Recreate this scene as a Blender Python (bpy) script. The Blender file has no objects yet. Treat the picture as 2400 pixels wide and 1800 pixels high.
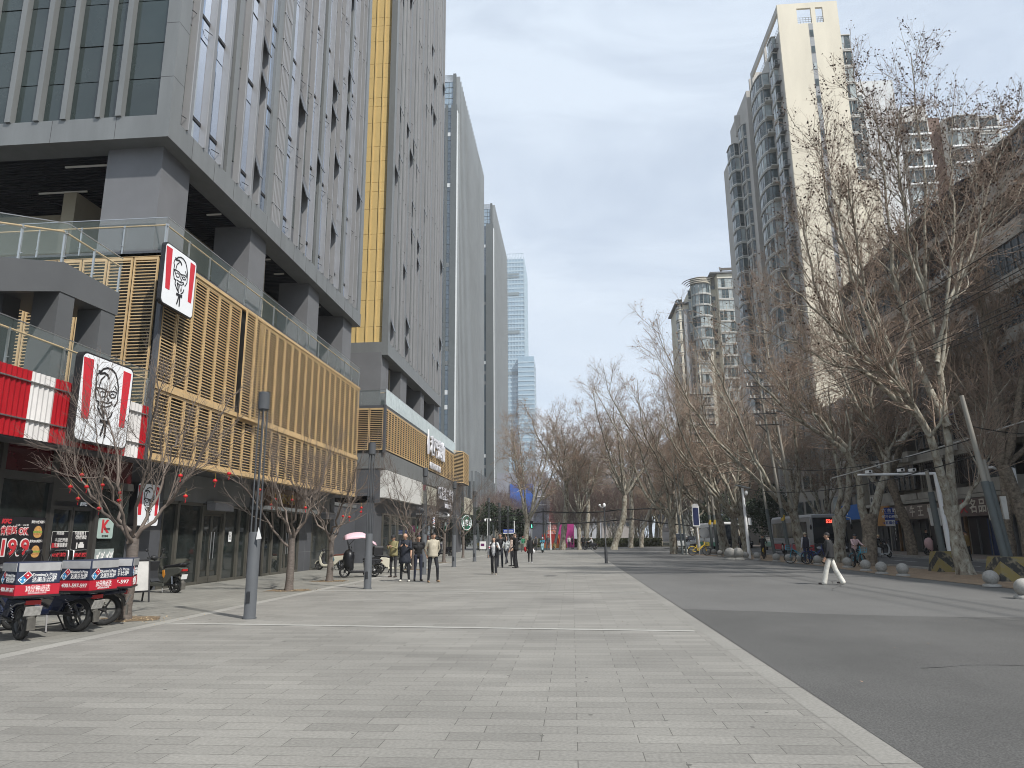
import bpy, bmesh, math, random
import numpy as np
from mathutils import Vector, Matrix, noise
R_ = math.radians
scene = bpy.context.scene
COL = scene.collection
# ------------------------------------------------------------------ camera
F_PX = 1650.0; CAM_H = 1.6; VPX, VPY, ROLL = 1341.0, 1258.0, 0.0087
def _cam_matrix():
    d = Vector(((VPX-1200)/F_PX, -(VPY-900)/F_PX, -1.0)).normalized()
    up = Vector((1, ROLL, 0)).cross(d).normalized()
    r = d.cross(up)
    return Matrix((r, d, up))
CAM_R = _cam_matrix()
cam_data = bpy.data.cameras.new('camera'); cam = bpy.data.objects.new('camera', cam_data); COL.objects.link(cam)
cam.matrix_world = Matrix.Translation((0, 0, CAM_H)) @ CAM_R.to_4x4()
cam_data.sensor_width = 36; cam_data.lens = F_PX/2400*36; cam_data.clip_start = 0.1; cam_data.clip_end = 6000
scene.camera = cam
# ------------------------------------------------------------------ sky, sun, exposure
SUN_EL, SUN_AZ = R_(50), R_(131)      # azimuth from +Y (down the street) towards +X
world = bpy.data.worlds.new('World'); scene.world = world; world.use_nodes = True
def build_world():
    nt = world.node_tree; N = nt.nodes; L = nt.links; N.clear()
    out = N.new('ShaderNodeOutputWorld'); bg = N.new('ShaderNodeBackground'); sky = N.new('ShaderNodeTexSky')
    sky.sky_type = 'NISHITA'; sky.sun_disc = False; sky.sun_elevation = SUN_EL; sky.sun_rotation = SUN_AZ
    sky.air_density = 1.0; sky.dust_density = 1.2; sky.ozone_density = 1.6
    tc = N.new('ShaderNodeTexCoord'); mp = N.new('ShaderNodeMapping'); mp.inputs['Scale'].default_value = (1.0, 1.0, 2.6)
    L.new(tc.outputs['Generated'], mp.inputs['Vector'])
    n1 = N.new('ShaderNodeTexNoise'); n1.inputs['Scale'].default_value = 2.0; n1.inputs['Detail'].default_value = 7; n1.inputs['Roughness'].default_value = .58; n1.inputs['Distortion'].default_value = .8
    L.new(mp.outputs[0], n1.inputs['Vector'])
    cr = N.new('ShaderNodeValToRGB'); cr.color_ramp.elements[0].position = .36; cr.color_ramp.elements[0].color = (.64, .64, .64, 1)
    cr.color_ramp.elements[1].position = .60; cr.color_ramp.elements[1].color = (.98, .98, .98, 1)
    L.new(n1.outputs['Fac'], cr.inputs[0])
    mx = N.new('ShaderNodeMixRGB'); mx.inputs[2].default_value = (5.6, 6.35, 7.3, 1)
    L.new(cr.outputs[0], mx.inputs[0]); L.new(sky.outputs[0], mx.inputs[1])
    L.new(mx.outputs[0], bg.inputs['Color']); bg.inputs['Strength'].default_value = 0.12
    L.new(bg.outputs[0], out.inputs['Surface'])
build_world()
sun_d = bpy.data.lights.new('sun', 'SUN'); sun_d.energy = 4.7; sun_d.angle = R_(1.2); sun_d.color = (1.0, .965, .91)
sun = bpy.data.objects.new('sun', sun_d); COL.objects.link(sun)
_sv = Vector((math.sin(SUN_AZ)*math.cos(SUN_EL), math.cos(SUN_AZ)*math.cos(SUN_EL), math.sin(SUN_EL)))
sun.rotation_euler = _sv.to_track_quat('Z', 'Y').to_euler(); sun.location = (60, -40, 90)
vs = scene.view_settings; vs.view_transform = 'Standard'; vs.look = 'None'; vs.gamma = 1; vs.use_curve_mapping = False; vs.exposure = 0.22
scene.cycles.filter_width = 1.0
scene.cycles.volume_bounces = 0; scene.cycles.max_bounces = 6; scene.cycles.transparent_max_bounces = 12
try: scene.cycles.use_denoising = True
except Exception: pass

# ------------------------------------------------------------------ pixel -> world helpers (photo pixels, 2400 x 1800)
def ray(px, py): return CAM_R @ Vector(((px-1200)/F_PX, -(py-900)/F_PX, -1.0))
def gnd(px, py, z=0.0):
    v = ray(px, py); return Vector((0, 0, CAM_H)) + v*((z-CAM_H)/v.z)
def onx(px, py, x):
    v = ray(px, py); return Vector((0, 0, CAM_H)) + v*(x/v.x)
def ony(px, py, y):
    v = ray(px, py); return Vector((0, 0, CAM_H)) + v*(y/v.y)
# ------------------------------------------------------------------ materials
MATS = {}
def M(name, col=(.5, .5, .5), rough=.6, metal=0.0, var=.12, scale=3.0, bump=0.0, bscale=None, emit=None, estr=1.0, spec=.5, coat=0.0, stretch=None, alpha=1.0, trans=0.0, ior=1.45):
    if name in MATS: return MATS[name]
    m = bpy.data.materials.new(name); MATS[name] = m; m.use_nodes = True
    nt = m.node_tree; N = nt.nodes; L = nt.links; p = N['Principled BSDF']
    p.inputs['Roughness'].default_value = rough; p.inputs['Metallic'].default_value = metal
    p.inputs['Specular IOR Level'].default_value = spec; p.inputs['Coat Weight'].default_value = coat
    p.inputs['Alpha'].default_value = alpha; p.inputs['Transmission Weight'].default_value = trans; p.inputs['IOR'].default_value = ior
    tc = N.new('ShaderNodeTexCoord'); src = tc.outputs['Object']
    if stretch:
        mp = N.new('ShaderNodeMapping'); mp.inputs['Scale'].default_value = stretch; L.new(src, mp.inputs[0]); src = mp.outputs[0]
    if var > 0:
        n = N.new('ShaderNodeTexNoise'); n.inputs['Scale'].default_value = scale; n.inputs['Detail'].default_value = 5; n.inputs['Roughness'].default_value = .6
        L.new(src, n.inputs['Vector'])
        mr = N.new('ShaderNodeMapRange'); mr.inputs[1].default_value = .3; mr.inputs[2].default_value = .7
        mr.inputs[3].default_value = 1-var; mr.inputs[4].default_value = 1+var; L.new(n.outputs['Fac'], mr.inputs[0])
        mu = N.new('ShaderNodeVectorMath'); mu.operation = 'SCALE'; mu.inputs[0].default_value = col[:3]
        L.new(mr.outputs[0], mu.inputs['Scale']); L.new(mu.outputs[0], p.inputs['Base Color'])
    else: p.inputs['Base Color'].default_value = (*col[:3], 1)
    if bump > 0:
        b = N.new('ShaderNodeBump'); b.inputs['Strength'].default_value = bump; b.inputs['Distance'].default_value = .02
        nb = N.new('ShaderNodeTexNoise'); nb.inputs['Scale'].default_value = bscale or scale*4; nb.inputs['Detail'].default_value = 4
        L.new(src, nb.inputs['Vector']); L.new(nb.outputs['Fac'], b.inputs['Height']); L.new(b.outputs[0], p.inputs['Normal'])
    if emit: p.inputs['Emission Color'].default_value = (*emit, 1); p.inputs['Emission Strength'].default_value = estr
    return m
# ------------------------------------------------------------------ mesh builder
class MB:
    def __init__(s): s.v = []; s.f = []; s.m = []; s.mats = []; s.cur = 0; s.sm = []; s.smooth = False
    def mat(s, m):
        if m not in s.mats: s.mats.append(m)
        s.cur = s.mats.index(m); return s
    def add(s, vs, fs, smooth=None):
        o = len(s.v); s.v.extend([tuple(v) for v in vs])
        for f in fs: s.f.append(tuple(i+o for i in f)); s.m.append(s.cur); s.sm.append(s.smooth if smooth is None else smooth)
    def box(s, x0, x1, y0, y1, z0, z1):
        if x0 > x1: x0, x1 = x1, x0
        if y0 > y1: y0, y1 = y1, y0
        s.add([(x0,y0,z0),(x1,y0,z0),(x1,y1,z0),(x0,y1,z0),(x0,y0,z1),(x1,y0,z1),(x1,y1,z1),(x0,y1,z1)],
              [(0,3,2,1),(4,5,6,7),(0,1,5,4),(1,2,6,5),(2,3,7,6),(3,0,4,7)], False); return s
    def mbox(s, mtx, sx, sy, sz):
        a, b, c = sx/2, sy/2, sz/2
        vs = [mtx @ Vector(p) for p in ((-a,-b,-c),(a,-b,-c),(a,b,-c),(-a,b,-c),(-a,-b,c),(a,-b,c),(a,b,c),(-a,b,c))]
        s.add(vs, [(0,3,2,1),(4,5,6,7),(0,1,5,4),(1,2,6,5),(2,3,7,6),(3,0,4,7)], False); return s
    def bar(s, p, q, w, h=None, up=(0,0,1)):
        p, q = Vector(p), Vector(q); d = q-p; L = d.length
        if L < 1e-6: return s
        d.normalize(); u = Vector(up)
        if abs(d.dot(u)) > .98: u = Vector((1, 0, 0))
        x = d.cross(u).normalized(); z = x.cross(d)
        return s.mbox(Matrix(((x.x, d.x, z.x, (p.x+q.x)/2), (x.y, d.y, z.y, (p.y+q.y)/2), (x.z, d.z, z.z, (p.z+q.z)/2), (0, 0, 0, 1))), w, L, h or w)
    def tube(s, pts, rad, n=8, cap=True, ey=1.0, smooth=True):
        pts = [Vector(p) for p in pts]; k = len(pts)
        if not hasattr(rad, '__len__'): rad = [rad]*k
        vs = []; ref = None
        for i, p in enumerate(pts):
            t = (pts[min(i+1, k-1)]-pts[max(i-1, 0)])
            t = t.normalized() if t.length > 1e-9 else Vector((0, 0, 1))
            if ref is None: ref = Vector((0, 0, 1)) if abs(t.z) < .9 else Vector((1, 0, 0))
            x = ref.cross(t)
            if x.length < 1e-6: x = Vector((1, 0, 0)).cross(t)
            x.normalize(); y = t.cross(x); ref = y if abs(t.z) >= .9 or True else ref
            ref = t.cross(x)
            for j in range(n):
                a = 2*math.pi*j/n; vs.append(p + x*math.cos(a)*rad[i] + y*math.sin(a)*rad[i]*ey)
            ref = y
        fs = [(i*n+j, i*n+(j+1) % n, (i+1)*n+(j+1) % n, (i+1)*n+j) for i in range(k-1) for j in range(n)]
        s.add(vs, fs, smooth)
        if cap: s.add(vs[:n], [tuple(range(n-1, -1, -1))], False); s.add(vs[-n:], [tuple(range(n))], False)
        return s
    def lathe(s, prof, c=(0,0,0), n=16, axis='z', smooth=True):
        c = Vector(c); vs = []
        for r, h in prof:
            for j in range(n):
                a = 2*math.pi*j/n; u, w = r*math.cos(a), r*math.sin(a)
                vs.append(c + (Vector((u, w, h)) if axis == 'z' else Vector((u, h, w)) if axis == 'y' else Vector((h, u, w))))
        k = len(prof)
        fs = [(i*n+j, i*n+(j+1) % n, (i+1)*n+(j+1) % n, (i+1)*n+j) for i in range(k-1) for j in range(n)]
        s.add(vs, fs, smooth)
        closed = tuple(prof[0]) == tuple(prof[-1])
        if prof[0][0] > 1e-4 and not closed: s.add(vs[:n], [tuple(range(n-1, -1, -1))], False)
        if prof[-1][0] > 1e-4 and not closed: s.add(vs[-n:], [tuple(range(n))], False)
        return s
    def prism(s, poly, mtx, depth):
        """poly: 2-D outline in local xy, extruded along local z by depth"""
        n = len(poly); vs = [mtx @ Vector((x, y, 0)) for x, y in poly] + [mtx @ Vector((x, y, depth)) for x, y in poly]
        s.add(vs, [tuple(range(n-1, -1, -1)), tuple(range(n, 2*n))] + [(i, (i+1) % n, n+(i+1) % n, n+i) for i in range(n)], False); return s
    def quad(s, a, b, c, d): s.add([a, b, c, d], [(0, 1, 2, 3)], False); return s
    def ell(s, c, rx, ry, rz, n=12, m=8, mtx=None):
        vs = []; c = Vector(c)
        for i in range(m+1):
            t = math.pi*i/m
            for j in range(n):
                a = 2*math.pi*j/n; v = Vector((rx*math.sin(t)*math.cos(a), ry*math.sin(t)*math.sin(a), rz*math.cos(t)))
                vs.append(c + (mtx @ v if mtx else v))
        s.add(vs, [(i*n+j, (i+1)*n+j, (i+1)*n+(j+1) % n, i*n+(j+1) % n) for i in range(m) for j in range(n)], True); return s
    def build(s, name, mat=None, parent=None):
        me = bpy.data.meshes.new(name); me.from_pydata(s.v, [], s.f)
        if mat is not None: me.materials.append(mat)
        else:
            for m in s.mats: me.materials.append(m)
            me.polygons.foreach_set('material_index', s.m)
        me.polygons.foreach_set('use_smooth', s.sm); me.update()
        o = bpy.data.objects.new(name, me); COL.objects.link(o)
        if parent: o.parent = parent
        return o
def tag(o, label, cat, group=None, kind=None):
    if label: o['label'] = label
    if cat: o['category'] = cat
    if group: o['group'] = group
    if kind: o['kind'] = kind
    return o
def thing(name, label, cat, loc=(0, 0, 0), rz=0.0, group=None):
    o = bpy.data.objects.new(name, None); COL.objects.link(o); o.location = loc; o.rotation_euler = (0, 0, rz)
    o.empty_display_size = .2
    return tag(o, label, cat, group)
def struct(mb, name, mat=None): return tag(mb.build(name, mat), None, None, None, 'structure')
def copy_tree(o, parent=None):
    c = o.copy(); COL.objects.link(c); c.parent = parent
    for ch in list(o.children): copy_tree(ch, c)
    return c
def boxes(name, mat, parent, *bs):
    m = MB()
    for b in bs: m.box(*b)
    return m.build(name, mat, parent)
def text_mesh(body, size, extr=0.0, bold=0.0, align='CENTER', sx=1.0, shear=0.0):
    c = bpy.data.curves.new('lettering', 'FONT'); c.body = body; c.size = size; c.extrude = extr; c.offset = bold; c.align_x = align; c.align_y = 'CENTER'; c.shear = shear
    c.resolution_u = 3
    o = bpy.data.objects.new('lettering', c); COL.objects.link(o)
    dg = bpy.context.evaluated_depsgraph_get(); me = bpy.data.meshes.new_from_object(o.evaluated_get(dg))
    bpy.data.objects.remove(o); bpy.data.curves.remove(c)
    if sx != 1.0: me.transform(Matrix.Diagonal((sx, 1, 1, 1)))
    return me
def text(body, size, mat, parent, mtx, extr=0.002, bold=0.0, sx=1.0, name='lettering', width=None, shear=0.0):
    """mtx maps the text plane (x right, y up, z out) into the parent's space"""
    me = text_mesh(body, size, extr, bold, sx=sx, shear=shear)
    if width and len(me.vertices):
        xs = [v.co.x for v in me.vertices]; w = max(xs)-min(xs)
        if w > 1e-6: me.transform(Matrix.Translation((0, 0, 0)) @ Matrix.Diagonal((width/w, 1, 1, 1)))
    me.materials.clear(); me.materials.append(mat); me.transform(mtx)
    o = bpy.data.objects.new(name, me); COL.objects.link(o); o.parent = parent
    return o
def face_px(x, y, z):   # sign plane facing +X : text x axis = +Y
    return Matrix(((0, 0, 1, x), (1, 0, 0, y), (0, 1, 0, z), (0, 0, 0, 1)))
def face_mx(x, y, z):   # facing -X : text x axis = -Y
    return Matrix(((0, 0, -1, x), (-1, 0, 0, y), (0, 1, 0, z), (0, 0, 0, 1)))
def face_my(x, y, z):   # facing -Y : text x axis = +X
    return Matrix(((1, 0, 0, x), (0, 0, -1, y), (0, 1, 0, z), (0, 0, 0, 1)))
# common materials
clad = M('grey_cladding', (.172, .180, .180), .42, .15, .11, 1.6, stretch=(1, 1, .16))
clad_l = M('light_fin_metal', (.34, .34, .345), .38, .35, .05, .8)
clad_d = M('dark_cladding', (.082, .086, .095), .5, .1, .12, 1.2)
soffit_m = M('black_soffit', (.012, .014, .022), .6, 0, .1)
fin_flat = M('fin_flat_panel', (.20, .205, .212), .4, .2, .1, 1.6, stretch=(1, 1, .16))
glass_d = M('facade_glass', (.022, .034, .033), .03, 0, .25, .35, bump=.06, bscale=.6, spec=.8, coat=.2)
glass_st = M('reflective_strip_glass', (.36, .42, .52), .03, .75, .12, .35, bump=.05, bscale=.5)
glass_s = M('shop_glass', (.016, .020, .019), .04, 0, .5, 1.3, ior=1.75, bump=.03, bscale=.7)
panel_g = M('spandrel_panel', (.105, .112, .124), .3, .3, .08, .7)
black_m = M('black_metal', (.02, .02, .022), .45, .2, .1)
steel = M('stainless_steel', (.5, .5, .5), .3, .9, .05)
wood = M('golden_louver', (.50, .355, .185), .5, 0, .12, 2.0)
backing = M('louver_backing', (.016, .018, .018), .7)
gold = M('gold_panel', (.60, .44, .19), .42, .1, .05, .7)
beige = M('beige_plaster', (.36, .32, .24), .8, 0, .1, 1.0)
rail_glass = M('rail_glass', (.35, .44, .42), .03, 0, 0, alpha=.07, spec=1.0)
rail_white = M('frosted_rail_glass', (.62, .70, .70), .25, 0, .12, 2.5, alpha=.72)
white_p = M('white_paint', (.78, .78, .77), .45, 0, .04)
concrete = M('concrete', (.30, .29, .27), .85, 0, .15, 3, bump=.2)
black_paint = M('black_ink', (.012, .012, .014), .5, 0, 0)
red_p = M('red_paint', (.55, .018, .03), .45, 0, .05)
rubber = M('rubber', (.018, .018, .018), .8, 0, .2, 20)
alu = M('aluminium', (.45, .46, .47), .35, .8, .05)
# ================================================================== ground, paving, roads
def paving_mat(name, bw, bh, col, mortar, rot=0.0, var=.22, patch=.12, msize=.006):
    m = bpy.data.materials.new(name); m.use_nodes = True; nt = m.node_tree; N = nt.nodes; L = nt.links; p = N['Principled BSDF']
    tc = N.new('ShaderNodeTexCoord'); mp = N.new('ShaderNodeMapping'); mp.inputs['Rotation'].default_value[2] = rot; L.new(tc.outputs['Object'], mp.inputs[0])
    br = N.new('ShaderNodeTexBrick'); br.inputs['Scale'].default_value = 1; br.inputs['Brick Width'].default_value = bw; br.inputs['Row Height'].default_value = bh
    br.offset = .37; br.offset_frequency = 2; br.squash = 1.0
    br.inputs['Mortar Size'].default_value = msize; br.inputs['Mortar Smooth'].default_value = .1; br.inputs['Bias'].default_value = -.1
    br.inputs['Color1'].default_value = (*[c*(1+var) for c in col], 1); br.inputs['Color2'].default_value = (*[c*(1-var) for c in col], 1)
    br.inputs['Mortar'].default_value = (*mortar, 1)
    L.new(mp.outputs[0], br.inputs['Vector'])
    n1 = N.new('ShaderNodeTexNoise'); n1.inputs['Scale'].default_value = .45; n1.inputs['Detail'].default_value = 6; L.new(tc.outputs['Object'], n1.inputs['Vector'])
    n2 = N.new('ShaderNodeTexNoise'); n2.inputs['Scale'].default_value = 34; n2.inputs['Detail'].default_value = 4; L.new(tc.outputs['Object'], n2.inputs['Vector'])
    mr = N.new('ShaderNodeMapRange'); mr.inputs[1].default_value = .3; mr.inputs[2].default_value = .7; mr.inputs[3].default_value = 1-patch; mr.inputs[4].default_value = 1+patch; L.new(n1.outputs[0], mr.inputs[0])
    mr2 = N.new('ShaderNodeMapRange'); mr2.inputs[1].default_value = .3; mr2.inputs[2].default_value = .7; mr2.inputs[3].default_value = .82; mr2.inputs[4].default_value = 1.18; L.new(n2.outputs[0], mr2.inputs[0])
    mm = N.new('ShaderNodeMath'); mm.operation = 'MULTIPLY'; L.new(mr.outputs[0], mm.inputs[0]); L.new(mr2.outputs[0], mm.inputs[1])
    vm = N.new('ShaderNodeVectorMath'); vm.operation = 'SCALE'; L.new(br.outputs['Color'], vm.inputs[0]); L.new(mm.outputs[0], vm.inputs['Scale'])
    L.new(vm.outputs[0], p.inputs['Base Color']); p.inputs['Roughness'].default_value = .72
    bp = N.new('ShaderNodeBump'); bp.inputs['Strength'].default_value = .25; bp.inputs['Distance'].default_value = .004; bp.invert = True
    L.new(br.outputs['Fac'], bp.inputs['Height']); L.new(bp.outputs[0], p.inputs['Normal'])
    return m
def asphalt_mat(name, col, streak=.12, stretch=(.5, .12, 1), grain=.4):
    m = bpy.data.materials.new(name); m.use_nodes = True; nt = m.node_tree; N = nt.nodes; L = nt.links; p = N['Principled BSDF']
    tc = N.new('ShaderNodeTexCoord'); mp = N.new('ShaderNodeMapping'); mp.inputs['Scale'].default_value = stretch; L.new(tc.outputs['Object'], mp.inputs[0])
    def nz(sc, det, vec):
        n = N.new('ShaderNodeTexNoise'); n.inputs['Scale'].default_value = sc; n.inputs['Detail'].default_value = det; n.inputs['Roughness'].default_value = .65; L.new(vec, n.inputs['Vector']); return n
    def rng(n, a):
        r = N.new('ShaderNodeMapRange'); r.inputs[1].default_value = .3; r.inputs[2].default_value = .7; r.inputs[3].default_value = 1-a; r.inputs[4].default_value = 1+a; L.new(n.outputs[0], r.inputs[0]); return r
    a = rng(nz(1.0, 7, mp.outputs[0]), streak); b = rng(nz(55, 5, tc.outputs['Object']), grain); c = rng(nz(.25, 3, tc.outputs['Object']), streak*.8)
    m1 = N.new('ShaderNodeMath'); m1.operation = 'MULTIPLY'; L.new(a.outputs[0], m1.inputs[0]); L.new(b.outputs[0], m1.inputs[1])
    m2 = N.new('ShaderNodeMath'); m2.operation = 'MULTIPLY'; L.new(m1.outputs[0], m2.inputs[0]); L.new(c.outputs[0], m2.inputs[1])
    vm = N.new('ShaderNodeVectorMath'); vm.operation = 'SCALE'; vm.inputs[0].default_value = col; L.new(m2.outputs[0], vm.inputs['Scale'])
    L.new(vm.outputs[0], p.inputs['Base Color']); p.inputs['Roughness'].default_value = .85
    bp = N.new('ShaderNodeBump'); bp.inputs['Strength'].default_value = .35; bp.inputs['Distance'].default_value = .006; L.new(nz(90, 3, tc.outputs['Object']).outputs[0], bp.inputs['Height']); L.new(bp.outputs[0], p.inputs['Normal'])
    return m
pave = paving_mat('stone_pavers', .78, .235, (.196, .189, .171), (.085, .08, .07), var=.12, patch=.16, msize=.004)
pave2 = paving_mat('side_pavers', .62, .31, (.188, .183, .162), (.085, .08, .072), rot=R_(90), var=.1)
edge_m = paving_mat('edge_stone', 1.3, 9.0, (.205, .198, .18), (.06, .058, .05), rot=R_(90), var=.07)
strip_m = M('pale_strip_stone', (.33, .325, .30), .7, 0, .15, 4)
asph_o = asphalt_mat('old_asphalt', (.108, .107, .103), .12)
asph_n = asphalt_mat('new_asphalt', (.074, .073, .070), .16, (.6, .35, 1), .6)
asph_r = asphalt_mat('road_asphalt', (.085, .084, .083), .15)
tan_m = paving_mat('tan_brick', .24, .12, (.27, .19, .12), (.12, .10, .08), var=.25)
side_m = paving_mat('far_sidewalk', .4, .4, (.20, .165, .14), (.10, .09, .08), var=.15)
paint_w = M('road_paint', (.52, .52, .50), .7, 0, .3, 8)
soil = M('tree_pit_bark', (.16, .115, .07), .95, 0, .45, 14, bump=.8)
def sheet(name, x0, x1, y0, y1, z, mat):
    m = MB(); m.quad((x0, y0, z), (x1, y0, z), (x1, y1, z), (x0, y1, z)); return struct(m, name, mat)
sheet('ground', -2500, 2500, -300, 4000, -.012, asphalt_mat('far_ground', (.13, .13, .12)))
sheet('plaza_paving', -8.0, 2.16, -4, 88, 0, pave)
sheet('building_apron_paving', -20, -8.3, -4, 96, 0, pave2)
def strips():
    m = MB()
    m.quad((-8.3, -4, .002), (-8.0, -4, .002), (-8.0, 96, .002), (-8.3, 96, .002)); struct(m, 'paving_border', paving_mat('border_stone', 1.3, 9.0, (.27, .262, .238), (.07, .068, .06), rot=R_(90), var=.05))
    m = MB(); m.quad((2.16, -4, .002), (2.42, -4, .002), (2.30, 88, .002), (2.1, 88, .002)); struct(m, 'plaza_edge_stone', edge_m)
    m = MB()
    for k in range(9):
        y = 13.5+k*8.6; m.quad((-7.99, y+.35, .006), (2.05, y-.68, .006), (2.05, y-.52, .006), (-7.99, y+.51, .006))
    struct(m, 'pale_paving_strip', strip_m)
strips()
def asph():
    m = MB(); pts = [(2.42, 16.75), (4, 16.25), (5.5, 15.6), (7, 15.25), (9, 15.05), (10.6, 14.9), (12.0, 14.8), (12.0, 90), (2.3, 90)]
    m.add([(x, y, -.004) for x, y in pts], [tuple(range(len(pts)))]); struct(m, 'old_plaza_asphalt', asph_o)
    m = MB(); pts = [(2.42, -4), (60, -4), (60, 14.0), (12.0, 14.8), (10.6, 14.9), (9, 15.05), (7, 15.25), (5.5, 15.6), (4, 16.25), (2.42, 16.75)]
    m.add([(x, y, -.003) for x, y in pts], [tuple(range(len(pts)))]); struct(m, 'new_plaza_asphalt', asph_n)
asph()
def island():
    m = MB(); m.mat(tan_m)
    pts = [(13.1, 16.5), (15.9, 14.5), (16.3, 24), (16.2, 40), (15.9, 60), (14.9, 66), (10.0, 66), (11.0, 60), (12.1, 50), (12.9, 40), (12.5, 30), (12.9, 23)]
    n = len(pts); m.add([(x, y, .0) for x, y in pts], [tuple(range(n))])
    struct(m, 'tree_island_paving', tan_m)
    m = MB(); e = [(15.9, 14.5), (16.3, 24), (16.2, 40), (15.9, 60), (14.9, 66)]
    for a, b in zip(e, e[1:]): m.bar((*a, .03), (*b, .03), .14, .12)
    struct(m, 'island_kerb', concrete)
island()
sheet('street', 16.3, 23.6, -4, 400, -.006, asph_r)
sheet('junction_asphalt', -60, 60, 96, 112, -.008, asph_r)
def road_marks():
    m = MB()
    for x in (17.1, 19.9, 22.9):
        for k in range(40):
            y = 18+k*6.5
            if x == 19.9: m.quad((x, y, 0), (x+.13, y, 0), (x+.13, y+3.6, 0), (x, y+3.6, 0))
        if x != 19.9: m.quad((x, 14, 0), (x+.13, 14, 0), (x+.13, 250, 0), (x, 250, 0))
    struct(m, 'road_markings', paint_w)
    m = MB(); m.box(23.6, 29.0, 0, 320, -.02, .13); struct(m, 'far_sidewalk', side_m)
    m = MB(); m.box(23.42, 23.597, 0, 320, -.02, .14); struct(m, 'far_kerb', concrete)
road_marks()
# ================================================================== left: near office block (A) with louvered podium
XF = -12.6
def capped(items, name, parent, mats=None, cap=100):
    """items: list of (distance, MB). nearest `cap` become parts of their own, the rest one stuff part"""
    items.sort(key=lambda t: t[0])
    for d, mb in items[:cap]: mb.build(name, None, parent)
    rest = items[cap:]
    if rest:
        m = MB()
        for d, mb in rest:
            for f, mi, sm in zip(mb.f, mb.m, mb.sm): m.mat(mb.mats[mi]); m.add([mb.v[i] for i in f], [tuple(range(len(f)))], sm)
        o = m.build(name, None, parent); o['kind'] = 'stuff'
def louver_panel(x0, y0, x1, y1, z0, z1, parent, out, pitch=.105, frame=.07, sl=.045, name='louver_panel', openang=0.0):
    """panel between two plan points, frame + slats; out = outward plan normal"""
    a = Vector((x0, y0, 0)); b = Vector((x1, y1, 0)); n = Vector((out[0], out[1], 0))
    if openang:
        d = (b-a); d.rotate(Matrix.Rotation(openang, 3, 'Z')); b = a+d; n.rotate(Matrix.Rotation(openang, 3, 'Z'))
    u = (b-a).normalized(); m = MB(); m.mat(wood)
    up = Vector((0, 0, 1))
    def bx(s0, s1, za, zb, d0, d1):
        p = [a+u*s+n*d for s in (s0, s1) for d in (d0, d1)]
        vs = [(*p[0][:2], za), (*p[2][:2], za), (*p[3][:2], za), (*p[1][:2], za), (*p[0][:2], zb), (*p[2][:2], zb), (*p[3][:2], zb), (*p[1][:2], zb)]
        m.add(vs, [(0,3,2,1),(4,5,6,7),(0,1,5,4),(1,2,6,5),(2,3,7,6),(3,0,4,7)], False)
    Lw = (b-a).length
    bx(0.010, frame*.8, z0, z1, -.05, .012); bx(Lw-frame*.8, Lw-.010, z0, z1, -.05, .012)
    bx(frame*.8, Lw-frame*.8, z0, z0+.09, -.045, .010); bx(frame*.8, Lw-frame*.8, z1-.09, z1, -.045, .010)
    z = z0+.09+pitch*.6
    while z < z1-.12:
        # slightly tilted slat
        p0 = a+u*frame*.8; p1 = a+u*(Lw-frame*.8); q0 = p0+n*.008; q1 = p1+n*.008; r0 = p0-n*.022; r1 = p1-n*.022
        m.add([(*r0[:2], z), (*r1[:2], z), (*q1[:2], z), (*q0[:2], z), (*r0[:2], z+sl*.66), (*r1[:2], z+sl*.66), (*q1[:2], z+sl*.66), (*q0[:2], z+sl*.66)],
              [(0,3,2,1),(4,5,6,7),(0,1,5,4),(1,2,6,5),(2,3,7,6),(3,0,4,7)], False)
        z += pitch
    return m.build(name, None, parent)
def glass_rail(p, q, z0, z1, parent, pane=1.5, mat=None, handrail=True, name='rail_pane'):
    a, b = Vector(p), Vector(q); L = (b-a).length; n = max(1, round(L/pane)); u = (b-a)/n
    zz = lambda i: 0
    for i in range(n):
        s = a+u*i+u*.008; e = a+u*(i+1)-u*.008; w = Vector((-u.y, u.x, 0)).normalized()*.008
        m = MB(); m.mat(mat or rail_glass)
        dz = (b.z-a.z)/n*0
        vs = [s-w, e-w, e+w, s+w]
        m.add([(v.x, v.y, v.z+z0) for v in vs]+[(v.x, v.y, v.z+z1) for v in vs], [(0,3,2,1),(4,5,6,7),(0,1,5,4),(1,2,6,5),(2,3,7,6),(3,0,4,7)], False)
        m.build(name, None, parent)
    m = MB(); m.mat(steel)
    nn = Vector((-u.y, u.x, 0)).normalized()*.06
    for i in range(n+1):
        c = a+u*i; m.bar((c.x+nn.x, c.y+nn.y, c.z+z0-.1), (c.x+nn.x, c.y+nn.y, c.z+z1-.2), .035, .05)
        m.bar((c.x-nn.x*.4, c.y-nn.y*.4, c.z+z1-.28), (c.x+nn.x*1.4, c.y+nn.y*1.4, c.z+z1-.28), .02)
        m.bar((c.x-nn.x*.4, c.y-nn.y*.4, c.z+z0+.15), (c.x+nn.x*1.4, c.y+nn.y*1.4, c.z+z0+.15), .02)
    m.bar((a.x, a.y, a.z+z1), (b.x, b.y, b.z+z1), .022)
    m.build('rail_post', None, parent)
    if handrail:
        m = MB(); m.mat(wood); m.tube([(a.x+nn.x*1.6, a.y+nn.y*1.6, a.z+z1-.22), (b.x+nn.x*1.6, b.y+nn.y*1.6, b.z+z1-.22)], .028, 8); m.build('handrail', None, parent)

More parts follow.
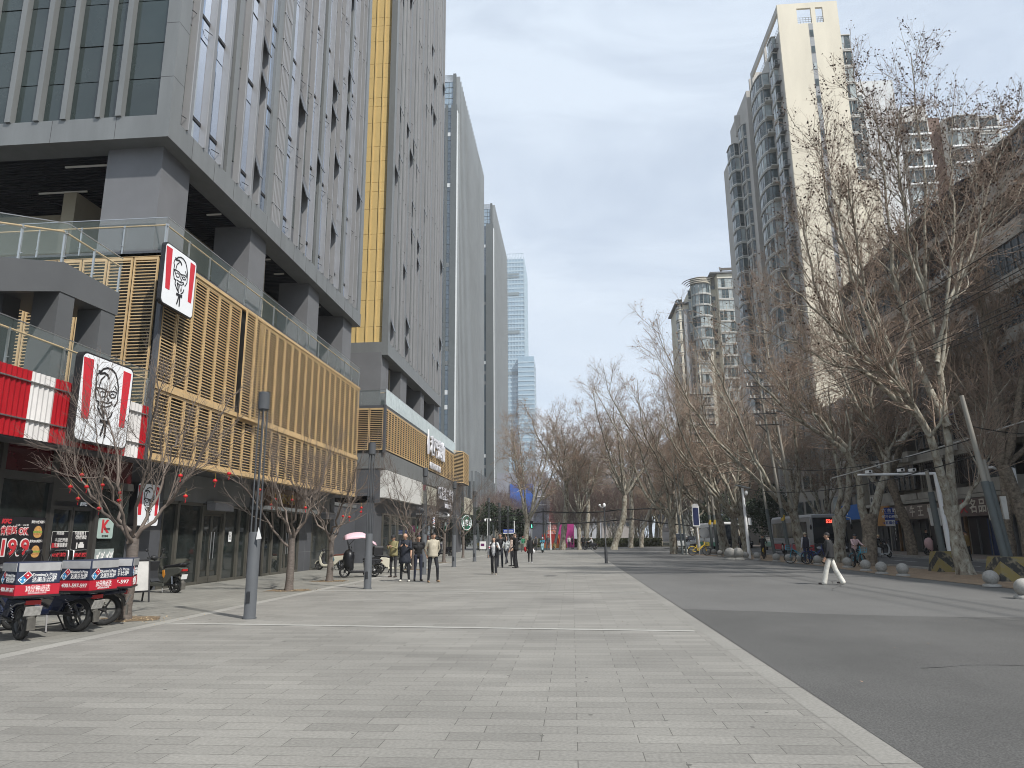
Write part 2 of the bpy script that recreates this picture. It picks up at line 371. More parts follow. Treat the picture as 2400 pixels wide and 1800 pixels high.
def street_facade(parent, segs, z0, ztop, zdet, x, rng, items, opens):
    """segs: list of (kind, y0, y1).  kinds: fin, glass, panel, grey, louver"""
    fins = []; panels = MB().mat(panel_g); greys = MB().mat(clad)
    floors = []; z = 15.92
    while z < ztop: floors.append(z); z += 4.08
    for kind, a, b in segs:
        if kind == 'fin':
            m = MB().mat(clad_l); w = min(b-a, .42)
            m.box(x-.3, x+.10, a, a+.06, z0, ztop); m.mat(fin_flat).box(x-.3, x+.02, a+.061, b, z0, ztop)
            fins.append((a, m))
        elif kind == 'wide':
            m = MB().mat(clad); m.box(x-.25, x-.02, a, b, z0, ztop); fins.append((a, m))
        elif kind == 'louver':
            m = MB().mat(black_m); m.box(x-.3, x-.16, a, b, z0, ztop); m.mat(clad_l)
            k = 6
            for i in range(k):
                yy = a+(b-a)*(i+.5)/k; m.box(x-.15, x+.02, yy-.03, yy+.03, z0, ztop)
            for f in floors:
                for q in (0, 1.36, 2.72): m.box(x-.12, x+.03, a, b, f+q, f+q+.05)
            m.build('vent_grille', None, parent)
        else:
            lines = sorted([z0]+[f for f in floors]+[f-.9 for f in floors if f-.9 > z0]+[f+1.55 for f in floors if kind == 'panel']+[ztop])
            for zi, (lo, hi) in enumerate(zip(lines, lines[1:])):
                if lo > zdet: break
                hi2 = hi if hi <= zdet+4 else ztop
                if hi-lo < .3: continue
                m = MB(); g = glass_st if kind == 'glass' else (panel_g if rng.random() < .66 else glass_d)
                is_open = kind != 'glass' and hi-lo > 1.2 and (rng.random() < opens)
                if is_open:
                    m.mat(black_m).box(x-.3, x-.22, a+.02, b-.02, lo+.03, hi2-.03)
                    # awning sash hinged at its top
                    m.mat(panel_g); hgt = min(1.35, hi-lo-.1); dx = hgt*math.sin(R_(17)); dz = hgt*math.cos(R_(17)); zt = hi-.05
                    m.add([(x-.12, a+.03, zt), (x-.12, b-.03, zt), (x-.12+dx, b-.03, zt-dz), (x-.12+dx, a+.03, zt-dz), (x-.16, a+.03, zt), (x-.16, b-.03, zt), (x-.16+dx, b-.03, zt-dz), (x-.16+dx, a+.03, zt-dz)],
                          [(0,1,2,3),(7,6,5,4),(0,4,5,1),(1,5,6,2),(2,6,7,3),(3,7,4,0)], False)
                else:
                    jx = rng.uniform(-.012, .012)
                    m.mat(g).box(x-.2, x-.14+jx, a+.012, b-.012, lo+.025, (hi2 if hi <= zdet else ztop)-.025)
                m.mat(black_m); 
                items.append((math.hypot(a, lo*1.2), m))
            m = None
    for f in floors:
        if f > zdet+6: break
    fl = MB().mat(black_m)
    ya, yb = segs[0][1], segs[-1][2]
    fl.box(x-.34, x-.235, ya, yb, z0, ztop)          # dark backing seen in the joints
    for f in floors:
        for kind, a, b in segs:
            if kind == 'glass': fl.box(x-.14, x-.10, a+.01, b-.01, f-.06, f+.06)
            if kind in ('glass', 'panel') and rng.random() < .5: fl.box(x-.14, x-.125, a+.01, b-.01, f-.92, f-.88)
            if kind == 'fin' and rng.random() < .6: fl.bar((x-.1, a-.35, f-.45), (x+.02, a-.02, f-.45), .02)
    fl.build('mullion', None, parent)
    for a, m in fins: m.build('facade_fin', None, parent)

def make_A():
    rng = random.Random(5)
    t = thing('office_tower', 'nearest grey office tower, above a golden louvered podium with a fast food restaurant', 'office building', (XF, 20, 0))
    t.location = (0, 0, 0)
    Y0, Y1, Z0, ZT = 19.4, 40.4, 14.25, 66.0
    boxes('wall', clad, t, (-34, XF-.36, Y0+.36, Y1, Z0+.9, ZT), (-13.05, XF, Y0, Y0+.62, Z0+.802, ZT), (XF-.4, XF-.002, Y1-.55, Y1, Z0+.8, ZT))
    boxes('edge_beam', clad, t, (-34, XF+.03, Y0-.03, Y0+.9, Z0, Z0+.8), (XF-.9, XF+.028, Y0+.9, Y1+.02, Z0, Z0+.8), (-34, XF-.9, Y1-.9, Y1+.02, Z0, Z0+.8))
    m = MB().mat(M('panel_joint', (.05, .05, .052), .7, 0, 0))
    for k in range(14): m.box(XF+.03, XF+.0325, 20.8+k*1.5, 20.815+k*1.5, Z0+.01, Z0+.79)
    for k in range(9): m.box(-14.4-k*2.2, -14.385-k*2.2, Y0-.0325, Y0-.03, Z0+.01, Z0+.79)
    for k in range(12): m.box(-13.04, XF-.002, Y0-.0025, Y0, Z0+2.2+k*2.04, Z0+2.215+k*2.04); m.box(XF, XF+.0025, Y0+.02, Y0+.62, Z0+2.2+k*2.04, Z0+2.215+k*2.04)
    m.build('panel_joint', None, t)
    # street face rhythm
    px = [424, 434, 448, 477, 491, 518, 529, 540, 551, 562, 571, 592, 602, 612, 621, 636, 650, 665]
    ys = [Y0+.65, 20.3, 20.65, 21.4, 21.78, 22.55, 22.88, 23.22, 23.57, 23.93, 24.23, 24.96, 25.33, 25.7, 26.05, 26.75, 27.23, 28.1]
    kinds = ['panel', 'fin', 'glass', 'fin', 'glass', 'fin', 'panel', 'wide', 'panel', 'fin', 'glass', 'fin', 'panel', 'fin', 'glass', 'wide', 'louver']
    segs = [(k, a, b) for k, a, b in zip(kinds, ys, ys[1:])]
    y = 28.1; i = 0; cyc = [('wide', .35), ('glass', .55), ('fin', .3), ('panel', .55), ('fin', .3), ('panel', .5), ('fin', .28), ('glass', .6), ('fin', .3), ('panel', .5)]
    while y < Y1-.6:
        k, w = cyc[i % 10]; w *= rng.uniform(.85, 1.15); b = min(y+w, Y1-.56)
        segs.append((k, y, b)); y = b; i += 1
    items = []
    street_facade(t, segs, Z0+.8, ZT, 40, XF, rng, items, .10)
    # south face
    fx = [-34, -33.7]; sf = []
    edges = [(-18.23, -18.04), (-17.24, -17.06), (-16.30, -16.12), (-15.10, -14.94), (-14.41, -14.22)]
    for k in range(1, 14): edges.append((-18.23-k*1.15, -18.04-k*1.15))
    edges.sort()
    for a, b in edges:
        m = MB().mat(clad); m.box(a, b, Y0-.10, Y0+.3, Z0+.8, ZT); m.build('facade_fin', None, t)
    bx = sorted([e[1] for e in edges]); ax = sorted([e[0] for e in edges]) + [-13.052]
    ax = ax[1:]
    fl = [Z0+.8]; z = 16.5
    while z < 30: fl += [z, z+1.35, z+3.0]; z += 4.08
    fl.append(ZT)
    for a, b in zip(bx, ax):
        for lo, hi in zip(fl, fl[1:]):
            if a < -22 and lo > 17: continue
            m = MB().mat(glass_d); m.box(a+.008, b-.008, Y0+.12+rng.uniform(-.01, .01), Y0+.2, lo+.02, hi-.02); items.append((math.hypot(a+13, lo), m))
            m = MB()
    mu = MB().mat(black_m); mu.box(-34, -13.05, Y0+.28, Y0+.33, Z0+.8, ZT)
    mu.build('mullion', None, t)
    capped(items, 'window', t, cap=100)
    # soffit with dark slats, strip lights
    m = MB().mat(soffit_m); m.box(-34, XF-.9, Y0+.9, Y1-.9, Z0+.18, Z0+.3)
    yy = Y0+1.0
    while yy < Y1-.9: m.box(-34, XF-.9, yy, yy+.05, Z0+.06, Z0+.18); yy += .19
    m.build('slatted_soffit', None, t)
    lt = M('soffit_strip_light', (.8, .78, .72), .4, 0, 0)
    for (x0, x1, y) in ((-17.2, -14.9, 20.9), (-16.6, -14.7, 22.9), (-14.2, -13.6, 24.9), (-14.2, -13.6, 29.6), (-14.2, -13.7, 31.4), (-14.3, -13.7, 36.5), (-19.5, -17.6, 22.6)):
        boxes('strip_light', lt, t, (x0, x1, y, y+.05, Z0, Z0+.055))
    # terrace columns
    colm = M('column_stone', (.15, .152, .158), .55, .1, .1, .8)
    for x0, x1, y0, y1 in ((-14.95, -13.05, 19.95, 21.6), (-14.5, -12.95, 26.2, 27.7), (-14.5, -12.95, 32.8, 34.3), (-14.5, -12.95, 38.3, 39.9)):
        boxes('column', colm, t, (x0, x1, y0, y1, 10.6, Z0+.17))
    boxes('terrace_wall', beige, t, (-18.4, -17.9, 22.5, 24.7, 10.6, 14.2), (-30, -18.4, 24.2, 24.7, 10.6, 14.2), (-17.9, -15.6, 25.0, 25.4, 10.6, 14.2), (-15.9, -15.6, 25.4, 40, 10.6, 14.2), (-15.6, -13.9, 29.6, 29.8, 10.6, 14.2), (-15.6, -13.9, 36, 36.2, 10.6, 14.2))
    boxes('service_door', M('door_grey', (.25, .24, .22), .6), t, (-15.62, -15.55, 31.0, 32.2, 10.6, 13.0), (-15.62, -15.55, 37.0, 38.0, 10.6, 13.0))
    # podium body
    boxes('podium', clad_d, t, (-34, XF-.25, 20.1, 40.85, 3.95, 10.55), (-34, XF+.0, 19.93, 40.9, 10.42, 10.6))
    boxes('podium_core', clad_d, t, (-34, -13.95, 20.4, 40.85, 0, 3.95))
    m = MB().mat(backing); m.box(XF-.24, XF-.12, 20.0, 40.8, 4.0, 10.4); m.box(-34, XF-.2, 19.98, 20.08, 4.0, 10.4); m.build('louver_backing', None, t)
    m = MB().mat(clad_d); m.box(XF-.10, XF+.03, 19.90, 20.03, 3.95, 10.62); m.build('corner_post', None, t)
    n = 24; w = (40.82-20.08)/n
    for i in range(n):
        a = 20.08+i*w
        off = .22 if i in (6, 7) else 0
        louver_panel(XF+off, a, XF+off, a+w-.02, 6.32-off*.9, 10.40, t, (1, 0))
        louver_panel(XF, a, XF, a+w-.02, 4.10, 6.14, t, (1, 0))
    m = MB().mat(wood)
    m.box(XF-.04, XF+.05, 20.06, 40.82, 10.405, 10.52); m.box(XF-.04, XF+.06, 20.06, 40.82, 6.15, 6.31); m.box(XF-.25, XF+.07, 20.06, 40.82, 3.98, 4.09)
    m.box(-20, XF-.14, 19.93, 20.02, 10.405, 10.52)
    m.build('louver_rail', None, t)
    for i in range(9):
        b = XF-.2-i*.86; louver_panel(b-.82, 19.93, b, 19.93, 5.55, 10.38, t, (0, -1))
    # terrace glass rails
    glass_rail((XF+.02, 19.9, 0), (XF+.02, 40.7, 0), 10.62, 11.68, t, 1.35)
    glass_rail((-30, 19.86, 0), (XF, 19.86, 0), 10.62, 11.68, t, 1.45)
    # ground floor shopfront (recessed) -- street wall X=-13.9
    XW = -13.9
    fr = M('bronze_frame', (.10, .095, .08), .45, .3, .08)
    def bay(y0, y1, kind):
        if kind == 'wall':
            m = MB().mat(clad_d); m.box(XW, XW+.06, y0, y1, .0, 3.95)
            m.mat(M('joint_line', (.22, .22, .22), .6, 0, 0))
            for z in (.95, 1.9, 2.85): m.box(XW+.06, XW+.062, y0, y1, z, z+.014)
            m.box(XW+.06, XW+.062, (y0+y1)/2, (y0+y1)/2+.012, 0, 3.9); m.build('wall_panel', None, t)
        elif kind == 'glass':
            m = MB().mat(glass_s); m.box(XW-.04, XW-.02, y0+.06, y1-.06, .1, 2.85)
            m.mat(fr); m.box(XW-.05, XW+.08, y0, y0+.07, 0, 2.9); m.box(XW-.05, XW+.08, y1-.07, y1, 0, 2.9); m.box(XW-.05, XW+.07, y0+.07, y1-.07, 0, .1); m.box(XW-.05, XW+.07, y0+.07, y1-.07, 2.84, 2.95)
            m.build('shop_window', None, t)
            m = MB().mat(clad); m.box(XW-.02, XW+.03, y0, y1, 2.96, 3.94); m.build('transom_panel', None, t)
        elif kind == 'door':
            m = MB().mat(fr); m.box(XW-.05, XW+.08, y0, y0+.07, 0, 2.9); m.box(XW-.05, XW+.08, y1-.07, y1, 0, 2.9); m.box(XW-.05, XW+.07, y0+.07, y1-.07, 2.6, 2.95); m.build('door_frame', None, t)
            c = (y0+y1)/2
            for a, b in ((y0+.08, c-.01), (c+.01, y1-.08)):
                d = MB().mat(glass_s); d.box(XW-.06, XW-.04, a+.06, b-.06, .25, 2.5); d.mat(fr); d.box(XW-.07, XW+.0, a, a+.06, .02, 2.58); d.box(XW-.07, XW+.0, b-.06, b, .02, 2.58); d.box(XW-.07, XW, a+.06, b-.06, .02, .25); d.box(XW-.07, XW, a+.06, b-.06, 2.5, 2.58)
                dd = d.build('door', None, t)
                h = MB().mat(steel); yy = b-.1 if b < c else a+.1; h.tube([(XW+.07, yy, .9), (XW+.07, yy, 1.9)], .018, 6); h.build('handle', None, dd)
            m = MB().mat(clad); m.box(XW-.02, XW+.03, y0, y1, 2.96, 3.94); m.build('transom_panel', None, t)
        elif kind == 'dark':
            m = MB().mat(black_m); m.box(XW-.02, XW, y0, y1, 0, 2.9); m.build('doorway', None, t)
        elif kind == 'timber':
            m = MB().mat(M('timber_sign_board', (.14, .075, .04), .6, 0, .3, 6, stretch=(1, 8, .3))); m.box(XW, XW+.1, y0, y1, 2.9, 3.94); m.build('timber_fascia', None, t)
    for y0, y1, k in ((20.4, 23.2, 'wall'), (23.2, 24.2, 'glass'), (24.2, 25.9, 'glass'), (25.9, 27.6, 'door'), (27.6, 28.9, 'glass'), (28.9, 29.8, 'glass'), (29.8, 31.4, 'dark'), (31.4, 32.3, 'glass'), (32.3, 33.5, 'glass'), (33.5, 34.6, 'door'), (34.6, 35.6, 'glass'), (35.6, 37.3, 'wall'), (37.3, 40.2, 'glass'), (40.2, 40.85, 'wall')): bay(y0, y1, k)
    m = MB().mat(M('timber_sign_board', (.14, .075, .04), .6, 0, .3, 6, stretch=(1, 8, .3))); m.box(XW+.03, XW+.12, 31.3, 35.7, 2.97, 3.94); m.build('timber_fascia', None, t)
    boxes('entrance_canopy', clad, t, (XW+.1, XW+.9, 29.7, 36.0, 2.86, 3.02))
    # air curtains above doors
    for y in (26.1, 38.6): 
        m = MB().mat(M('grey_paint', (.2, .2, .21), .5)); m.box(XW+.09, XW+.42, y, y+1.5, 2.7, 2.98); m.mat(steel); m.box(XW+.09, XW+.36, y, y+1.5, 2.985, 3.05); m.build('air_curtain', None, t)
    # single-storey restaurant front south of the podium, striped band
    XK = -13.2
    boxes('restaurant_volume', clad_d, t, (-34, XK-.1, 9.0, 20.35, 0, 3.9), (-34, XK+.3, 9.0, 19.92, 3.9, 5.45))
    kf = M('dark_frame', (.055, .052, .048), .5, .2, .1)
    def kbay(y0, y1, door=False):
        m = MB().mat(kf); m.box(XK-.05, XK+.1, y0, y0+.14, 0, 3.9); m.box(XK-.05, XK+.09, y0+.14, y1, 3.05 if not door else 2.62, 3.25 if not door else 3.2); m.box(XK-.05, XK+.08, y0+.14, y1, 0, .18); m.build('window_frame', None, t)
        if door:
            c = (y0+.14+y1)/2
            for a, b in ((y0+.16, c-.01), (c+.01, y1-.02)):
                d = MB().mat(glass_s); d.box(XK-.04, XK-.02, a+.06, b-.06, .25, 2.4); d.mat(kf); d.box(XK-.05, XK+.02, a, a+.06, .2, 2.5); d.box(XK-.05, XK+.02, b-.06, b, .2, 2.5); d.box(XK-.05, XK+.02, a+.06, b-.06, 2.4, 2.5)
                dd = d.build('door', None, t)
                h = MB().mat(steel); yy = b-.09 if b < c else a+.09; h.tube([(XK+.02, yy, .85), (XK+.1, yy, .87), (XK+.1, yy, 1.35), (XK+.02, yy, 1.37)], .018, 6); h.build('handle', None, dd)
        else:
            m = MB().mat(glass_s); m.box(XK-.03, XK-.01, y0+.14, y1, .18, 3.05); m.build('shop_window', None, t)
            m = MB().mat(red_blind_m); m.box(XK-.10, XK-.06, y0+.14, y1, 2.55, 3.05); m.build('red_blind', None, t)
        m = MB().mat(red_glass); m.box(XK-.03, XK-.01, y0+.14, y1, 3.25, 3.9); m.build('upper_window', None, t)
    red_blind_m = M('red_blind', (.30, .012, .012), .5, 0, .1)  # even dull red of the blinds, no emission
    red_glass = M('dark_red_glass', (.060, .006, .009), .08, 0, .35, 1.5, spec=.8)
    for y0, y1, d in ((11.0, 13.4, 0), (13.4, 15.25, 0), (15.25, 17.0, 0), (17.0, 18.75, 1), (18.75, 20.35, 0)): kbay(y0, y1, bool(d))
    # corrugated red / white band
    bands = [(9.0, 11.5, 0), (11.5, 12.6, 1), (12.6, 14.2, 0), (14.2, 15.2, 1), (15.2, 16.05, 0), (16.05, 16.6, 1), (16.6, 18.0, 1), (18.0, 18.35, 1), (18.35, 19.05, 0), (19.05, 19.3, 1)]
    cr = M('red_corrugated_plastic', (.33, .010, .016), .3, 0, .1, 1.2, spec=.6); cw = M('white_corrugated_plastic', (.62, .60, .58), .35, 0, .12, 1.2)
    bands = [(9.0, 12.9, 0), (12.9, 14.25, 1), (14.25, 15.15, 2), (15.15, 16.1, 1), (16.1, 18.25, 1), (18.25, 18.95, 2), (18.95, 19.3, 1)]
    pal = {0: cw, 1: cr, 2: cw}
    bands = [(9.0, 11.0, cw), (11.0, 12.2, cr), (12.2, 13.75, cw), (13.75, 14.75, cr), (14.75, 15.55, cw), (15.55, 18.4, cr), (18.4, 19.05, cw), (19.05, 19.3, cr)]
    xb = -12.25
    for a, b, mt in bands:
        m = MB().mat(mt); n = int((b-a)/.075); vs = []; fs = []
        for i in range(n+1):
            y = a+(b-a)*i/n; xx = xb+(.02 if i % 2 else -.012)
            vs += [(xx, y, 3.88), (xx, y, 5.42)]
        for i in range(n): fs.append((2*i, 2*i+2, 2*i+3, 2*i+1))
        m.add(vs, fs, False); m.build('corrugated_band', None, t)
    m = MB().mat(clad_d); m.box(-13.0, xb-.05, 9.0, 19.32, 3.84, 5.40); m.build('band_backing', None, t)
    m = MB().mat(steel); m.box(xb-.02, xb+.045, 9.0, 19.3, 4.28, 4.31); m.box(xb-.02, xb+.045, 9.0, 19.3, 5.15, 5.18); m.build('band_rail', None, t)
    # terrace on restaurant roof: glass rail, stair
    glass_rail((-12.5, 9.0, 0), (-12.5, 19.6, 0), 5.5, 6.55, t, 1.7)
    st = M('stair_grey', (.10, .104, .108), .6, 0, .08, 1)
    m = MB().mat(st); xs0, xs1 = -14.6, -12.62
    # stair stringer: level landing going away (south->north) then descending to the right
    L1 = Vector((xs1, 12.0, 6.75)); 
    P = [(11.0, 6.15, 7.05), (15.75, 7.72, 8.48), (18.1, 6.95, 7.78)]
    P = [(9.0, 5.35, 6.2), (15.75, 7.72, 8.50), (18.0, 7.80, 8.46)]
    # landing block (horizontal), front fascia
    vs = []
    for y, zb, zt in P: vs += [(xs1, y, zb), (xs1, y, zt), (xs1-2.2, y, zb), (xs1-2.2, y, zt)]
    fs = []
    for i in range(2):
        o = i*4; p = o+4; fs += [(o, p, p+1, o+1), (o+2, o+3, p+3, p+2), (o+1, p+1, p+3, o+3), (o, o+2, p+2, p)]
    fs += [(8, 10, 11, 9), (0, 1, 3, 2)]
    m.add(vs, fs, False); m.build('stair_flight', None, t)
    for y0, y1, h in ((15.75, 16.3, 7.8), (17.35, 17.95, 7.85)): boxes('stair_post', st, t, (xs1-.7, xs1-.02, y0, y1, 5.4, h))
    boxes('stair_post', st, t, (xs1-2.1, xs1-1.5, 15.75, 16.3, 5.4, 7.78))
    glass_rail((xs1-.02, 9.0, 6.2), (xs1-.02, 15.75, 8.5), 0, 1.05, t, 1.35)
    glass_rail((xs1-.02, 15.78, 8.5), (xs1-.02, 18.0, 8.46), 0, 1.05, t, 1.0)
    glass_rail((xs1-2.15, 9.0, 6.2), (xs1-2.15, 15.75, 8.5), 0, 1.05, t, 1.35)
    return t
towerA = make_A()

# ------------------------------------------------------------------ tower B (gold strip) and its podium
def make_B():
    rng = random.Random(9)
    t = thing('office_tower', 'second grey office tower on the left, with a full height gold panel strip', 'office building')
    Y0, Y1, Z0, ZT = 47.0, 67.6, 14.2, 78.0
    boxes('wall', clad, t, (-34, XF-.36, Y0+.36, Y1, Z0+.95, ZT), (-13.05, XF, Y0, Y0+.6, Z0+.95, ZT), (XF-.4, XF-.002, Y1-.5, Y1, Z0+.95, ZT))
    boxes('edge_beam', clad, t, (-34, XF+.03, Y0-.03, Y0+.9, Z0, Z0+.95), (XF-.9, XF+.028, Y0+.9, Y1+.02, Z0, Z0+.95))
    # gold panels
    xs = [-17.7, -17.0, -16.3, -15.6, -14.95, -14.3, -13.66, -13.055]; z = Z0+.95; hs = [1.2, 2.0, 1.4, .75, 1.75]; k = 0; zs = [z]
    while z < ZT-2: z += hs[k % 5]; k += 1; zs.append(z)
    for a, b in zip(xs, xs[1:]):
        m = MB().mat(gold)
        for lo, hi in zip(zs, zs[1:]): m.box(a+.09, b, Y0+.2, Y0+.24, lo+.012, hi-.012)
        m.box(a+.0, a+.085, Y0+.13, Y0+.24, Z0+.95, zs[-1])
        m.mat(M('gold_gap', (.28, .19, .08), .6, 0, 0)); m.box(a, b, Y0+.245, Y0+.3, Z0+.95, zs[-1])
        m.build('gold_panel', None, t)
    segs = []; y = Y0+.62; i = 0; cyc = [('panel', .5), ('fin', .28), ('panel', .55), ('wide', .4), ('fin', .28), ('panel', .5), ('wide', .3), ('fin', .28), ('panel', .5), ('fin', .3), ('glass', .35), ('wide', .4)]
    while y < Y1-.52:
        kk, w = cyc[i % len(cyc)]; b = min(y+w*rng.uniform(.9, 1.15), Y1-.51); segs.append((kk, y, b)); y = b; i += 1
    items = []; street_facade(t, segs, Z0+.95, ZT, 60, XF, rng, items, .10); capped(items, 'window', t, cap=60)
    m = MB().mat(soffit_m); m.box(-34, XF-.9, Y0+.9, Y1, Z0+.2, Z0+.3); m.build('slatted_soffit', None, t)
    colm = MATS['column_stone']
    for x0, x1, y0, y1 in ((-15.3, -13.0, 46.9, 48.9), (-14.3, -12.9, 52.2, 54.2), (-14.3, -12.9, 59.6, 61.0), (-14.3, -12.9, 65.8, 68.4)): boxes('column', colm, t, (x0, x1, y0, y1, 10.6, Z0+.19))
    boxes('terrace_wall', beige, t, (-16, -15.6, 49, 68, 10.6, 14.2), (-15.6, -13.6, 51.5, 51.7, 10.6, 14.2), (-15.6, -13.6, 64, 64.2, 10.6, 14.2))
    boxes('podium', clad_d, t, (-34, XF-.25, 47.0, 80, 3.95, 10.5), (-34, XF, 46.9, 80, 10.42, 10.6))
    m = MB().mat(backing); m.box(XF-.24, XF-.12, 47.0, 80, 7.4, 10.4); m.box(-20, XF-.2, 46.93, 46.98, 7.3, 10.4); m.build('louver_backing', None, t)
    n = 34; a = 47.05; w = (75.5-a)/n
    for i in range(n): louver_panel(XF, a+i*w, XF, a+(i+1)*w-.02, 7.55, 10.42, t, (1, 0), pitch=.15, sl=.065)
    louver_panel(XF, 75.6, XF+.9, 77.0, 7.45, 10.9, t, (.84, -.54), pitch=.15, sl=.065)
    for i in range(5): louver_panel(XF+.9, 77.0+i*.8, XF+.9, 77.8+i*.8-.02, 7.45, 10.9, t, (1, 0), pitch=.15, sl=.065)
    for i in range(4): louver_panel(XF-.1-(i+1)*1.0, 46.88, XF-.12-i*1.0, 46.88, 7.5, 10.4, t, (0, -1), pitch=.13, sl=.05)
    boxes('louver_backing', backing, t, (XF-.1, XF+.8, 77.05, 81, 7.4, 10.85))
    boxes('corner_post', clad_d, t, (XF-.1, XF+.07, 46.84, 47.02, 7.3, 10.62))
    boxes('podium_band', clad, t, (XF-.24, XF-.02, 47.0, 82, 6.25, 7.45), (-16, XF-.24, 46.95, 47.0, 6.25, 7.4))
    boxes('shop_wall', clad_d, t, (-20, -13.2, 47, 82, 0, 4.4), (-13.2, -12.9, 80.0, 83.0, 0, 6.2))
    glass_rail((XF+.02, 46.9, 0), (XF+.02, 76.5, 0), 10.62, 11.75, t, 1.5, mat=rail_white, handrail=False)
    glass_rail((-16, 46.86, 0), (XF, 46.86, 0), 10.62, 11.68, t, 1.5)
    # shopfront bays below
    fr = MATS['bronze_frame']
    for i in range(14):
        y0 = 49+i*2.2; m = MB().mat(glass_s); m.box(-13.18, -13.14, y0+.1, y0+1.9, .1, 3.2); m.mat(fr); m.box(-13.19, -13.08, y0, y0+.1, 0, 3.3); m.box(-13.19, -13.08, y0+1.9, y0+2.0, 0, 3.3); m.box(-13.19, -13.08, y0+.1, y0+1.9, 3.2, 3.35); m.build('shop_window', None, t)
    for y in (59.5, 66.5, 72.5):
        m = MB().mat(clad_l); m.box(-13.1, -11.6, y, y+5.2, 3.55, 3.62); m.bar((-11.7, y, 3.6), (-13.1, y, 4.3), .04); m.bar((-11.7, y+5.1, 3.6), (-13.1, y+5.1, 4.3), .04); m.build('glass_canopy', None, t)
    return t
towerB = make_B()
# connecting low block between the podiums
tB = thing('low_link_block', 'low dark link block between the two louvered podiums', 'building')
boxes('wall', clad_d, tB, (-34, -14.4, 40.95, 46.8, 0, 3.6))
boxes('parapet', clad, tB, (-34, -14.35, 40.93, 46.82, 3.6, 3.8))
# ================================================================== far towers on the left
ftw = M('tower_stone', (.098, .11, .112), .5, .1, .06, .15)
ftl = M('tower_fin', (.15, .162, .167), .45, .2, .05, .2)
ftd = M('tower_dark_glass', (.045, .068, .088), .05, 0, .4, .12, ior=2.1)
ftfin = M('tower_pale_fin', (.235, .25, .255), .45, .1, .08, .2); ftdk = M('tower_dark_panel', (.055, .063, .068), .4, .1, .15, .2)
ftw2 = M('tower_white_edge', (.62, .64, .64), .5)
def slab_tower(label, X, Y0, Y1, z1, z2, nf, seed, xglass, floors=31):
    rng = random.Random(seed)
    t = thing('slab_tower', label, 'office building')
    boxes('wall', ftw, t, (X-26, X-.5, Y0+.4, Y1-.3, 0, z1))
    # south face: pillars and window strips (x ranges relative to X)
    pil = [(-1.4, 0.0), (-3.1, -2.3), (-5.4, -4.6), (-8.0, -7.0), (-10.6, -9.8), (-13.5, -12.5), (-26, -15)]
    pil = xglass
    m = MB().mat(ftw)
    for a, b in pil: m.box(X+a, X+b, Y0, Y0+.39, 0, z1+.8)
    m.build('pillar', None, t)
    boxes('edge_strip', ftw2, t, (X+.01, X+.16, Y0-.01, Y0+1.6, 0, z1-1))
    fh = z1/floors; items = []
    for (a0, a), (b, b0) in zip(pil[1:], pil[:-1]):
        x0, x1 = X+a, X+b
        for k in range(3, floors):
            z = k*fh; q = rng.random(); m = MB().mat(ftd); m.box(x0, x1, Y0+.25, Y0+.38, z+.12, z+fh*.36); items.append((-z+abs(x1-X)*.1, m))
            m = MB().mat(ftd); m.box(x0, x1, Y0+.22, Y0+.37, z+fh*.38, z+fh*.70); items.append((-z+abs(x1-X)*.1, m))
            m = MB().mat(M('tower_blind', (.55, .57, .58), .5) if q < .12 else ftl if q < .3 else ftd); m.box(x0, x1, Y0+.2, Y0+.36, z+fh*.72, z+fh*1.02); items.append((-z+abs(x1-X)*.1, m))
    items = [(-d, m) for d, m in items]; items.sort(key=lambda q: -q[0]); capped([(-d, m) for d, m in items], 'window', t, cap=90)
    # street face fins
    n = nf; st = (Y1-Y0-1.5)/n
    m = MB().mat(ftd); m.box(X-.49, X-.42, Y0+1.6, Y1-.3, 8, z1); m.build('window_band', None, t)
    for i in range(n+1):
        y = Y0+1.5+i*st
        mm = MB().mat(ftfin); mm.box(X-.42, X+.55, y, y+st*.2, 6, z2); mm.mat(ftdk); mm.box(X-.42, X-.1, y+st*.2+.01, y+st*.7, 6, z1+2); mm.build('facade_fin', None, t)
    # crown
    m = MB().mat(M('crown_glass', (.25, .33, .40), .08, 0, .1, .2, spec=1.0, alpha=.75)); m.box(X-24, X-1.2, Y0+1.0, Y0+1.1, z1, z2-1.8); m.build('crown_glass', None, t)
    m = MB().mat(ftw); m.box(X-1.2, X-.4, Y0+.6, Y0+1.4, z1, z2+.4); m.box(X-4.2, X-3.8, Y0+.8, Y0+1.2, z1, z2)
    for k in range(7): m.box(X-24, X-1.2, Y0+.9, Y0+1.0, z2-1.9+k*.32, z2-1.78+k*.32)
    for k in range(5): m.box(X-24, X-.9, Y0+.95, Y0+1.12, z1+k*(z2-z1-2)/5, z1+k*(z2-z1-2)/5+.12)
    for x in (-2.4, -6.2, -8.5, -12): m.box(X+x, X+x+.1, Y0+.95, Y0+1.12, z1, z2-1.8)
    m.build('crown_frame', None, t)
    # podium fins
    m = MB().mat(ftw); m.box(X-20, X+4.5, Y0+4, Y1-6, 0, 15); m.mat(ftl)
    for i in range(14): y = Y0+4+i*(Y1-Y0-10)/14; m.box(X+4.5, X+5.1, y, y+.7, 0, 17.5)
    for i in range(9): m.box(X-10+i*1.7, X-9.5+i*1.7, Y0+3.4, Y0+4, 0, 17.5)
    m.build('podium', None, t)
    return t
slab_tower('nearer and taller of the two grey slab towers behind the gold strip tower', -27.8, 167, 222, 114.5, 124.8, 24, 3,
    [(-1.55, 0.0), (-3.15, -2.45), (-5.4, -4.6), (-8.0, -7.0), (-10.6, -9.8), (-26, -13.5)])
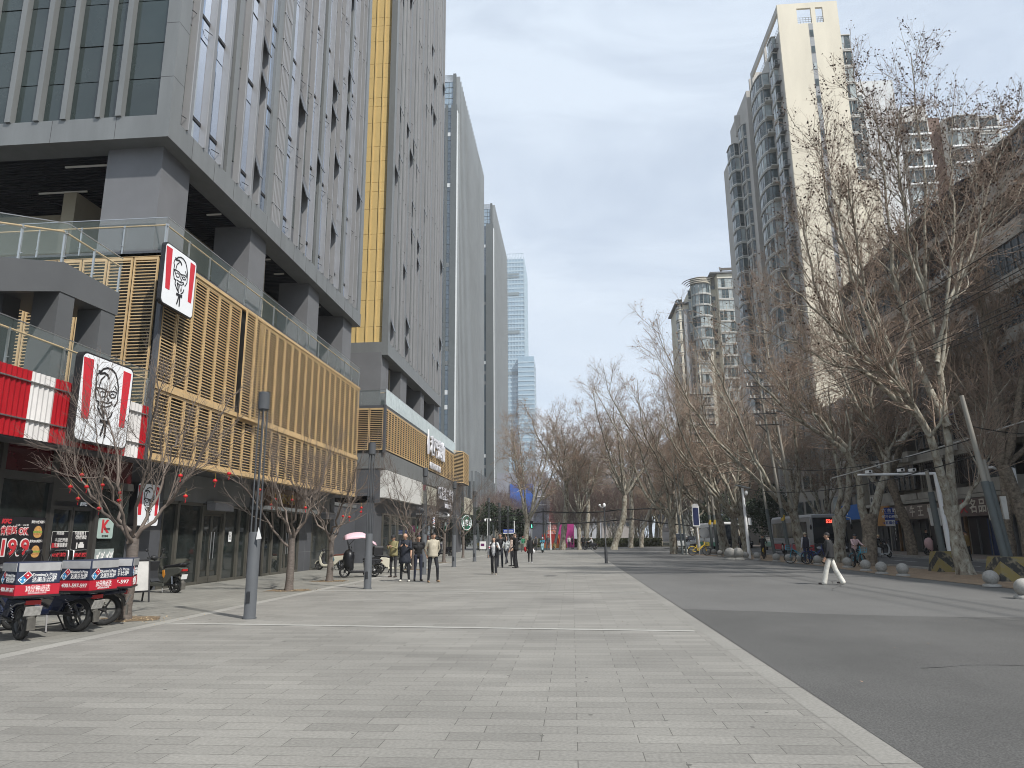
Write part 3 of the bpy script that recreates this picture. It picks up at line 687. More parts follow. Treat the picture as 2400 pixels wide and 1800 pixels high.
slab_tower('further grey slab tower, standing next to the hazy blue skyscraper', -27.8, 256, 312, 121.5, 131.0, 26, 4,
    [(-2.9, 0.0), (-7.2, -5.1), (-9.4, -8.0), (-12.0, -11.0), (-26, -15)])
def blue_tower():
    t = thing('glass_skyscraper', 'pale blue glass skyscraper fading into haze beside the slab towers', 'skyscraper')
    gb = M('hazed_blue_curtain_wall', (.24, .34, .42), .15, 0, .12, .05, spec=.9); gl = M('hazed_blue_spandrel', (.36, .45, .51), .3, 0, .05, .1); lv = M('plant_louver', (.16, .2, .22), .6)  # wall and spandrel blues lightened: distance haze painted into their colour
    Y = 640; x1 = -40.0; x0 = -78; ZT = 267
    boxes('tower_body', gb, t, (x0, x1, Y, Y+55, 0, ZT-2))
    m = MB().mat(gl); k = 0; z = 6
    while z < ZT-4:
        m.box(x0-.3, x1+.1, Y-.3, Y-.05, z, z+1.5); m.box(x1+.05, x1+.3, Y, Y+55, z, z+1.2); z += 4.4; k += 1
    for i in range(14): m.box(x0+i*2.9, x0+i*2.9+.4, Y-.5, Y-.31, 0, ZT)
    for i in range(20): m.box(x1+.31, x1+.6, Y+i*2.8, Y+i*2.8+.5, 0, ZT)
    m.build('spandrel', None, t)
    for z in (110, 150, 190, 228, 246, 249): boxes('plant_floor', lv, t, (x0+1, x1-4.5, Y-.8, Y-.52, z, z+(1.6 if z > 240 else 3.2)))
    m = MB().mat(gl)
    for i in range(9): m.box(x0, x1, Y, Y+.5, ZT-2+i*.01, ZT-1.9+i*.01)
    for i in range(26): m.box(x0+i*1.5, x0+i*1.5+.3, Y, Y+.3, ZT-2, ZT+4)
    m.box(x0, x1, Y, Y+.3, ZT+3.7, ZT+4.1); m.build('crown_frame', None, t)
    boxes('annex', gb, t, (x1-6, x1+8.8, Y-6, Y+30, 0, 166)); m = MB().mat(gl); z = 6
    while z < 164: m.box(x1-6.1, x1+8.9, Y-6.3, Y-6.01, z, z+1.3); m.box(x1+8.81, x1+9.0, Y-6, Y+30, z, z+1.3); z += 4.4
    m.build('annex_band', None, t)
blue_tower()
def far_low():
    t = thing('screen_building', 'low grey building with a big blue screen behind the bare trees', 'building')
    gw = M('hazy_grey_wall', (.26, .27, .31), .7, 0, .1, .1)
    boxes('wall', gw, t, (-45, -9.0, 262, 300, 0, 25)); boxes('screen', M('blue_screen', (.045, .12, .42), .4, 0, .15, .1), t, (-22.5, -14.0, 261.6, 261.98, 10.5, 20.8))
    m = MB().mat(white_p)
    for z in (13, 16, 19): m.box(-12.4, -9.2, 261.7, 261.95, z, z+.35)
    m.build('sign_line', None, t)
    t = thing('pink_tower', 'pinkish red tapering tower front seen between the bare trunks', 'building')
    pk = M('pink_facade', (.50, .20, .19), .6, 0, .1, .1)
    m = MB().mat(pk); a = 256
    m.add([(-8.8, a, 0), (-1.8, a, 0), (-1.8, a+8, 0), (-8.8, a+8, 0), (-6.9, a, 21), (-5.9, a, 21), (-5.9, a+8, 21), (-6.9, a+8, 21)], [(0,3,2,1),(4,5,6,7),(0,1,5,4),(1,2,6,5),(2,3,7,6),(3,0,4,7)], False)
    m.build('tapered_front', None, t)
    m = MB().mat(M('pink_mullion', (.62, .36, .34), .6))
    for k in range(12): z = 1+k*1.7; w = 1-z/21; m.box(-6.9-1.9*w, -5.9+4.1*w, a-.15, a-.02, z, z+.12)
    m.build('facade_band', None, t)
    for (x0, x1, y, z, lab, c) in ((-2, 12, 300, 36, 'pale office block far down the street behind the central trees', (.36, .37, .39)), (14, 30, 340, 34, 'brownish office block far behind the right hand trees', (.30, .27, .25)), (-4, 9, 420, 46, 'light tower faint behind the central plane trees', (.42, .43, .45))):
        t = thing('distant_block', lab, 'building'); w = M('distant_wall_%d' % int(z), c, .7, 0, .08, .1)
        boxes('wall', w, t, (x0, x1, y, y+18, 0, z)); m = MB().mat(ftd)
        for k in range(2, int(z/3.2)):
            for i in range(int((x1-x0)/2.2)): m.box(x0+.5+i*2.2, x0+1.9+i*2.2, y-.1, y-.02, k*3.2, k*3.2+1.6)
        m.build('window', None, t)['kind'] = 'stuff'
far_low()
# ================================================================== right side: apartment towers
cream = M('cream_render', (.66, .605, .49), .85, 0, .10, .25, bump=.1, stretch=(1, 1, .25)); cream_sh = M('cream_render_shaded', (.42, .40, .37), .85, 0, .08, .3)  # greyed cream: shade painted on the tower's sides; F2's walls reuse it
slabw = M('balcony_slab', (.52, .51, .48), .8, 0, .12, 1); apt_glass = M('apartment_glass', (.055, .075, .08), .08, 0, .55, .6, spec=.8); apt_fr = M('apartment_frame', (.13, .135, .14), .5)
curt = M('curtain_glass', (.34, .38, .38), .2, 0, .3, .8, spec=.6); acm = M('ac_white', (.50, .49, .46), .6, 0, .15, 3); stripe = M('grey_stripe', (.27, .28, .29), .7)
fanm = M('ac_fan', (.06, .06, .06), .7)
def ac_unit(parent, c, d, label=None):
    """outdoor unit, c = centre of its back, d = outward direction (plan)"""
    d = Vector((*d, 0)); s = Vector((-d.y, d.x, 0)); m = MB().mat(acm); c = Vector(c)
    mt = Matrix(((s.x, d.x, 0, c.x+d.x*.17), (s.y, d.y, 0, c.y+d.y*.17), (0, 0, 1, c.z), (0, 0, 0, 1)))
    m.mbox(mt, .85, .32, .6); m.mat(fanm)
    m.prism([(.21*math.cos(a*math.pi/5)-.12, .21*math.sin(a*math.pi/5)) for a in range(10)], Matrix(((s.x, 0, d.x, c.x+d.x*.331), (s.y, 0, d.y, c.y+d.y*.331), (0, 1, 0, c.z), (0, 0, 0, 1))), .006)
    return m.build('ac_unit', None, parent)
def bay(parent, pts, z, h, rng, slab=.35, sill=.7, name='bay_window'):
    """glazed bay following plan polyline pts"""
    m = MB().mat(slabw)
    for a, b in zip(pts, pts[1:]):
        m.bar((*a, z+.1), (*b, z+.1), .28, .22); m.bar((*a, z+h-.12), (*b, z+h-.12), .3, .14)
        L = math.dist(a, b); n = max(1, round(L/.9))
        for i in range(n):
            p = Vector((*a, 0)).lerp(Vector((*b, 0)), (i+.06)/n); q = Vector((*a, 0)).lerp(Vector((*b, 0)), (i+.94)/n)
            g = curt if rng.random() < (.55 if pts[0][1] > 170 else .32) else apt_glass
            for z0, z1 in ((z+.24, z+.95), (z+1.0, z+h-.22)):
                m.mat(g); m.add([(p.x, p.y, z0), (q.x, q.y, z0), (q.x, q.y, z1), (p.x, p.y, z1)], [(0, 1, 2, 3)], False)
            m.mat(apt_fr if rng.random() < .7 else slabw); m.bar((p.x, p.y, z+.2), (p.x, p.y, z+h-.2), .07)
        m.mat(slabw)
    return m.build(name, None, parent)
def make_F():
    rng = random.Random(21)
    t = thing('apartment_tower', 'tall cream apartment tower with a blank sunlit end wall and one window strip', 'apartment building')
    X0, X1, Y, ZT, fh = 36.4, 46.1, 105.0, 88.3, 3.05
    # end wall with two roof openings built from pieces
    ow = [(39.5, 41.8, 84.4, 87.3), (42.5, 43.7, 84.4, 87.3)]
    bs = [(X0, X1, Y, Y+.4, 0, 84.4), (X0, X1, Y, Y+.4, 87.3, ZT), (X0, 39.5, Y, Y+.4, 84.4, 87.3), (41.8, 42.5, Y, Y+.4, 84.4, 87.3), (43.7, X1, Y, Y+.4, 84.4, 87.3)]
    boxes('end_wall', cream, t, *bs)
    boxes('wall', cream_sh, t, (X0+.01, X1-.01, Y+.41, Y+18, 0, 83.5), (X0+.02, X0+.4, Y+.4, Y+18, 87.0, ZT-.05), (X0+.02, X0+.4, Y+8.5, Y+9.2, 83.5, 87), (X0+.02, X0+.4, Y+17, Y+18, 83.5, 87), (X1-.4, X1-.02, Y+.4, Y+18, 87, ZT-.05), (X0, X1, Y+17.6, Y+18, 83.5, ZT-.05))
    m = MB().mat(apt_fr)
    for a, b, c, d in ow:
        for k in range(3): m.box(a, b, Y+.1, Y+.14, c+.35+k*.4, c+.39+k*.4)
        for i in range(6): xx = a+(b-a)*i/5; m.box(xx-.02, xx+.02, Y+.09, Y+.15, c, c+1.2)
    for k in range(3): m.box(X0+.15, X0+.19, Y+.5, Y+17, 83.8+k*.4, 83.84+k*.4)
    m.build('roof_railing', None, t)
    boxes('stair_strip', stripe, t, (41.15, 41.85, Y-.012, Y+.1, 3, 84.3))
    for k in range(1, 27):
        z = 84.4-fh*k+.4; m = MB().mat(apt_fr); m.box(41.2, 41.83, Y-.05, Y-.013, z, z+1.35); m.mat(curt if k % 3 == 0 else apt_glass); m.box(41.26, 41.77, Y-.06, Y-.051, z+.06, z+1.29); m.build('stair_window', None, t)
    xs = X0
    for k in range(27):
        z = 81.0-fh*k
        if z < 2: break
        # square bay near the end wall
        bay(t, [(xs, Y+2.2), (xs-.75, Y+2.2), (xs-.75, Y+4.4), (xs, Y+4.4)], z, fh-.1, rng)
        boxes('balcony_rail', apt_fr, t, (xs-.8, xs-.76, Y+1.2, Y+2.1, z, z+.9), (xs-.8, xs, Y+1.2, Y+1.24, z+.8, z+.88), (xs-.8, xs, Y+1.15, Y+2.15, z-.08, z))
        if z < 79:
            arc = [(xs-.0, Y+7.4)] + [(xs-1.15-.7*math.sin(a), Y+7.6+(1-math.cos(a))*3.4) for a in (0, .5, 1.0, 1.57, 2.1, 2.7)] + [(xs, Y+14.4)]
            bay(t, arc, z, fh-.1, rng)
            if rng.random() < .7: ac_unit(t, (xs-.65, Y+7.35, z+.6), (0, -1))
            boxes('balcony_slab', slabw, t, (xs-1.2, xs, Y+6.5, Y+7.4, z-.1, z+.05))
            m = MB().mat(apt_glass); m.box(xs-.03, xs-.01, Y+5.2, Y+5.9, z+.9, z+2.1); m.build('window', None, t)
    # right-hand bays
    for k in range(27):
        z = 80.0-fh*k
        if z < 2: break
        bay(t, [(X1, Y+1.5), (X1+2.0, Y+1.5), (X1+2.0, Y+4.5), (X1, Y+4.5)], z, fh-.1, rng)
    boxes('side_wing', cream, t, (X1+1.6, X1+3.59, Y+5, Y+12, 0, 81.5), (X1+.01, X1+3.3, Y+.6, Y+1.4, 0, 56))
    boxes('side_wing', M('pale_grey_render', (.60, .61, .61), .8, 0, .06, .2), t, (X1+3.6, X1+10.4, Y+6.5, Y+16, 0, 77.4))
    m = MB()
    for k in range(20):
        z = 72-fh*k
        for x in (X1+3.7,):
            bay(t, [(x, Y+6.45), (x+1.4, Y+6.45)], z, fh-.2, rng)
    return t
make_F()
def make_F2():
    rng = random.Random(22)
    t = thing('apartment_tower', 'grey and beige apartment tower directly behind the cream one, rounded bays on its left edge', 'apartment building')
    X0, Y, fh = 35.9, 125.0, 3.05
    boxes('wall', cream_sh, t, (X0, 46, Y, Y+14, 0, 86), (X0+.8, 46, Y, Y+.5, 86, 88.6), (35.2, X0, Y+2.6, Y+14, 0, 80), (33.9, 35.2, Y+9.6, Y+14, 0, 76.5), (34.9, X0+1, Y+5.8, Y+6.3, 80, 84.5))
    for k in range(26):
        z = 77.5-fh*k
        if z < 2: break
        arc = [(X0, Y+2.2)] + [(35.4-.4*math.sin(a), Y+2.4+a*1.1) for a in (0, .7, 1.4, 2.1)] + [(35.2, Y+5.2)]
        bay(t, arc, z, fh-.1, rng)
        bay(t, [(35.2, Y+6.0), (34.3, Y+5.8), (33.7, Y+6.8), (33.7, Y+9.2), (34.3, Y+9.8)], z-2, fh-.1, rng)
make_F2()
def make_G():
    rng = random.Random(31)
    t = thing('apartment_tower', 'lower apartment block with a cylindrical glazed bay and roof pergolas, left of the cream tower', 'apartment building')
    Y, fh = 178.0, 3.0; gw = M('weathered_beige', (.62, .58, .48), .85, 0, .14, .3, stretch=(1, 1, .3))
    boxes('wall', gw, t, (31.6, 45.6, Y+2.2, Y+16, 0, 66), (28.2, 31.6, Y+3.2, Y+16, 0, 61.5), (38.2, 45.5, Y, Y+3, 0, 68.6), (28.4, 29.0, Y+3, Y+3.19, 0, 62))
    boxes('grey_pier', stripe, t, (29.5, 30.9, Y+2.6, Y+3.18, 0, 60))
    boxes('roof_slab', apt_fr, t, (36.4, 45.9, Y-.5, Y+12, 68.6, 69.0)); boxes('roof_slab', apt_fr, t, (27.4, 31.6, Y+2.4, Y+16, 61.6, 62.0))
    m = MB().mat(M('pergola_frame', (.10, .09, .08), .6))
    for k in range(6): m.bar((39.4+k*.22, Y+k*1.4, 69.6+k*.62), (44.0+k*.22, Y+k*1.4, 69.6+k*.62), .2, .3)
    m.bar((39.3, Y, 69.4), (40.7, Y+7.4, 73.1), .3, .35); m.bar((44.0, Y, 69.4), (45.4, Y+7.4, 73.1), .3, .35)
    for a, b in ((39.5, 0), (44, 0), (40.7, 7), (45.2, 7)): m.box(a, a+.2, Y+b, Y+b+.2, 68.9, 69.6+b*.5)
    # curved eave over the cylinder
    for k in range(4):
        r = 4.6-k*.5; pts = [(34.2-r*math.cos(a), Y+3-r*math.sin(a), 67.2-.3*k) for a in [i*math.pi/10 for i in range(0, 8)]]
        m.tube(pts, .13, 4)
    m.build('pergola', None, t)
    for k in range(22):
        z = 63.4-fh*k
        if z < 2: break
        if k < 6:
            arc = [(34.3-2.6*math.cos(a), Y+2.4-2.6*math.sin(a)*.9) for a in [i*math.pi/8 for i in range(9)]]
            bay(t, arc, z-(0 if k else 0), fh-.05, rng)
        else:
            boxes('bay_wall', gw, t, (32.3, 36.2, Y+1.0, Y+2.19, z-.01, z+fh-.02)); bay(t, [(31.9, Y+1.3), (33.0, Y+.9), (35.4, Y+.9)], z, fh-.3, rng)
        bay(t, [(38.3, Y-.02), (45.3, Y-.02)], z+1.2, fh-.15, rng)
        if rng.random() < .8: ac_unit(t, (37.2, Y+2.2, z+1.2), (0, -1))
        m = MB().mat(apt_glass); m.box(37.0, 37.9, Y+2.1, Y+2.19, z+1.7, z+2.7); m.build('window', None, t)
        bay(t, [(31.6, Y+2.2), (30.9, Y+2.2), (30.9, Y+2.5)], z-1, fh-.3, rng)
        bay(t, [(29.4, Y+3.1), (28.1, Y+3.0), (27.9, Y+5.0)], z-3, fh-.4, rng)
    t.location.x = 1.3
    boxes('drain_pipe', white_p, t, (45.1, 45.45, Y-.3, Y-.02, 0, 68))
    arc = [(34.3-2.7*math.cos(a), Y+2.4-2.7*math.sin(a)*.9) for a in [i*math.pi/12 for i in range(13)]]
    m = MB().mat(gw); m.prism(arc, Matrix.Translation((0, 0, 66.4)), 1.6); m.build('cornice', None, t)
make_G()
def make_R2():
    rng = random.Random(33)
    t = thing('apartment_tower', 'white balconied apartment tower with a brown recess, behind the big leafy crowned plane tree', 'apartment building')
    Y, fh = 112.0, 3.0; wh = M('white_tile_wall', (.58, .57, .54), .7, 0, .08, .3)
    boxes('wall', wh, t, (57.5, 61.5, Y, Y+12, 0, 72.5), (64.2, 73, Y, Y+12, 0, 70)); boxes('recess_wall', M('brown_tile', (.14, .085, .065), .7), t, (61.5, 64.2, Y+1.5, Y+12, 0, 71))
    for k in range(23):
        z = 67-fh*k
        if z < 2: break
        bay(t, [(57.3, Y-.02), (61.4, Y-.02)], z, fh-.3, rng); bay(t, [(64.4, Y-.02), (65.2, Y-1.1), (68.5, Y-1.1), (69.2, Y-.02)], z, fh-.3, rng); bay(t, [(69.6, Y-.02), (72.6, Y-.02)], z, fh-.3, rng)
        boxes('balcony_slab', white_p, t, (57.2, 61.6, Y-.5, Y-.2, z-.15, z+.15), (64.2, 73.2, Y-1.35, Y-1.2, z-.15, z+.15))
make_R2()
# ------------------------------------------------------------------ old street building H
def make_H():
    rng = random.Random(41)
    t = thing('old_apartment_block', 'long weathered apartment block with caged balconies and shops, along the street on the right', 'apartment building')
    X, Y0, Y1, ZT = 28.0, 2.0, 72.3, 25.6
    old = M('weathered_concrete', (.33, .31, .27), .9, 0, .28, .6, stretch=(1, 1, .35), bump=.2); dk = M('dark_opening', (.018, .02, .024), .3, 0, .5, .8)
    cage = M('rusty_cage', (.06, .052, .045), .7); blue_tarp = M('blue_awning', (.03, .06, .2), .7)
    boxes('wall', old, t, (X+.9, X+14, Y0, Y1, 0, ZT), (X+.3, X+14, Y0, Y1+.2, ZT, ZT+.6))
    boxes('canopy_slab', old, t, (X-.6, X+.9, Y0, Y1, 4.0, 4.25))
    nf = 7; fh = 3.05
    y = Y0; bi = 0
    while y < Y1-3.0:
        w = rng.choice((3.6, 4.4, 5.0)); b = min(y+w, Y1-.2)
        boxes('party_wall', old, t, (X+.1, X+.899, y-.12, y+.12, 4.25, ZT))
        for f in range(nf):
            z = 4.3+f*fh; kind = rng.random(); prot = 0.0 if kind < .5 else rng.choice((.35, .6))
            m = MB()
            m.mat(old).box(X+.0-prot, X+.899, y+.13, b-.13, z, z+(.85 if rng.random() < .7 else .5))
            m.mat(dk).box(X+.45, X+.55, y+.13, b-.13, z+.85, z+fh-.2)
            m.mat(apt_fr if kind < .6 else slabw); n = rng.choice((4, 5, 6))
            if kind < .72:
                for i in range(n+1): yy = y+.18+(b-y-.36)*i/n; m.box(X+.02-prot, X+.08-prot, yy-.03, yy+.03, z+.85, z+fh-.25)
                m.box(X+.02-prot, X+.08-prot, y+.15, b-.15, z+1.9, z+1.95); m.mat(M('old_window_glass', (.045, .055, .06), .12, 0, .6, .5, spec=.7)).box(X+.09-prot, X+.12-prot, y+.16, b-.16, z+.86, z+fh-.25)
                if rng.random() < .4: m.mat(curt).box(X+.13-prot, X+.15-prot, y+.2, y+(b-y)*rng.uniform(.3, .6), z+.9, z+fh-.3)
            else:
                m.mat(cage)
                for i in range(14): yy = y+.18+(b-y-.36)*i/13; m.box(X-.02-prot, X+.01-prot, yy-.012, yy+.012, z+.8, z+fh-.3)
                for q in (1.3, 1.9, 2.5): m.box(X-.02-prot, X+.01-prot, y+.18, b-.18, z+q, z+q+.03)
            m.mat(old).box(X-.05-prot, X+.899, y+.13, b-.13, z+fh-.24, z+fh-.02)
            m.build('balcony', None, t)
            if rng.random() < .5: ac_unit(t, (X-.02-prot, y+rng.uniform(.9, b-y-.9), z+rng.choice((.35, .4))), (-1, 0))
            if rng.random() < .14: 
                m = MB().mat(blue_tarp if rng.random() < .5 else curt); m.add([(X-.1-prot, y+.2, z+fh-.3), (X-.1-prot, b-.2, z+fh-.3), (X-1.0-prot, b-.2, z+fh-.75), (X-1.0-prot, y+.2, z+fh-.75)], [(0, 1, 2, 3)], False); m.build('awning', None, t)
        y = b
    # roof vines (dry creeper)
    # shops
    y = Y0+.5; k = 0
    sh = M('roller_shutter', (.08, .085, .08), .5, .2, .15, 2, stretch=(1, .2, 12)); shb = M('blue_shutter', (.025, .05, .14), .5, .1, .1, 2)
    sb = M('shop_sign_board', (.16, .125, .10), .5, 0, .12, 1); sb2 = M('bronze_sign_board', (.12, .085, .075), .5, 0, .15, 1)
    tan = M('shop_timber', (.22, .13, .06), .6, 0, .2, 2)
    while y < Y1-4:
        w = rng.choice((4.2, 5.0, 5.8)); b = min(y+w, Y1-.3)
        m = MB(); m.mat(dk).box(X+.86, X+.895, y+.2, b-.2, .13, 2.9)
        kk = k % 4
        if kk == 0: m.mat(sh).box(X+.80, X+.86, y+.2, y+(b-y)*.5, .13, 2.6)
        if kk == 2: m.mat(shb).box(X+.80, X+.86, y+.3, y+(b-y)*.55, .13, 2.6)
        m.mat(tan if kk in (1, 3) else apt_fr).box(X+.70, X+.88, y, y+.2, .13, 2.9)
        m.mat(apt_fr)
        for i in range(1, 4): yy = y+(b-y)*i/4; m.box(X+.75, X+.85, yy-.04, yy+.04, .13, 2.6)
        m.build('shopfront', None, t)
        y = b; k += 1
    boxes('end_return', old, t, (X+.3, X+.9, Y1-.4, Y1, 0, ZT))
    return t
H = make_H()
def sign_board(name, label, y0, y1, z0, z1, mat, x=27.3, thick=.12, group=None):
    t = thing(name, label, 'shop sign', (x, (y0+y1)/2, z0), 0, group)
    w = (y1-y0)/2; m = MB().mat(mat); m.box(0, thick, -w, w, 0, z1-z0); m.build('board', None, t)
    return t
def shop_signs():
    ivory = M('ivory_letters', (.55, .50, .42), .5, 0, 0); redl = M('red_letters', (.42, .02, .03), .5, 0, 0)
    sb = MATS['shop_sign_board']; sb2 = MATS['bronze_sign_board']
    g = 'shop signs on the old apartment block'
    def put(t, s, y, z, size, mat=ivory): text(s, size, mat, t, face_mx(-.012, y, z), .01, .012)
    t = sign_board('shop_sign', 'brown fascia sign with pale characters 犀牛王, right of the blue street sign', 55.2, 64.0, 2.75, 3.85, sb, group=g)
    for s, yy in (('犀', 1.7), ('牛', .35), ('王', -1.0), ('牛', -2.5)): put(t, s, yy, .55, .92)
    m = MB().mat(ivory); m.tube([(-.02, 3.0+.3*math.cos(a), .55+.3*math.sin(a)) for a in [i*math.pi/4 for i in range(9)]], .05, 5); m.build('emblem', None, t)
    t = sign_board('shop_sign', 'dark bronze fascia sign with characters 之 and 名品 behind the plane trunk', 48.6, 55.0, 2.75, 3.95, sb2, group=g)
    for s, yy, mt in (('之', 1.7, ivory), ('火', .55, redl), ('名', -.7, ivory), ('品', -1.75, ivory)): put(t, s, yy, .6, .98, mt)
    t = sign_board('shop_sign', 'dark fascia sign with a black disc and the character 出, right end', 43.0, 48.4, 2.75, 3.95, sb, group=g)
    put(t, '出', .6, .6, 1.0); m = MB().mat(black_paint); m.prism([(.42*math.cos(i*math.pi/10), .42*math.sin(i*math.pi/10)) for i in range(20)], face_mx(-.003, 2.0, .6), .012); m.build('emblem', None, t)
    t = sign_board('shop_sign', 'orange and gold shop fascia beside the brown fascia sign', 64.3, 66.8, 2.3, 4.0, M('orange_board', (.42, .20, .05), .5, 0, .1), group=g)
    t = sign_board('shop_sign', 'blue shop fascia with a white swoosh above the bus', 69.5, 74.5, 3.0, 4.4, M('blue_board', (.02, .13, .42), .5, 0, .05), x=27.1, group=g)
    put(t, 'Y', 1.0, .8, 1.1, white_p)
    t = sign_board('shop_sign', 'narrow black vertical sign with white script near the second plane tree', 62.4, 62.9, .9, 2.5, black_m, x=27.0, group=g)
    for i, s in enumerate('style'): text(s, .32, white_p, t, face_mx(-.012, 0, 1.4-.28*i), .004)
    t = sign_board('shop_sign', 'grey shop fascia with a white number 1 beside the blue fascia', 77.8, 81.5, 2.4, 4.2, M('grey_board', (.2, .2, .2), .5), x=27.1, group=g)
    put(t, '1', .4, .9, 1.3, white_p)
shop_signs()
def more_blocks():
    rng = random.Random(55)
    for (x, y0, y1, z, lab, c) in ((29.5, 74.0, 100, 16, 'mid rise shop and flat block just beyond the old apartment block', (.33, .31, .28)), (29.0, 126, 165, 22, 'mid rise block beyond the cream tower along the right street', (.30, .27, .24)),
                                   (30.0, 200, 260, 30, 'long block at the far end of the right street', (.28, .26, .24))):
        t = thing('street_block', lab, 'building'); w = M('street_block_wall_%d' % int(z), c, .85, 0, .15, .4); boxes('wall', w, t, (x, x+7, y0, y1, 0, z))
        items = []
        for k in range(1, int(z/3.1)):
            n = int((y1-y0)/3.2)
            for i in range(n):
                yy = y0+.6+i*3.2; m = MB().mat(apt_fr); m.box(x-.12, x-.01, yy, yy+2.0, k*3.1+1.0, k*3.1+2.6); m.mat(curt if rng.random() < .3 else apt_glass); m.box(x-.14, x-.121, yy+.08, yy+1.92, k*3.1+1.08, k*3.1+2.5); items.append((yy, m))
        m0 = MB().mat(MATS['dark_opening']); m0.box(x-.3, x-.02, y0+.3, y1-.3, .1, 2.9); m0.mat(MATS['shop_sign_board']); m0.box(x-.6, x-.1, y0, y1, 3.0, 4.0); m0.build('shopfront', None, t)
        capped(items, 'window', t, cap=60)
more_blocks()

# ================================================================== trees
def plane_bark():
    m = bpy.data.materials.new('plane_bark'); m.use_nodes = True; nt = m.node_tree; N = nt.nodes; L = nt.links; p = N['Principled BSDF']
    tc = N.new('ShaderNodeTexCoord'); mp = N.new('ShaderNodeMapping'); mp.inputs['Scale'].default_value = (1, 1, .55); L.new(tc.outputs['Object'], mp.inputs[0])
    n = N.new('ShaderNodeTexNoise'); n.inputs['Scale'].default_value = 5.0; n.inputs['Detail'].default_value = 7; n.inputs['Roughness'].default_value = .62; n.inputs['Distortion'].default_value = .6; L.new(mp.outputs[0], n.inputs['Vector'])
    cr = N.new('ShaderNodeValToRGB'); e = cr.color_ramp.elements; e[0].position = .36; e[0].color = (.085, .062, .042, 1); e[1].position = .43; e[1].color = (.215, .185, .14, 1)
    for pos, c in ((.52, (.30, .275, .22, 1)), (.60, (.36, .345, .28, 1)), (.70, (.47, .46, .39, 1))):
        x = e.new(pos); x.color = c
    L.new(n.outputs['Fac'], cr.inputs[0]); L.new(cr.outputs[0], p.inputs['Base Color']); p.inputs['Roughness'].default_value = .85
    b = N.new('ShaderNodeBump'); b.inputs['Strength'].default_value = .5; b.inputs['Distance'].default_value = .03; L.new(n.outputs['Fac'], b.inputs['Height']); L.new(b.outputs[0], p.inputs['Normal'])
    return m
bark_p = plane_bark()
bark_rough = M('rough_plane_bark', (.20, .165, .125), .9, 0, .55, 7, bump=1.0, bscale=14)
twig_m = M('plane_twig', (.285, .215, .165), .85, 0, .35, 1.5); twig_l = M('pale_twig', (.26, .225, .185), .85, 0, .3, 1.5)
leaf_d = M('dry_leaf_dark', (.060, .034, .024), .8, 0, .5, 2.5); leaf_t = M('dry_leaf_tan', (.29, .19, .125), .8, 0, .5, 2.5)
bark_s = M('young_tree_bark', (.12, .10, .086), .75, 0, .35, 9, stretch=(1, 1, 4), bump=.4)
bark_sl = M('young_tree_twig', (.135, .108, .09), .7, 0, .25, 3)
leaf_g = M('evergreen_leaf', (.030, .048, .022), .6, 0, .5, 2)
def tubes_np(paths, rads, n):
    """paths (P,k,3), rads (P,k) -> verts, quads"""
    P, k, _ = paths.shape
    t = np.empty_like(paths); t[:, 1:-1] = paths[:, 2:]-paths[:, :-2]; t[:, 0] = paths[:, 1]-paths[:, 0]; t[:, -1] = paths[:, -1]-paths[:, -2]
    t /= np.linalg.norm(t, axis=2, keepdims=True)+1e-9
    ref = np.where(np.abs(t[:, :1, 2:3]) > .9, np.array([1., 0, 0]), np.array([0, 0, 1.])); ref = np.broadcast_to(ref, t.shape)
    x = np.cross(ref, t); x /= np.linalg.norm(x, axis=2, keepdims=True)+1e-9; y = np.cross(t, x)
    a = np.arange(n)*2*np.pi/n
    v = paths[:, :, None, :]+(x[:, :, None, :]*np.cos(a)[None, None, :, None]+y[:, :, None, :]*np.sin(a)[None, None, :, None])*rads[:, :, None, None]
    v = v.reshape(-1, 3); base = (np.arange(P)*k*n)[:, None, None]+(np.arange(k-1)*n)[None, :, None]+np.arange(n)[None, None, :]
    nxt = (np.arange(P)*k*n)[:, None, None]+(np.arange(k-1)*n)[None, :, None]+((np.arange(n)+1) % n)[None, None, :]
    q = np.stack([base, nxt, nxt+n, base+n], -1).reshape(-1, 4)
    return v, q
class NM:
    def __init__(s): s.v = []; s.q = []; s.m = []; s.n = 0; s.mats = []
    def add(s, v, q, mat):
        if len(v) == 0: return
        if mat not in s.mats: s.mats.append(mat)
        s.v.append(v); s.q.append(q+s.n); s.m.append(np.full(len(q), s.mats.index(mat), np.int32)); s.n += len(v)
    def build(s, name, parent=None):
        me = bpy.data.meshes.new(name); v = np.concatenate(s.v).astype(np.float32); q = np.concatenate(s.q).astype(np.int32)
        me.vertices.add(len(v)); me.vertices.foreach_set('co', v.ravel()); me.loops.add(q.size); me.loops.foreach_set('vertex_index', q.ravel())
        me.polygons.add(len(q)); me.polygons.foreach_set('loop_start', np.arange(len(q), dtype=np.int32)*4)
        me.polygons.foreach_set('material_index', np.concatenate(s.m)); me.polygons.foreach_set('use_smooth', np.ones(len(q), bool))
        for m in s.mats: me.materials.append(m)
        me.update(calc_edges=True); me.validate(); o = bpy.data.objects.new(name, me); COL.objects.link(o)
        if parent: o.parent = parent
        return o
def leaf_quads(c, size, rg):
    n = len(c); u = rg.normal(size=(n, 3)); u /= np.linalg.norm(u, axis=1, keepdims=True); w = rg.normal(size=(n, 3)); w -= (w*u).sum(1, keepdims=True)*u; w /= np.linalg.norm(w, axis=1, keepdims=True)
    s = (size*rg.uniform(.6, 1.5, n))[:, None]; u = u*s; w = w*s*.8
    v = np.stack([c-u, c-w*.9, c+u*.8, c+w], 1).reshape(-1, 3); q = np.arange(n*4).reshape(-1, 4); return v, q
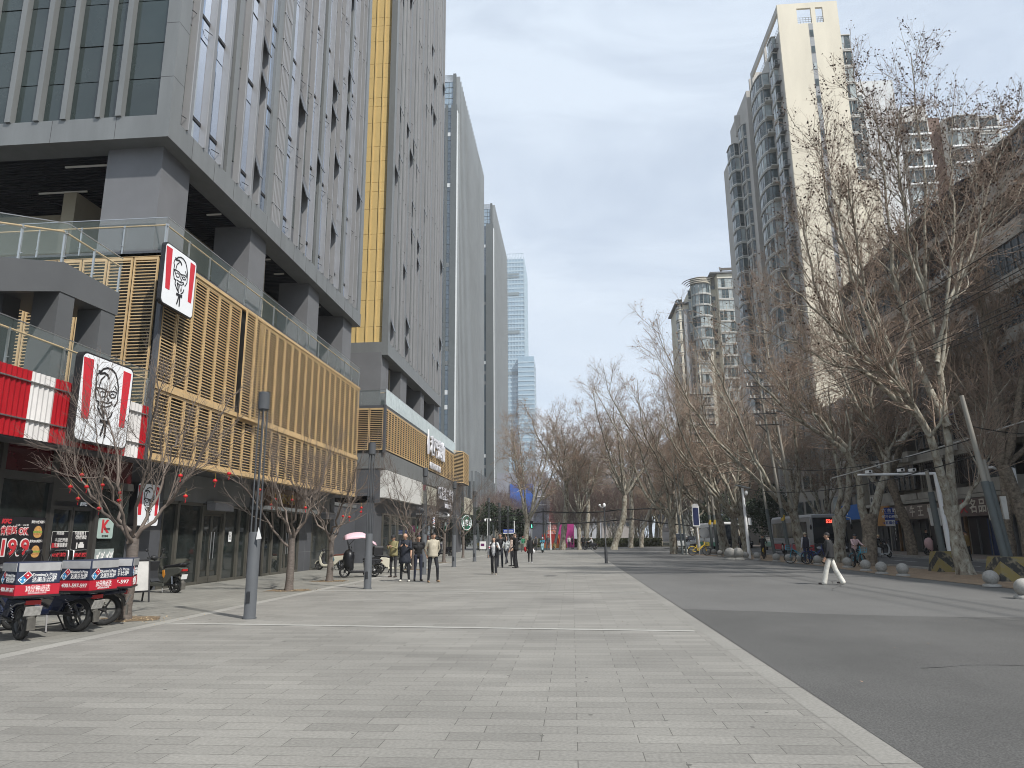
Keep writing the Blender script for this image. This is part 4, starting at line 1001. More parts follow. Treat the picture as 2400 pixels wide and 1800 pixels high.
def sub_branches(par, prad, rg, count, lo, hi, lmin, lmax, ang, trop, k, wander, rscale, rmin, taper=.35, gold=None):
    """par (P,K,3) parents; returns children paths & radii"""
    P, K, _ = par.shape; tot = P*count
    pi = np.repeat(np.arange(P), count); s = rg.uniform(lo, hi, tot)*(K-1); i = np.minimum(s.astype(int), K-2); f = (s-i)[:, None]
    p0 = par[pi, i]*(1-f)+par[pi, i+1]*f; d = par[pi, i+1]-par[pi, i]; d /= np.linalg.norm(d, axis=1, keepdims=True)+1e-9
    r0 = (prad[pi, i]*(1-f[:, 0])+prad[pi, i+1]*f[:, 0])*rscale
    rnd = rg.normal(size=(tot, 3)); rnd -= (rnd*d).sum(1, keepdims=True)*d; rnd /= np.linalg.norm(rnd, axis=1, keepdims=True)+1e-9
    a = rg.uniform(ang[0], ang[1], tot)[:, None]; dd = d*np.cos(a)+rnd*np.sin(a)
    L = rg.uniform(lmin, lmax, tot)*(1-.45*(s/(K-1)))
    path = np.empty((tot, k, 3)); path[:, 0] = p0
    for j in range(1, k):
        dd = dd+rg.normal(size=(tot, 3))*wander; dd[:, 2] += trop; dd /= np.linalg.norm(dd, axis=1, keepdims=True)
        path[:, j] = path[:, j-1]+dd*(L/(k-1))[:, None]
    rr = np.maximum(r0[:, None]*np.linspace(1, taper, k)[None, :], rmin)
    return path, rr
def resample(pts, rads, k):
    pts = np.array(pts, float); rads = np.array(rads, float); s = np.r_[0, np.cumsum(np.linalg.norm(np.diff(pts, axis=0), axis=1))]; u = np.linspace(0, s[-1], k)
    # smooth by catmull-ish interpolation
    out = np.stack([np.interp(u, s, pts[:, i]) for i in range(3)], 1); kern = np.array([.25, .5, .25])
    for _ in range(2): out[1:-1] = out[:-2]*.25+out[1:-1]*.5+out[2:]*.25
    return out, np.interp(u, s, rads)
def build_tree(name, label, group, base, limbs, trunk, seed, dens=(12, 9, 7), lens=((2.2, 5.0), (1.0, 2.4), (.4, 1.05)), trop=(.10, .06, .03), ang=((.4, .9), (.4, 1.0), (.4, 1.1)), leaves=0, lsize=.05, lmat=None,
               barkm=None, limbm=None, twm=None, rmin=(.014, .0065, .0034), wander=(.10, .12, .14), cat='tree', leaf_top=0.0, lo1=.25, clump=1):
    rg = np.random.default_rng(seed); barkm = barkm or bark_p; limbm = limbm or bark_p; twm = twm or twig_m
    t = thing(name, label, cat, base, 0, group); B = np.array(base)
    tr = NM(); tp, trd = resample(trunk[0], trunk[1], 14)
    # knobbly trunk
    nz = 14; v, q = tubes_np((tp-B)[None], trd[None], 16)
    v = v*(1)+0; ctr = np.repeat(tp-B, 16, axis=0); nd = v-ctr; jit = 1+.10*np.sin(v[:, 2:3]*3.1+seed)+rg.normal(size=(len(v), 1))*.025; v = ctr+nd*jit
    tr.add(v, q, barkm)
    K = 16; LP = []; LR = []
    for pts, rd in limbs:
        a, b = resample(pts, rd, K); a[1:-1] += rg.normal(size=(K-2, 3))*.05; LP.append(a-B); LR.append(b)
    LP = np.array(LP); LR = np.array(LR); v, q = tubes_np(LP, LR, 9); tr.add(v, q, limbm)
    b1, r1 = sub_branches(LP, LR, rg, dens[0], lo1, 1.0, lens[0][0], lens[0][1], ang[0], trop[0], 7, wander[0], .5, rmin[0])
    v, q = tubes_np(b1, r1, 6); tr.add(v, q, limbm)
    tr.build('trunk', t)
    cw = NM()
    b2, r2 = sub_branches(b1, r1, rg, dens[1], .15, 1.0, lens[1][0], lens[1][1], ang[1], trop[1], 5, wander[1], .6, rmin[1])
    v, q = tubes_np(b2, r2, 4); cw.add(v, q, twm)
    b2x, r2x = sub_branches(LP, LR, rg, dens[0]*2, .3, 1.0, lens[1][0], lens[1][1]*1.2, ang[1], trop[1], 5, wander[1], .25, rmin[1])
    v, q = tubes_np(b2x, r2x, 4); cw.add(v, q, twm)
    b2 = np.concatenate([b2, b2x]); r2 = np.concatenate([r2, r2x])
    b3, r3 = sub_branches(b2, r2, rg, dens[2], .1, 1.0, lens[2][0], lens[2][1], ang[2], trop[2], 4, wander[2], .6, rmin[2])
    v, q = tubes_np(b3, r3, 3); cw.add(v, q, twm)
    if leaves:
        allp = b3.reshape(-1, 3); z = allp[:, 2]; zz = (z-z.min())/(z.max()-z.min()+1e-9); w = (zz**leaf_top) if leaf_top else np.ones(len(z)); w /= w.sum()
        idx = rg.choice(len(allp), leaves, p=w); c = allp[idx]+rg.normal(size=(leaves, 3))*.04; v, q = leaf_quads(c, lsize, rg); cw.add(v, q, lmat or leaf_d)
    cw.build('crown', t)
    return t
def P(px, py, Y): v = ony(px, py, Y); return (v.x, v.y, v.z)
G_PL = 'plane trees in the row beside the right street'
def plane_T1():
    Y = 30.4; b = gnd(2257, 1346); b = (b.x, Y, 0)
    trunk = ([(b[0]+.05, Y, -.05), (b[0], Y, .25), P(2248, 1290, Y), P(2240, 1240, Y), P(2233, 1205, Y), P(2228, 1185, Y)], [.44, .34, .26, .245, .28, .27])
    f = P(2228, 1195, Y)
    L = []
    def limb(pts, r0, r1, dy=0): 
        n = len(pts); L.append(([P(x, y, Y+dy*i/(n-1)) for i, (x, y) in enumerate(pts)], list(np.linspace(r0, r1, n))))
    limb([(2226, 1205), (2215, 1130), (2196, 1060), (2170, 1000), (2148, 960), (2110, 900), (2050, 800), (2010, 700), (1985, 600), (1965, 500)], .19, .03, -3)
    limb([(2236, 1200), (2238, 1100), (2226, 1000), (2216, 930), (2200, 870), (2190, 800), (2170, 700), (2165, 560), (2172, 420), (2150, 280), (2135, 130)], .18, .02, 1)
    limb([(2222, 1000), (2190, 920), (2150, 860), (2110, 700), (2085, 560), (2070, 400), (2050, 260)], .17, .02, 2)
    limb([(2160, 985), (2120, 955), (2070, 880), (2030, 840), (1975, 780), (1900, 720), (1830, 640)], .13, .02, -4)
    limb([(2120, 960), (2060, 900), (2010, 860), (1940, 760), (1900, 620), (1870, 480)], .12, .02, -1)
    limb([(2196, 850), (2215, 760), (2260, 600), (2290, 440), (2270, 300)], .10, .02, 3)
    limb([(2190, 820), (2230, 700), (2300, 560), (2350, 430)], .08, .02, -2)
    limb([(2185, 760), (2130, 600), (2110, 430), (2100, 300)], .09, .015, -2)
    limb([(2200, 880), (2225, 700), (2235, 520), (2225, 380), (2235, 240)], .08, .015, 1)
    limb([(2110, 900), (2040, 700), (1960, 560), (1930, 440), (1925, 330)], .08, .015, -2)
    limb([(2170, 700), (2130, 500), (2080, 330), (2010, 230)], .06, .012, -3)
    limb([(2240, 700), (2300, 520), (2330, 380), (2370, 290)], .06, .012, 2)
    limb([(2236, 1230), (2262, 1170), (2295, 1130), (2302, 1040), (2300, 960)], .11, .02, -1)
    limb([(2120, 905), (2040, 880), (1960, 860), (1860, 800), (1760, 760)], .07, .015, -3)
    limb([(2100, 870), (2030, 700), (2000, 520), (1990, 400)], .09, .015, -4)
    build_tree('plane_tree', 'largest pale trunked plane tree at the front right, its top holding dark dry leaves', G_PL, b, L, trunk, 11, dens=(13, 8, 7), lens=((2.2, 5.0), (1.0, 2.6), (.35, 1.0)), rmin=(.012, .006, .0036),
               leaves=11000, lsize=.042, lmat=leaf_d, leaf_top=1.6, twm=twig_m, ang=((.3, .75), (.35, .9), (.4, 1.0)))
plane_T1()
def plane_T2():
    Y = 39.6; b = (15.5, Y, 0); L = []
    def limb(pts, r0, r1, dy=0):
        n = len(pts); L.append(([P(x, y, Y+dy*i/(n-1)) for i, (x, y) in enumerate(pts)], list(np.linspace(r0, r1, n))))
    trunk = ([(b[0], Y, -.05), (b[0], Y, .4), P(2038, 1270, Y), P(2037, 1225, Y), P(2036, 1205, Y)], [.48, .40, .35, .40, .36])
    limb([(2028, 1220), (2016, 1170), (2008, 1110), (1990, 1060), (1960, 1030), (1900, 1010), (1840, 960), (1780, 900), (1740, 850)], .22, .03, -2)
    limb([(2044, 1220), (2064, 1150), (2078, 1080), (2090, 1045), (2060, 1015), (2010, 960), (1985, 900), (1960, 820)], .24, .04, 0)
    limb([(2090, 1050), (2110, 1030), (2150, 1000), (2175, 980), (2230, 960)], .2, .03, 2)
    limb([(1985, 1050), (1940, 1000), (1860, 940), (1800, 850), (1790, 760)], .12, .02, 1)
    limb([(2075, 1080), (2050, 1000), (2040, 900), (2060, 780)], .13, .02, 2)
    build_tree('plane_tree', 'knobbly dark barked plane tree with a thick forking trunk, left of the pale one', G_PL, b, L, trunk, 12, dens=(11, 8, 6), barkm=bark_rough, leaves=2500, lmat=leaf_t, lsize=.04)
    Y = 44.0; b = (15.6, Y, 0); L = []
    trunk = ([(b[0], Y, -.05), (b[0], Y, .4), P(1968, 1270, Y), P(1968, 1225, Y), P(1966, 1210, Y)], [.42, .36, .32, .37, .34])
    limb([(1966, 1215), (1985, 1190), (1988, 1120), (1990, 1060), (1996, 960), (1990, 860), (1975, 760)], .24, .03, 1)
    limb([(1962, 1215), (1975, 1160), (1960, 1060), (1930, 1000), (1900, 900), (1890, 800)], .16, .02, 1)
    limb([(1990, 1080), (1960, 1020), (1900, 960), (1860, 880)], .10, .02, -3)
    limb([(1988, 1110), (2010, 1040), (2040, 980), (2060, 900)], .10, .02, 3)
    build_tree('plane_tree', 'plane tree with a burled stump like trunk directly behind the walking woman in white trousers', G_PL, b, L, trunk, 13, dens=(11, 8, 6), leaves=2000, lmat=leaf_t, lsize=.04)
plane_T2()
def generic_plane(label, x, y, H, lean, seed, spread=4.5, nl=6, fork=3.0, r=.32, dens=(11, 8, 6), leaves=1800, group=G_PL, twm=None, lmat=None, barkm=None, name='plane_tree'):
    rg = random.Random(seed); b = (x, y, 0); fx, fy = x+lean[0]*.25*fork, y+lean[1]*.25*fork
    trunk = ([(x, y, -.05), (x, y, .3), (x+(fx-x)*.5, y+(fy-y)*.5, fork*.5), (fx, fy, fork)], [r*1.45, r*1.15, r, r*.95]); L = []
    for i in range(nl):
        a = 2*math.pi*(i+rg.random()*.6)/nl; sp = spread*rg.uniform(.55, 1.1); h = H*rg.uniform(.78, 1.0)
        tx, ty = fx+math.cos(a)*sp+lean[0]*(h-fork)*.8, fy+math.sin(a)*sp+lean[1]*(h-fork)*.8
        pts = [(fx, fy, fork-.2)]
        for k in (.2, .4, .6, .8, 1): 
            e = k**.8 if k < 1 else 1
            pts.append((fx+(tx-fx)*e+rg.uniform(-.6, .6), fy+(ty-fy)*e+rg.uniform(-.6, .6), fork+(h-fork)*k**1.15))
        L.append((pts, list(np.linspace(r*.48, .015, 6))))
    return build_tree(name, label, group, b, L, trunk, seed, dens=dens, leaves=leaves, lmat=lmat or leaf_t, lsize=.045, twm=twm, barkm=barkm, lens=((2.2, 5.2), (1.0, 2.5), (.4, 1.05)) if group == G_PL else ((2.2, 5.0), (1.0, 2.4), (.4, 1.05)), ang=((.45, 1.05), (.4, 1.0), (.4, 1.1)), wander=(.14, .15, .15))
SEEDP = []
specs = [ # label, px, py base, Y override, H, lean, seed
    ('plane tree in the right row, second trunk left of the white camera pole', 1703, 1297, 16.0, (-.55, -.1), 101, 5.5),
    ('plane tree in the right row just left of the white camera pole', 1726, 1297, 17.0, (.0, .1), 102, 5.0),
    ('plane tree between the white camera pole and the first utility pole', 1752, 1301, 16.0, (-.35, 0), 103, 5.0),
    ('plane tree behind the pair of utility poles in front of the bus', 1882, 1308, 17.0, (-.5, -.1), 104, 6.0),
    ('slim plane tree standing alone at the edge of the asphalt by the yellow bicycle', 1580, 1298, 17.5, (-.12, -.1), 105, 5.5),
]
for lab, px, py, H_, lean, sd, spr in specs:
    g = gnd(px, py); generic_plane(lab, g.x, g.y, H_, lean, sd, spr, fork=3.2)
g = gnd(1318, 1288)
def slant_tree(label, px, py, pts, H_, sd, group, spread=4.5, r=.36, leaves=6000):
    """trunk given by photo pixels at its depth"""
    g = gnd(px, py); Y = g.y; b = (g.x, Y, 0); tp = [(g.x, Y, -.05), (g.x, Y, .2)]+[P(x, y, Y) for x, y in pts]; n = len(tp)
    f = tp[-1]; rg = random.Random(sd); L = []; nl = 7
    d = Vector(tp[-1])-Vector(tp[-2]); d.normalize()
    for i in range(nl):
        a = 2*math.pi*(i+rg.random()*.6)/nl; sp = spread*rg.uniform(.35, 1.1); h = H_*rg.uniform(.72, 1); q = []
        for k in (0, .2, .4, .6, .8, 1): q.append((f[0]+math.cos(a)*sp*k**.9+d.x*2.2*k+rg.uniform(-.7, .7)*k, f[1]+math.sin(a)*sp*k**.9+rg.uniform(-.7, .7)*k, f[2]-.15+(h-f[2])*k**1.05))
        L.append((q, list(np.linspace(r*.46, .015, 6))))
    return build_tree('plane_tree', label, group, b, L, (tp, list(np.linspace(r*1.2, r*.75, n))), sd, leaves=leaves, lmat=leaf_t, lsize=.045, dens=(12, 8, 7), twm=twig_m, lens=((2.4, 5.6), (1.0, 2.5), (.4, 1.1)), ang=((.5, 1.15), (.4, 1.0), (.4, 1.1)), trop=(.05, .05, .03), wander=(.16, .16, .16))
G_C = 'plane trees at the far end of the plaza'
slant_tree('straight pale plane tree in front of the magenta board', 1318, 1288, [(1322, 1240), (1328, 1180), (1327, 1130)], 20.0, 201, G_C, 6.0)
slant_tree('forked plane tree just right of the magenta board', 1358, 1288, [(1357, 1240), (1358, 1212)], 17.0, 202, G_C, 4.5, r=.28)
slant_tree('thick leaning plane tree at the centre right end of the plaza', 1438, 1288, [(1450, 1250), (1463, 1210), (1464, 1160)], 20.5, 203, G_C, 7.0, r=.40)
slant_tree('upright plane tree just right of the thick leaning one', 1478, 1284, [(1480, 1240), (1481, 1190), (1478, 1150)], 20.5, 204, G_C, 6.5, r=.34)
slant_tree('plane tree whose trunk leans far to the right near the junction', 1503, 1283, [(1505, 1245), (1520, 1205), (1535, 1175)], 17.0, 205, G_C, 5.5, r=.3)
slant_tree('forked plane tree left of the black coated walker, behind the blue street sign', 1231, 1290, [(1233, 1250), (1236, 1225)], 18.0, 206, G_C, 6.0, r=.36)
# copies deeper down the street and behind the plaza
protos = [o for o in COL.objects if o.name.startswith('plane_tree') and o.parent is None and o.get('group') == G_C]
rgx = random.Random(77)
G_D = 'bare plane trees lining the street into the distance'
k = 0
for i in range(26):
    src = protos[i % len(protos)]; c = copy_tree(src)
    if i < 10: x, y = 15.3+rgx.uniform(-.6, .8), 78+i*9
    elif i < 18: x, y = 25.6+rgx.uniform(-.5, .5), 64+(i-10)*12
    else: x, y = rgx.uniform(-2, 12), 116+(i-18)*9
    c.location = (x, y, 0); c.rotation_euler = (0, 0, rgx.uniform(0, 6.28)); s = rgx.uniform(.78, 1.0); c.scale = (s, s, s*rgx.uniform(.85, 1.0)); c['group'] = G_D
    od = ['first', 'second', 'third', 'fourth', 'fifth', 'sixth', 'seventh', 'eighth', 'ninth', 'tenth']
    c['label'] = ('%s bare plane tree of the kerb row beyond the bus, counting away from the camera' % od[i] if i < 10 else '%s bare plane tree on the far pavement of the right street, counting away' % od[i-10] if i < 18 else '%s bare plane tree behind the junction hedge, counting away from the plaza' % od[i-18])
# pavement trees across the road
def roadside(label, px, py, Y, pts, H_, sd):
    b = (ony(px, py, Y).x, Y, .13); tp = [(b[0], Y, .05), (b[0], Y, .4)]+[P(x, y, Y) for x, y in pts]; f = tp[-1]; rg = random.Random(sd); L = []
    for i in range(6):
        a = 2*math.pi*(i+rg.random()*.6)/6; sp = 4.0*rg.uniform(.5, 1.1); h = H_*rg.uniform(.75, 1); L.append(([(f[0]+math.cos(a)*sp*k**.85-.8*k, f[1]+math.sin(a)*sp*k**.85, f[2]-.1+(h-f[2])*k**1.1) for k in (0, .2, .4, .6, .8, 1)], list(np.linspace(.2, .02, 6))))
    build_tree('plane_tree', label, 'plane trees on the far pavement', b, L, (tp, list(np.linspace(.38, .27, len(tp)))), sd, leaves=2500, lmat=leaf_t, barkm=bark_rough, limbm=bark_rough, lsize=.05)
roadside('dark plane tree leaning left on the far pavement in front of the timber shopfront', 2140, 1302, 54.0, [(2128, 1240), (2105, 1180), (2085, 1120)], 15, 301)
roadside('dark plane tree leaning left at the right picture edge, reddish dry leaves in its crown', 2420, 1300, 36.0, [(2400, 1200), (2370, 1140), (2350, 1090)], 18.5, 302)
for i, (x, y) in enumerate(((25.8, 20), (25.4, 44.5))):
    src = [o for o in COL.objects if o.get('group') == 'plane trees on the far pavement'][0]; c = copy_tree(src); c.location = (x, y, .13); c.rotation_euler[2] = 1.7+i*2; c['label'] = ('dark plane tree on the far pavement nearest the right picture edge', 'dark plane tree on the far pavement behind the street sign')[i]
# young bare street trees on the left (vase shaped) with red lanterns
G_Y = 'young bare trees along the left shopfronts'
lan_red = M('lantern_red', (.42, .010, .015), .5, 0, .08, 8)
lan_gold = M('lantern_gold', (.5, .3, .05), .5, 0, 0)
def young(label, px, py, H_, sd, fork=1.25, spread=2.3, nl=6, r=.105):
    g = gnd(px, py); rg = random.Random(sd); b = (g.x, g.y, 0); L = []
    for i in range(nl):
        a = 2*math.pi*(i+rg.random()*.5)/nl; sp = spread*rg.uniform(.55, 1.1); h = H_*rg.uniform(.75, 1); f0 = fork+rg.uniform(-.15, .35)
        L.append(([(g.x+math.cos(a)*sp*k**.9+rg.uniform(-.08, .08), g.y+math.sin(a)*sp*k**.9+rg.uniform(-.08, .08), f0+(h-f0)*k**1.15) for k in (0, .2, .4, .6, .8, 1)], list(np.linspace(r*.40, .006, 6))))
    return build_tree('young_tree', label, G_Y, b, L, ([(g.x, g.y, -.05), (g.x, g.y, .2), (g.x+.02, g.y, fork*.6), (g.x, g.y, fork+.3)], [r*1.5, r*1.1, r, r*1.15]), sd, dens=(8, 6, 5), lens=((.9, 2.2), (.4, 1.1), (.15, .5)), trop=(.12, .08, .06),
               ang=((.3, .7), (.3, .8), (.3, .9)), barkm=bark_s, limbm=bark_sl, twm=bark_sl, rmin=(.006, .0032, .0022), wander=(.07, .08, .08), lo1=.12)
young('bare young tree nearest the camera, beside the pizza delivery bikes, hung with red lanterns', 293, 1452, 5.3, 401, 1.35, 2.5)
young('bare young tree between the first and second slender lamp posts', 677, 1384, 5.4, 402, 1.45, 2.1)
young('bare young tree directly behind the second slender lamp post', 772, 1362, 5.6, 403, 1.5, 2.4)
young('bare young tree behind the group of four men', 968, 1335, 5.8, 404, 1.6, 2.5)
young('bare young tree beyond the third lamp post near the barber sign', 1040, 1318, 6.0, 405, 1.6, 2.7)
young('bare young tree furthest along the left shopfronts near the round green sign', 1085, 1307, 6.2, 406, 1.6, 2.8)
def pits():
    for px, py in ((293, 1452), (677, 1384), (772, 1362), (968, 1335), (1040, 1318)):
        g = gnd(px, py); m = MB(); n = 20; rg = random.Random(px)
        m.add([(g.x+math.cos(a*2*math.pi/n)*.75*rg.uniform(.65, 1.2), g.y+math.sin(a*2*math.pi/n)*.6*rg.uniform(.65, 1.2), .006) for a in range(n)], [tuple(range(n))], False); struct(m, 'tree_pit_mulch', soil)
pits()
LANT = [(192, 1113), (240, 1137), (165, 1141), (203, 1141), (183, 1169), (232, 1192), (282, 1155), (279, 1173), (423, 1115), (504, 1127), (537, 1110), (435, 1163)]
LANT2 = [(609, 1148), (636, 1183), (645, 1170), (685, 1172), (716, 1190)]; LANT3 = [(804, 1210), (819, 1212), (847, 1190), (846, 1200)]
where = ['at the far left edge of the tree', 'under the top left branch', 'leftmost, in front of the dark window', 'left of centre above the door', 'low on the left over the shop door', 'just above the white door letters', 'centre left of the trunk', 'tucked beside the trunk', 'right of the trunk by the wall sign', 'on the far right branch', 'highest at the right tip', 'low to the right of the trunk']
lan = None
for j, (lst, Yl, nm) in enumerate(((LANT, 14.2, 'nearest young tree'), (LANT2, 22.4, 'second young tree'), (LANT3, 26.5, 'third young tree'))):
    for i, (px, py) in enumerate(lst):
        v = ony(px, py, Yl+.25*math.sin(i*2.1))
        if lan is None:
            lan = thing('red_lantern', '', 'lantern', v, 0, 'red lanterns hung in the young trees'); lan.location = v
            m = MB().mat(lan_red); m.ell((0, 0, 0), .047, .047, .035, 12, 8); m.build('shade', None, lan)
            m = MB().mat(lan_gold); m.tube([(0, 0, -.045), (0, 0, .045)], .014, 6); m.tube([(0, 0, .05), (0, 0, .16)], .0025, 3); m.mat(lan_red).tube([(0, 0, -.13), (.01, 0, -.05)], [.009, .004], 5); m.build('tassel', None, lan)
            c = lan
        else: c = copy_tree(lan); c.location = v
        if j: c.scale = (1.15,)*3
        c['label'] = ('small red lantern in the %s, %s' % (nm, where[i] if j == 0 else ['leftmost', 'second from left', 'third from left, slightly lower', 'fourth from left', 'rightmost'][i]))
# evergreen shrubs and park hedge at the far end
def leaf_mass(name, label, cat, base, rx, ry, rz, n, seed, mat, group=None, size=.12, stem=True):
    rg = np.random.default_rng(seed); t = thing(name, label, cat, base, 0, group)
    k = 14; cc = rg.normal(size=(k, 3)); cc /= np.linalg.norm(cc, axis=1, keepdims=True); cc *= rg.uniform(.3, .85, (k, 1)); idx = rg.integers(0, k, n); p = rg.normal(size=(n, 3)); p /= np.linalg.norm(p, axis=1, keepdims=True); p = cc[idx]+p*rg.uniform(.15, .42, (n, 1))
    p = p*np.array([rx, ry, rz])+np.array([0, 0, rz*1.25]); nm = NM(); v, q = leaf_quads(p, size, rg); nm.add(v, q, mat); nm.build('crown', t)
    if stem: m = MB().mat(bark_s); m.tube([(0, 0, 0), (.05, 0, rz*.7), (0, .05, rz*1.3)], [.12, .09, .05], 7); m.build('trunk', None, t)
    return t
for i, (x, y, r, h, lab) in enumerate(((-12.2, 98, 2.6, 3.0, 'dark evergreen tree at the far left corner, right of the round green sign'), (-8.6, 101, 2.4, 2.8, 'dark evergreen tree behind the blue street sign'), (-15.5, 104, 3.0, 3.4, 'dark evergreen tree partly hidden by the cafe corner'), (21.5, 108, 3.5, 3.5, 'dark evergreen tree behind the parked cars in the right street'), (24.5, 92, 3.2, 3.6, 'dark evergreen tree above the white van in the right street'))):
    leaf_mass('evergreen_tree', lab, 'tree', (x, y, 0), r, r, h, 5200, 500+i, leaf_g, 'dark evergreen trees at the end of the plaza')
def hedge():
    rg = np.random.default_rng(9); n = 16000; p = np.stack([rg.uniform(-7, 14, n), rg.uniform(114, 117, n), rg.uniform(0, 1.3, n)], 1); nm = NM(); v, q = leaf_quads(p, .10, rg); nm.add(v, q, M('hedge_leaf', (.062, .068, .028), .7, 0, .4, 1)); tag(nm.build('hedge'), 'low clipped hedge across the far end of the junction', 'hedge', None, 'stuff')
    m = MB(); m.quad((-14, 112.5, .02), (40, 112.5, .02), (40, 200, .02), (-14, 200, .02)); struct(m, 'park_ground', M('park_ground', (.10, .09, .06), .95, 0, .3, .3))
hedge()
def thicket():
    """reddish bare saplings of the park beyond the junction"""
    g0 = generic_plane('bare reddish park tree among many beyond the junction', 3, 124, 9.5, (0, 0), 601, 3.0, 8, 1.0, .12, (10, 8, 6), 0, 'bare park trees beyond the junction', M('reddish_twig', (.13, .085, .075), .85, 0, .3, 1), None, bark_s, 'park_tree')
    rg = random.Random(6)
    for i in range(24):
        c = copy_tree(g0); c.location = (rg.uniform(-16, 22), rg.uniform(118, 165), 0); c.rotation_euler[2] = rg.uniform(0, 6.28); s = rg.uniform(.75, 1.25); c.scale = (s, s, s)
thicket()

def creeper():
    rg = np.random.default_rng(77); n = 16000; k = 60; cy_ = rg.uniform(20, 58, k); cz_ = 25.8-np.abs(rg.normal(0, 4.2, k)); idx = rg.integers(0, k, n); y = cy_[idx]+rg.normal(0, 1.2, n); z = np.minimum(cz_[idx]+rg.normal(0, 1.1, n), 26.5); x = 27.75-np.abs(rg.normal(0, .22, n))
    nm = NM(); c = np.stack([x, y, z], 1); v, q = leaf_quads(c[:11000], .075, rg); nm.add(v, q, M('creeper_brown', (.13, .065, .04), .8, 0, .5, 1.5)); v, q = leaf_quads(c[11000:], .07, rg); nm.add(v, q, leaf_t)
    b, r = sub_branches(np.array([[[27.8, 18+i*3.2, 12], [27.75, 18.5+i*3.2, 19], [27.7, 19+i*3.2, 26]] for i in range(12)], float), np.full((12, 3), .03), rg, 26, 0, 1, 1.5, 4.0, (.4, 1.2), .05, 6, .3, .6, .008); b[:, :, 0] = np.clip(b[:, :, 0], 27.35, 27.85); v, q = tubes_np(b, r, 3); nm.add(v, q, bark_s)
    tag(nm.build('creeper'), 'brown dried creeper hanging over the top floors of the old apartment block', 'creeper', None, 'stuff')
creeper()
# ================================================================== street furniture
post_g = M('post_grey_paint', (.062, .067, .073), .75, 0, .1, 2); post_d = M('post_dark', (.035, .037, .04), .5, .2, .1)
conc_p = M('concrete_pole', (.27, .255, .22), .85, 0, .15, 2, stretch=(1, 1, .2)); sleeve = M('pole_sleeve_grey', (.10, .115, .115), .6, 0, .1, 2)
def lamp_posts():
    g = 'slender lamp posts along the plaza'
    names = ['nearest slender grey lamp post, on a thick round base with paper scraps', 'second slender grey lamp post, in front of the pink canopied scooter', 'third slender lamp post, behind the man in the black polo shirt', 'fourth slender lamp post, right of the man in the beige jumper', 'fifth slender lamp post, left of the woman in the black puffer jacket', 'sixth slender lamp post, between the standing young men', 'seventh slender lamp post, far back near the street sign', 'furthest slender lamp post beside the junction']
    p0 = None
    for i, nm in enumerate(names):
        y = 14.76+8.62*i+(.3 if i == 2 else 0)
        if p0 is None:
            t = p0 = thing('lamp_post', nm, 'lamp post', (-6.7, y, 0), 0, g)
            m = MB().mat(post_g); m.lathe([(.14, 0), (.14, .03), (.121, .032), (.121, 1.74), (.10, 1.76)], n=20); b = m.build('base', None, t)
            m = MB().mat(post_d); m.box(-.035, .035, -.126, -.118, .32, .55); m.build('hatch', None, b)
            m = MB().mat(post_g)
            for a in range(4):
                q = a*math.pi/2+.5; m = MB().mat(post_g); m.tube([(.085*math.cos(q), .085*math.sin(q), 1.7), (.085*math.cos(q), .085*math.sin(q), 4.5)], .017, 6); m.build('rod', None, t)
            m = MB().mat(post_g); m.lathe([(.06, 4.36), (.122, 4.40), (.122, 4.76), (.11, 4.78)], n=24, smooth=False); m.build('cap', None, t)
        else: t = copy_tree(p0); t.location = (-6.7, y, 0); t['label'] = nm
    q = MB().mat(white_p); q.add([(-6.56, 14.6, 1.86), (-6.47, 14.58, 1.62), (-6.60, 14.6, 1.60)], [(0, 1, 2)], False); 
    t = q.build('paper_scrap', None); tag(t, 'white paper scrap taped to the top of the nearest lamp base', 'paper')
lamp_posts()
def cam_pole():
    g = gnd(1421, 1320); t = thing('camera_post', 'thin dark post with white camera domes at the plaza edge', 'camera post', (g.x, g.y, 0))
    m = MB().mat(post_d); m.lathe([(.11, 0), (.11, .02), (.09, .03), (.09, .95), (.05, .97), (.05, 3.45)], n=12); m.build('pole', None, t)
    m = MB().mat(white_p); m.ell((.0, 0, 3.5), .09, .09, .14); m.build('camera', None, t)
    m = MB().mat(white_p); m.ell((-.28, -.05, 3.5), .08, .14, .06); m.bar((-.28, 0, 3.42), (0, 0, 3.36), .03); m.build('camera', None, t)
cam_pole()
# spherical bollards
stone = M('granite_bollard', (.31, .30, .275), .7, 0, .18, 18)
BO = [(2325, 1375), (2404, 1403), (2117, 1350), (2067, 1345), (2030, 1338), (1987, 1330), (1917, 1323), (1877, 1320), (1850, 1318), (1820, 1316), (1775, 1312), (1748, 1310), (1728, 1311), (1711, 1311), (1703, 1306), (1688, 1304), (1674, 1301), (1662, 1300), (1608, 1299), (1592, 1298)]
wh_b = ['nearest whole one, in front of the striped concrete block', 'cut by the right picture edge', 'left of the bare brick patch', 'second to the left of the brick patch', 'third to the left of the brick patch', 'just right of the woman in white trousers', 'behind the woman in white trousers', 'under the handlebar of the blue bicycles', 'beneath the standing bicycle owner', 'left of the blue bicycle wheel', 'below the first utility pole', 'right foot of the white camera pole', 'big one, right of the two big spheres', 'big one, left of the two big spheres', 'tucked behind the big spheres', 'first left of the big spheres', 'second left of the big spheres', 'beside the yellow bicycle rear wheel', 'right of the slim lone plane tree', 'left, touching the slim lone plane tree']
bp = None
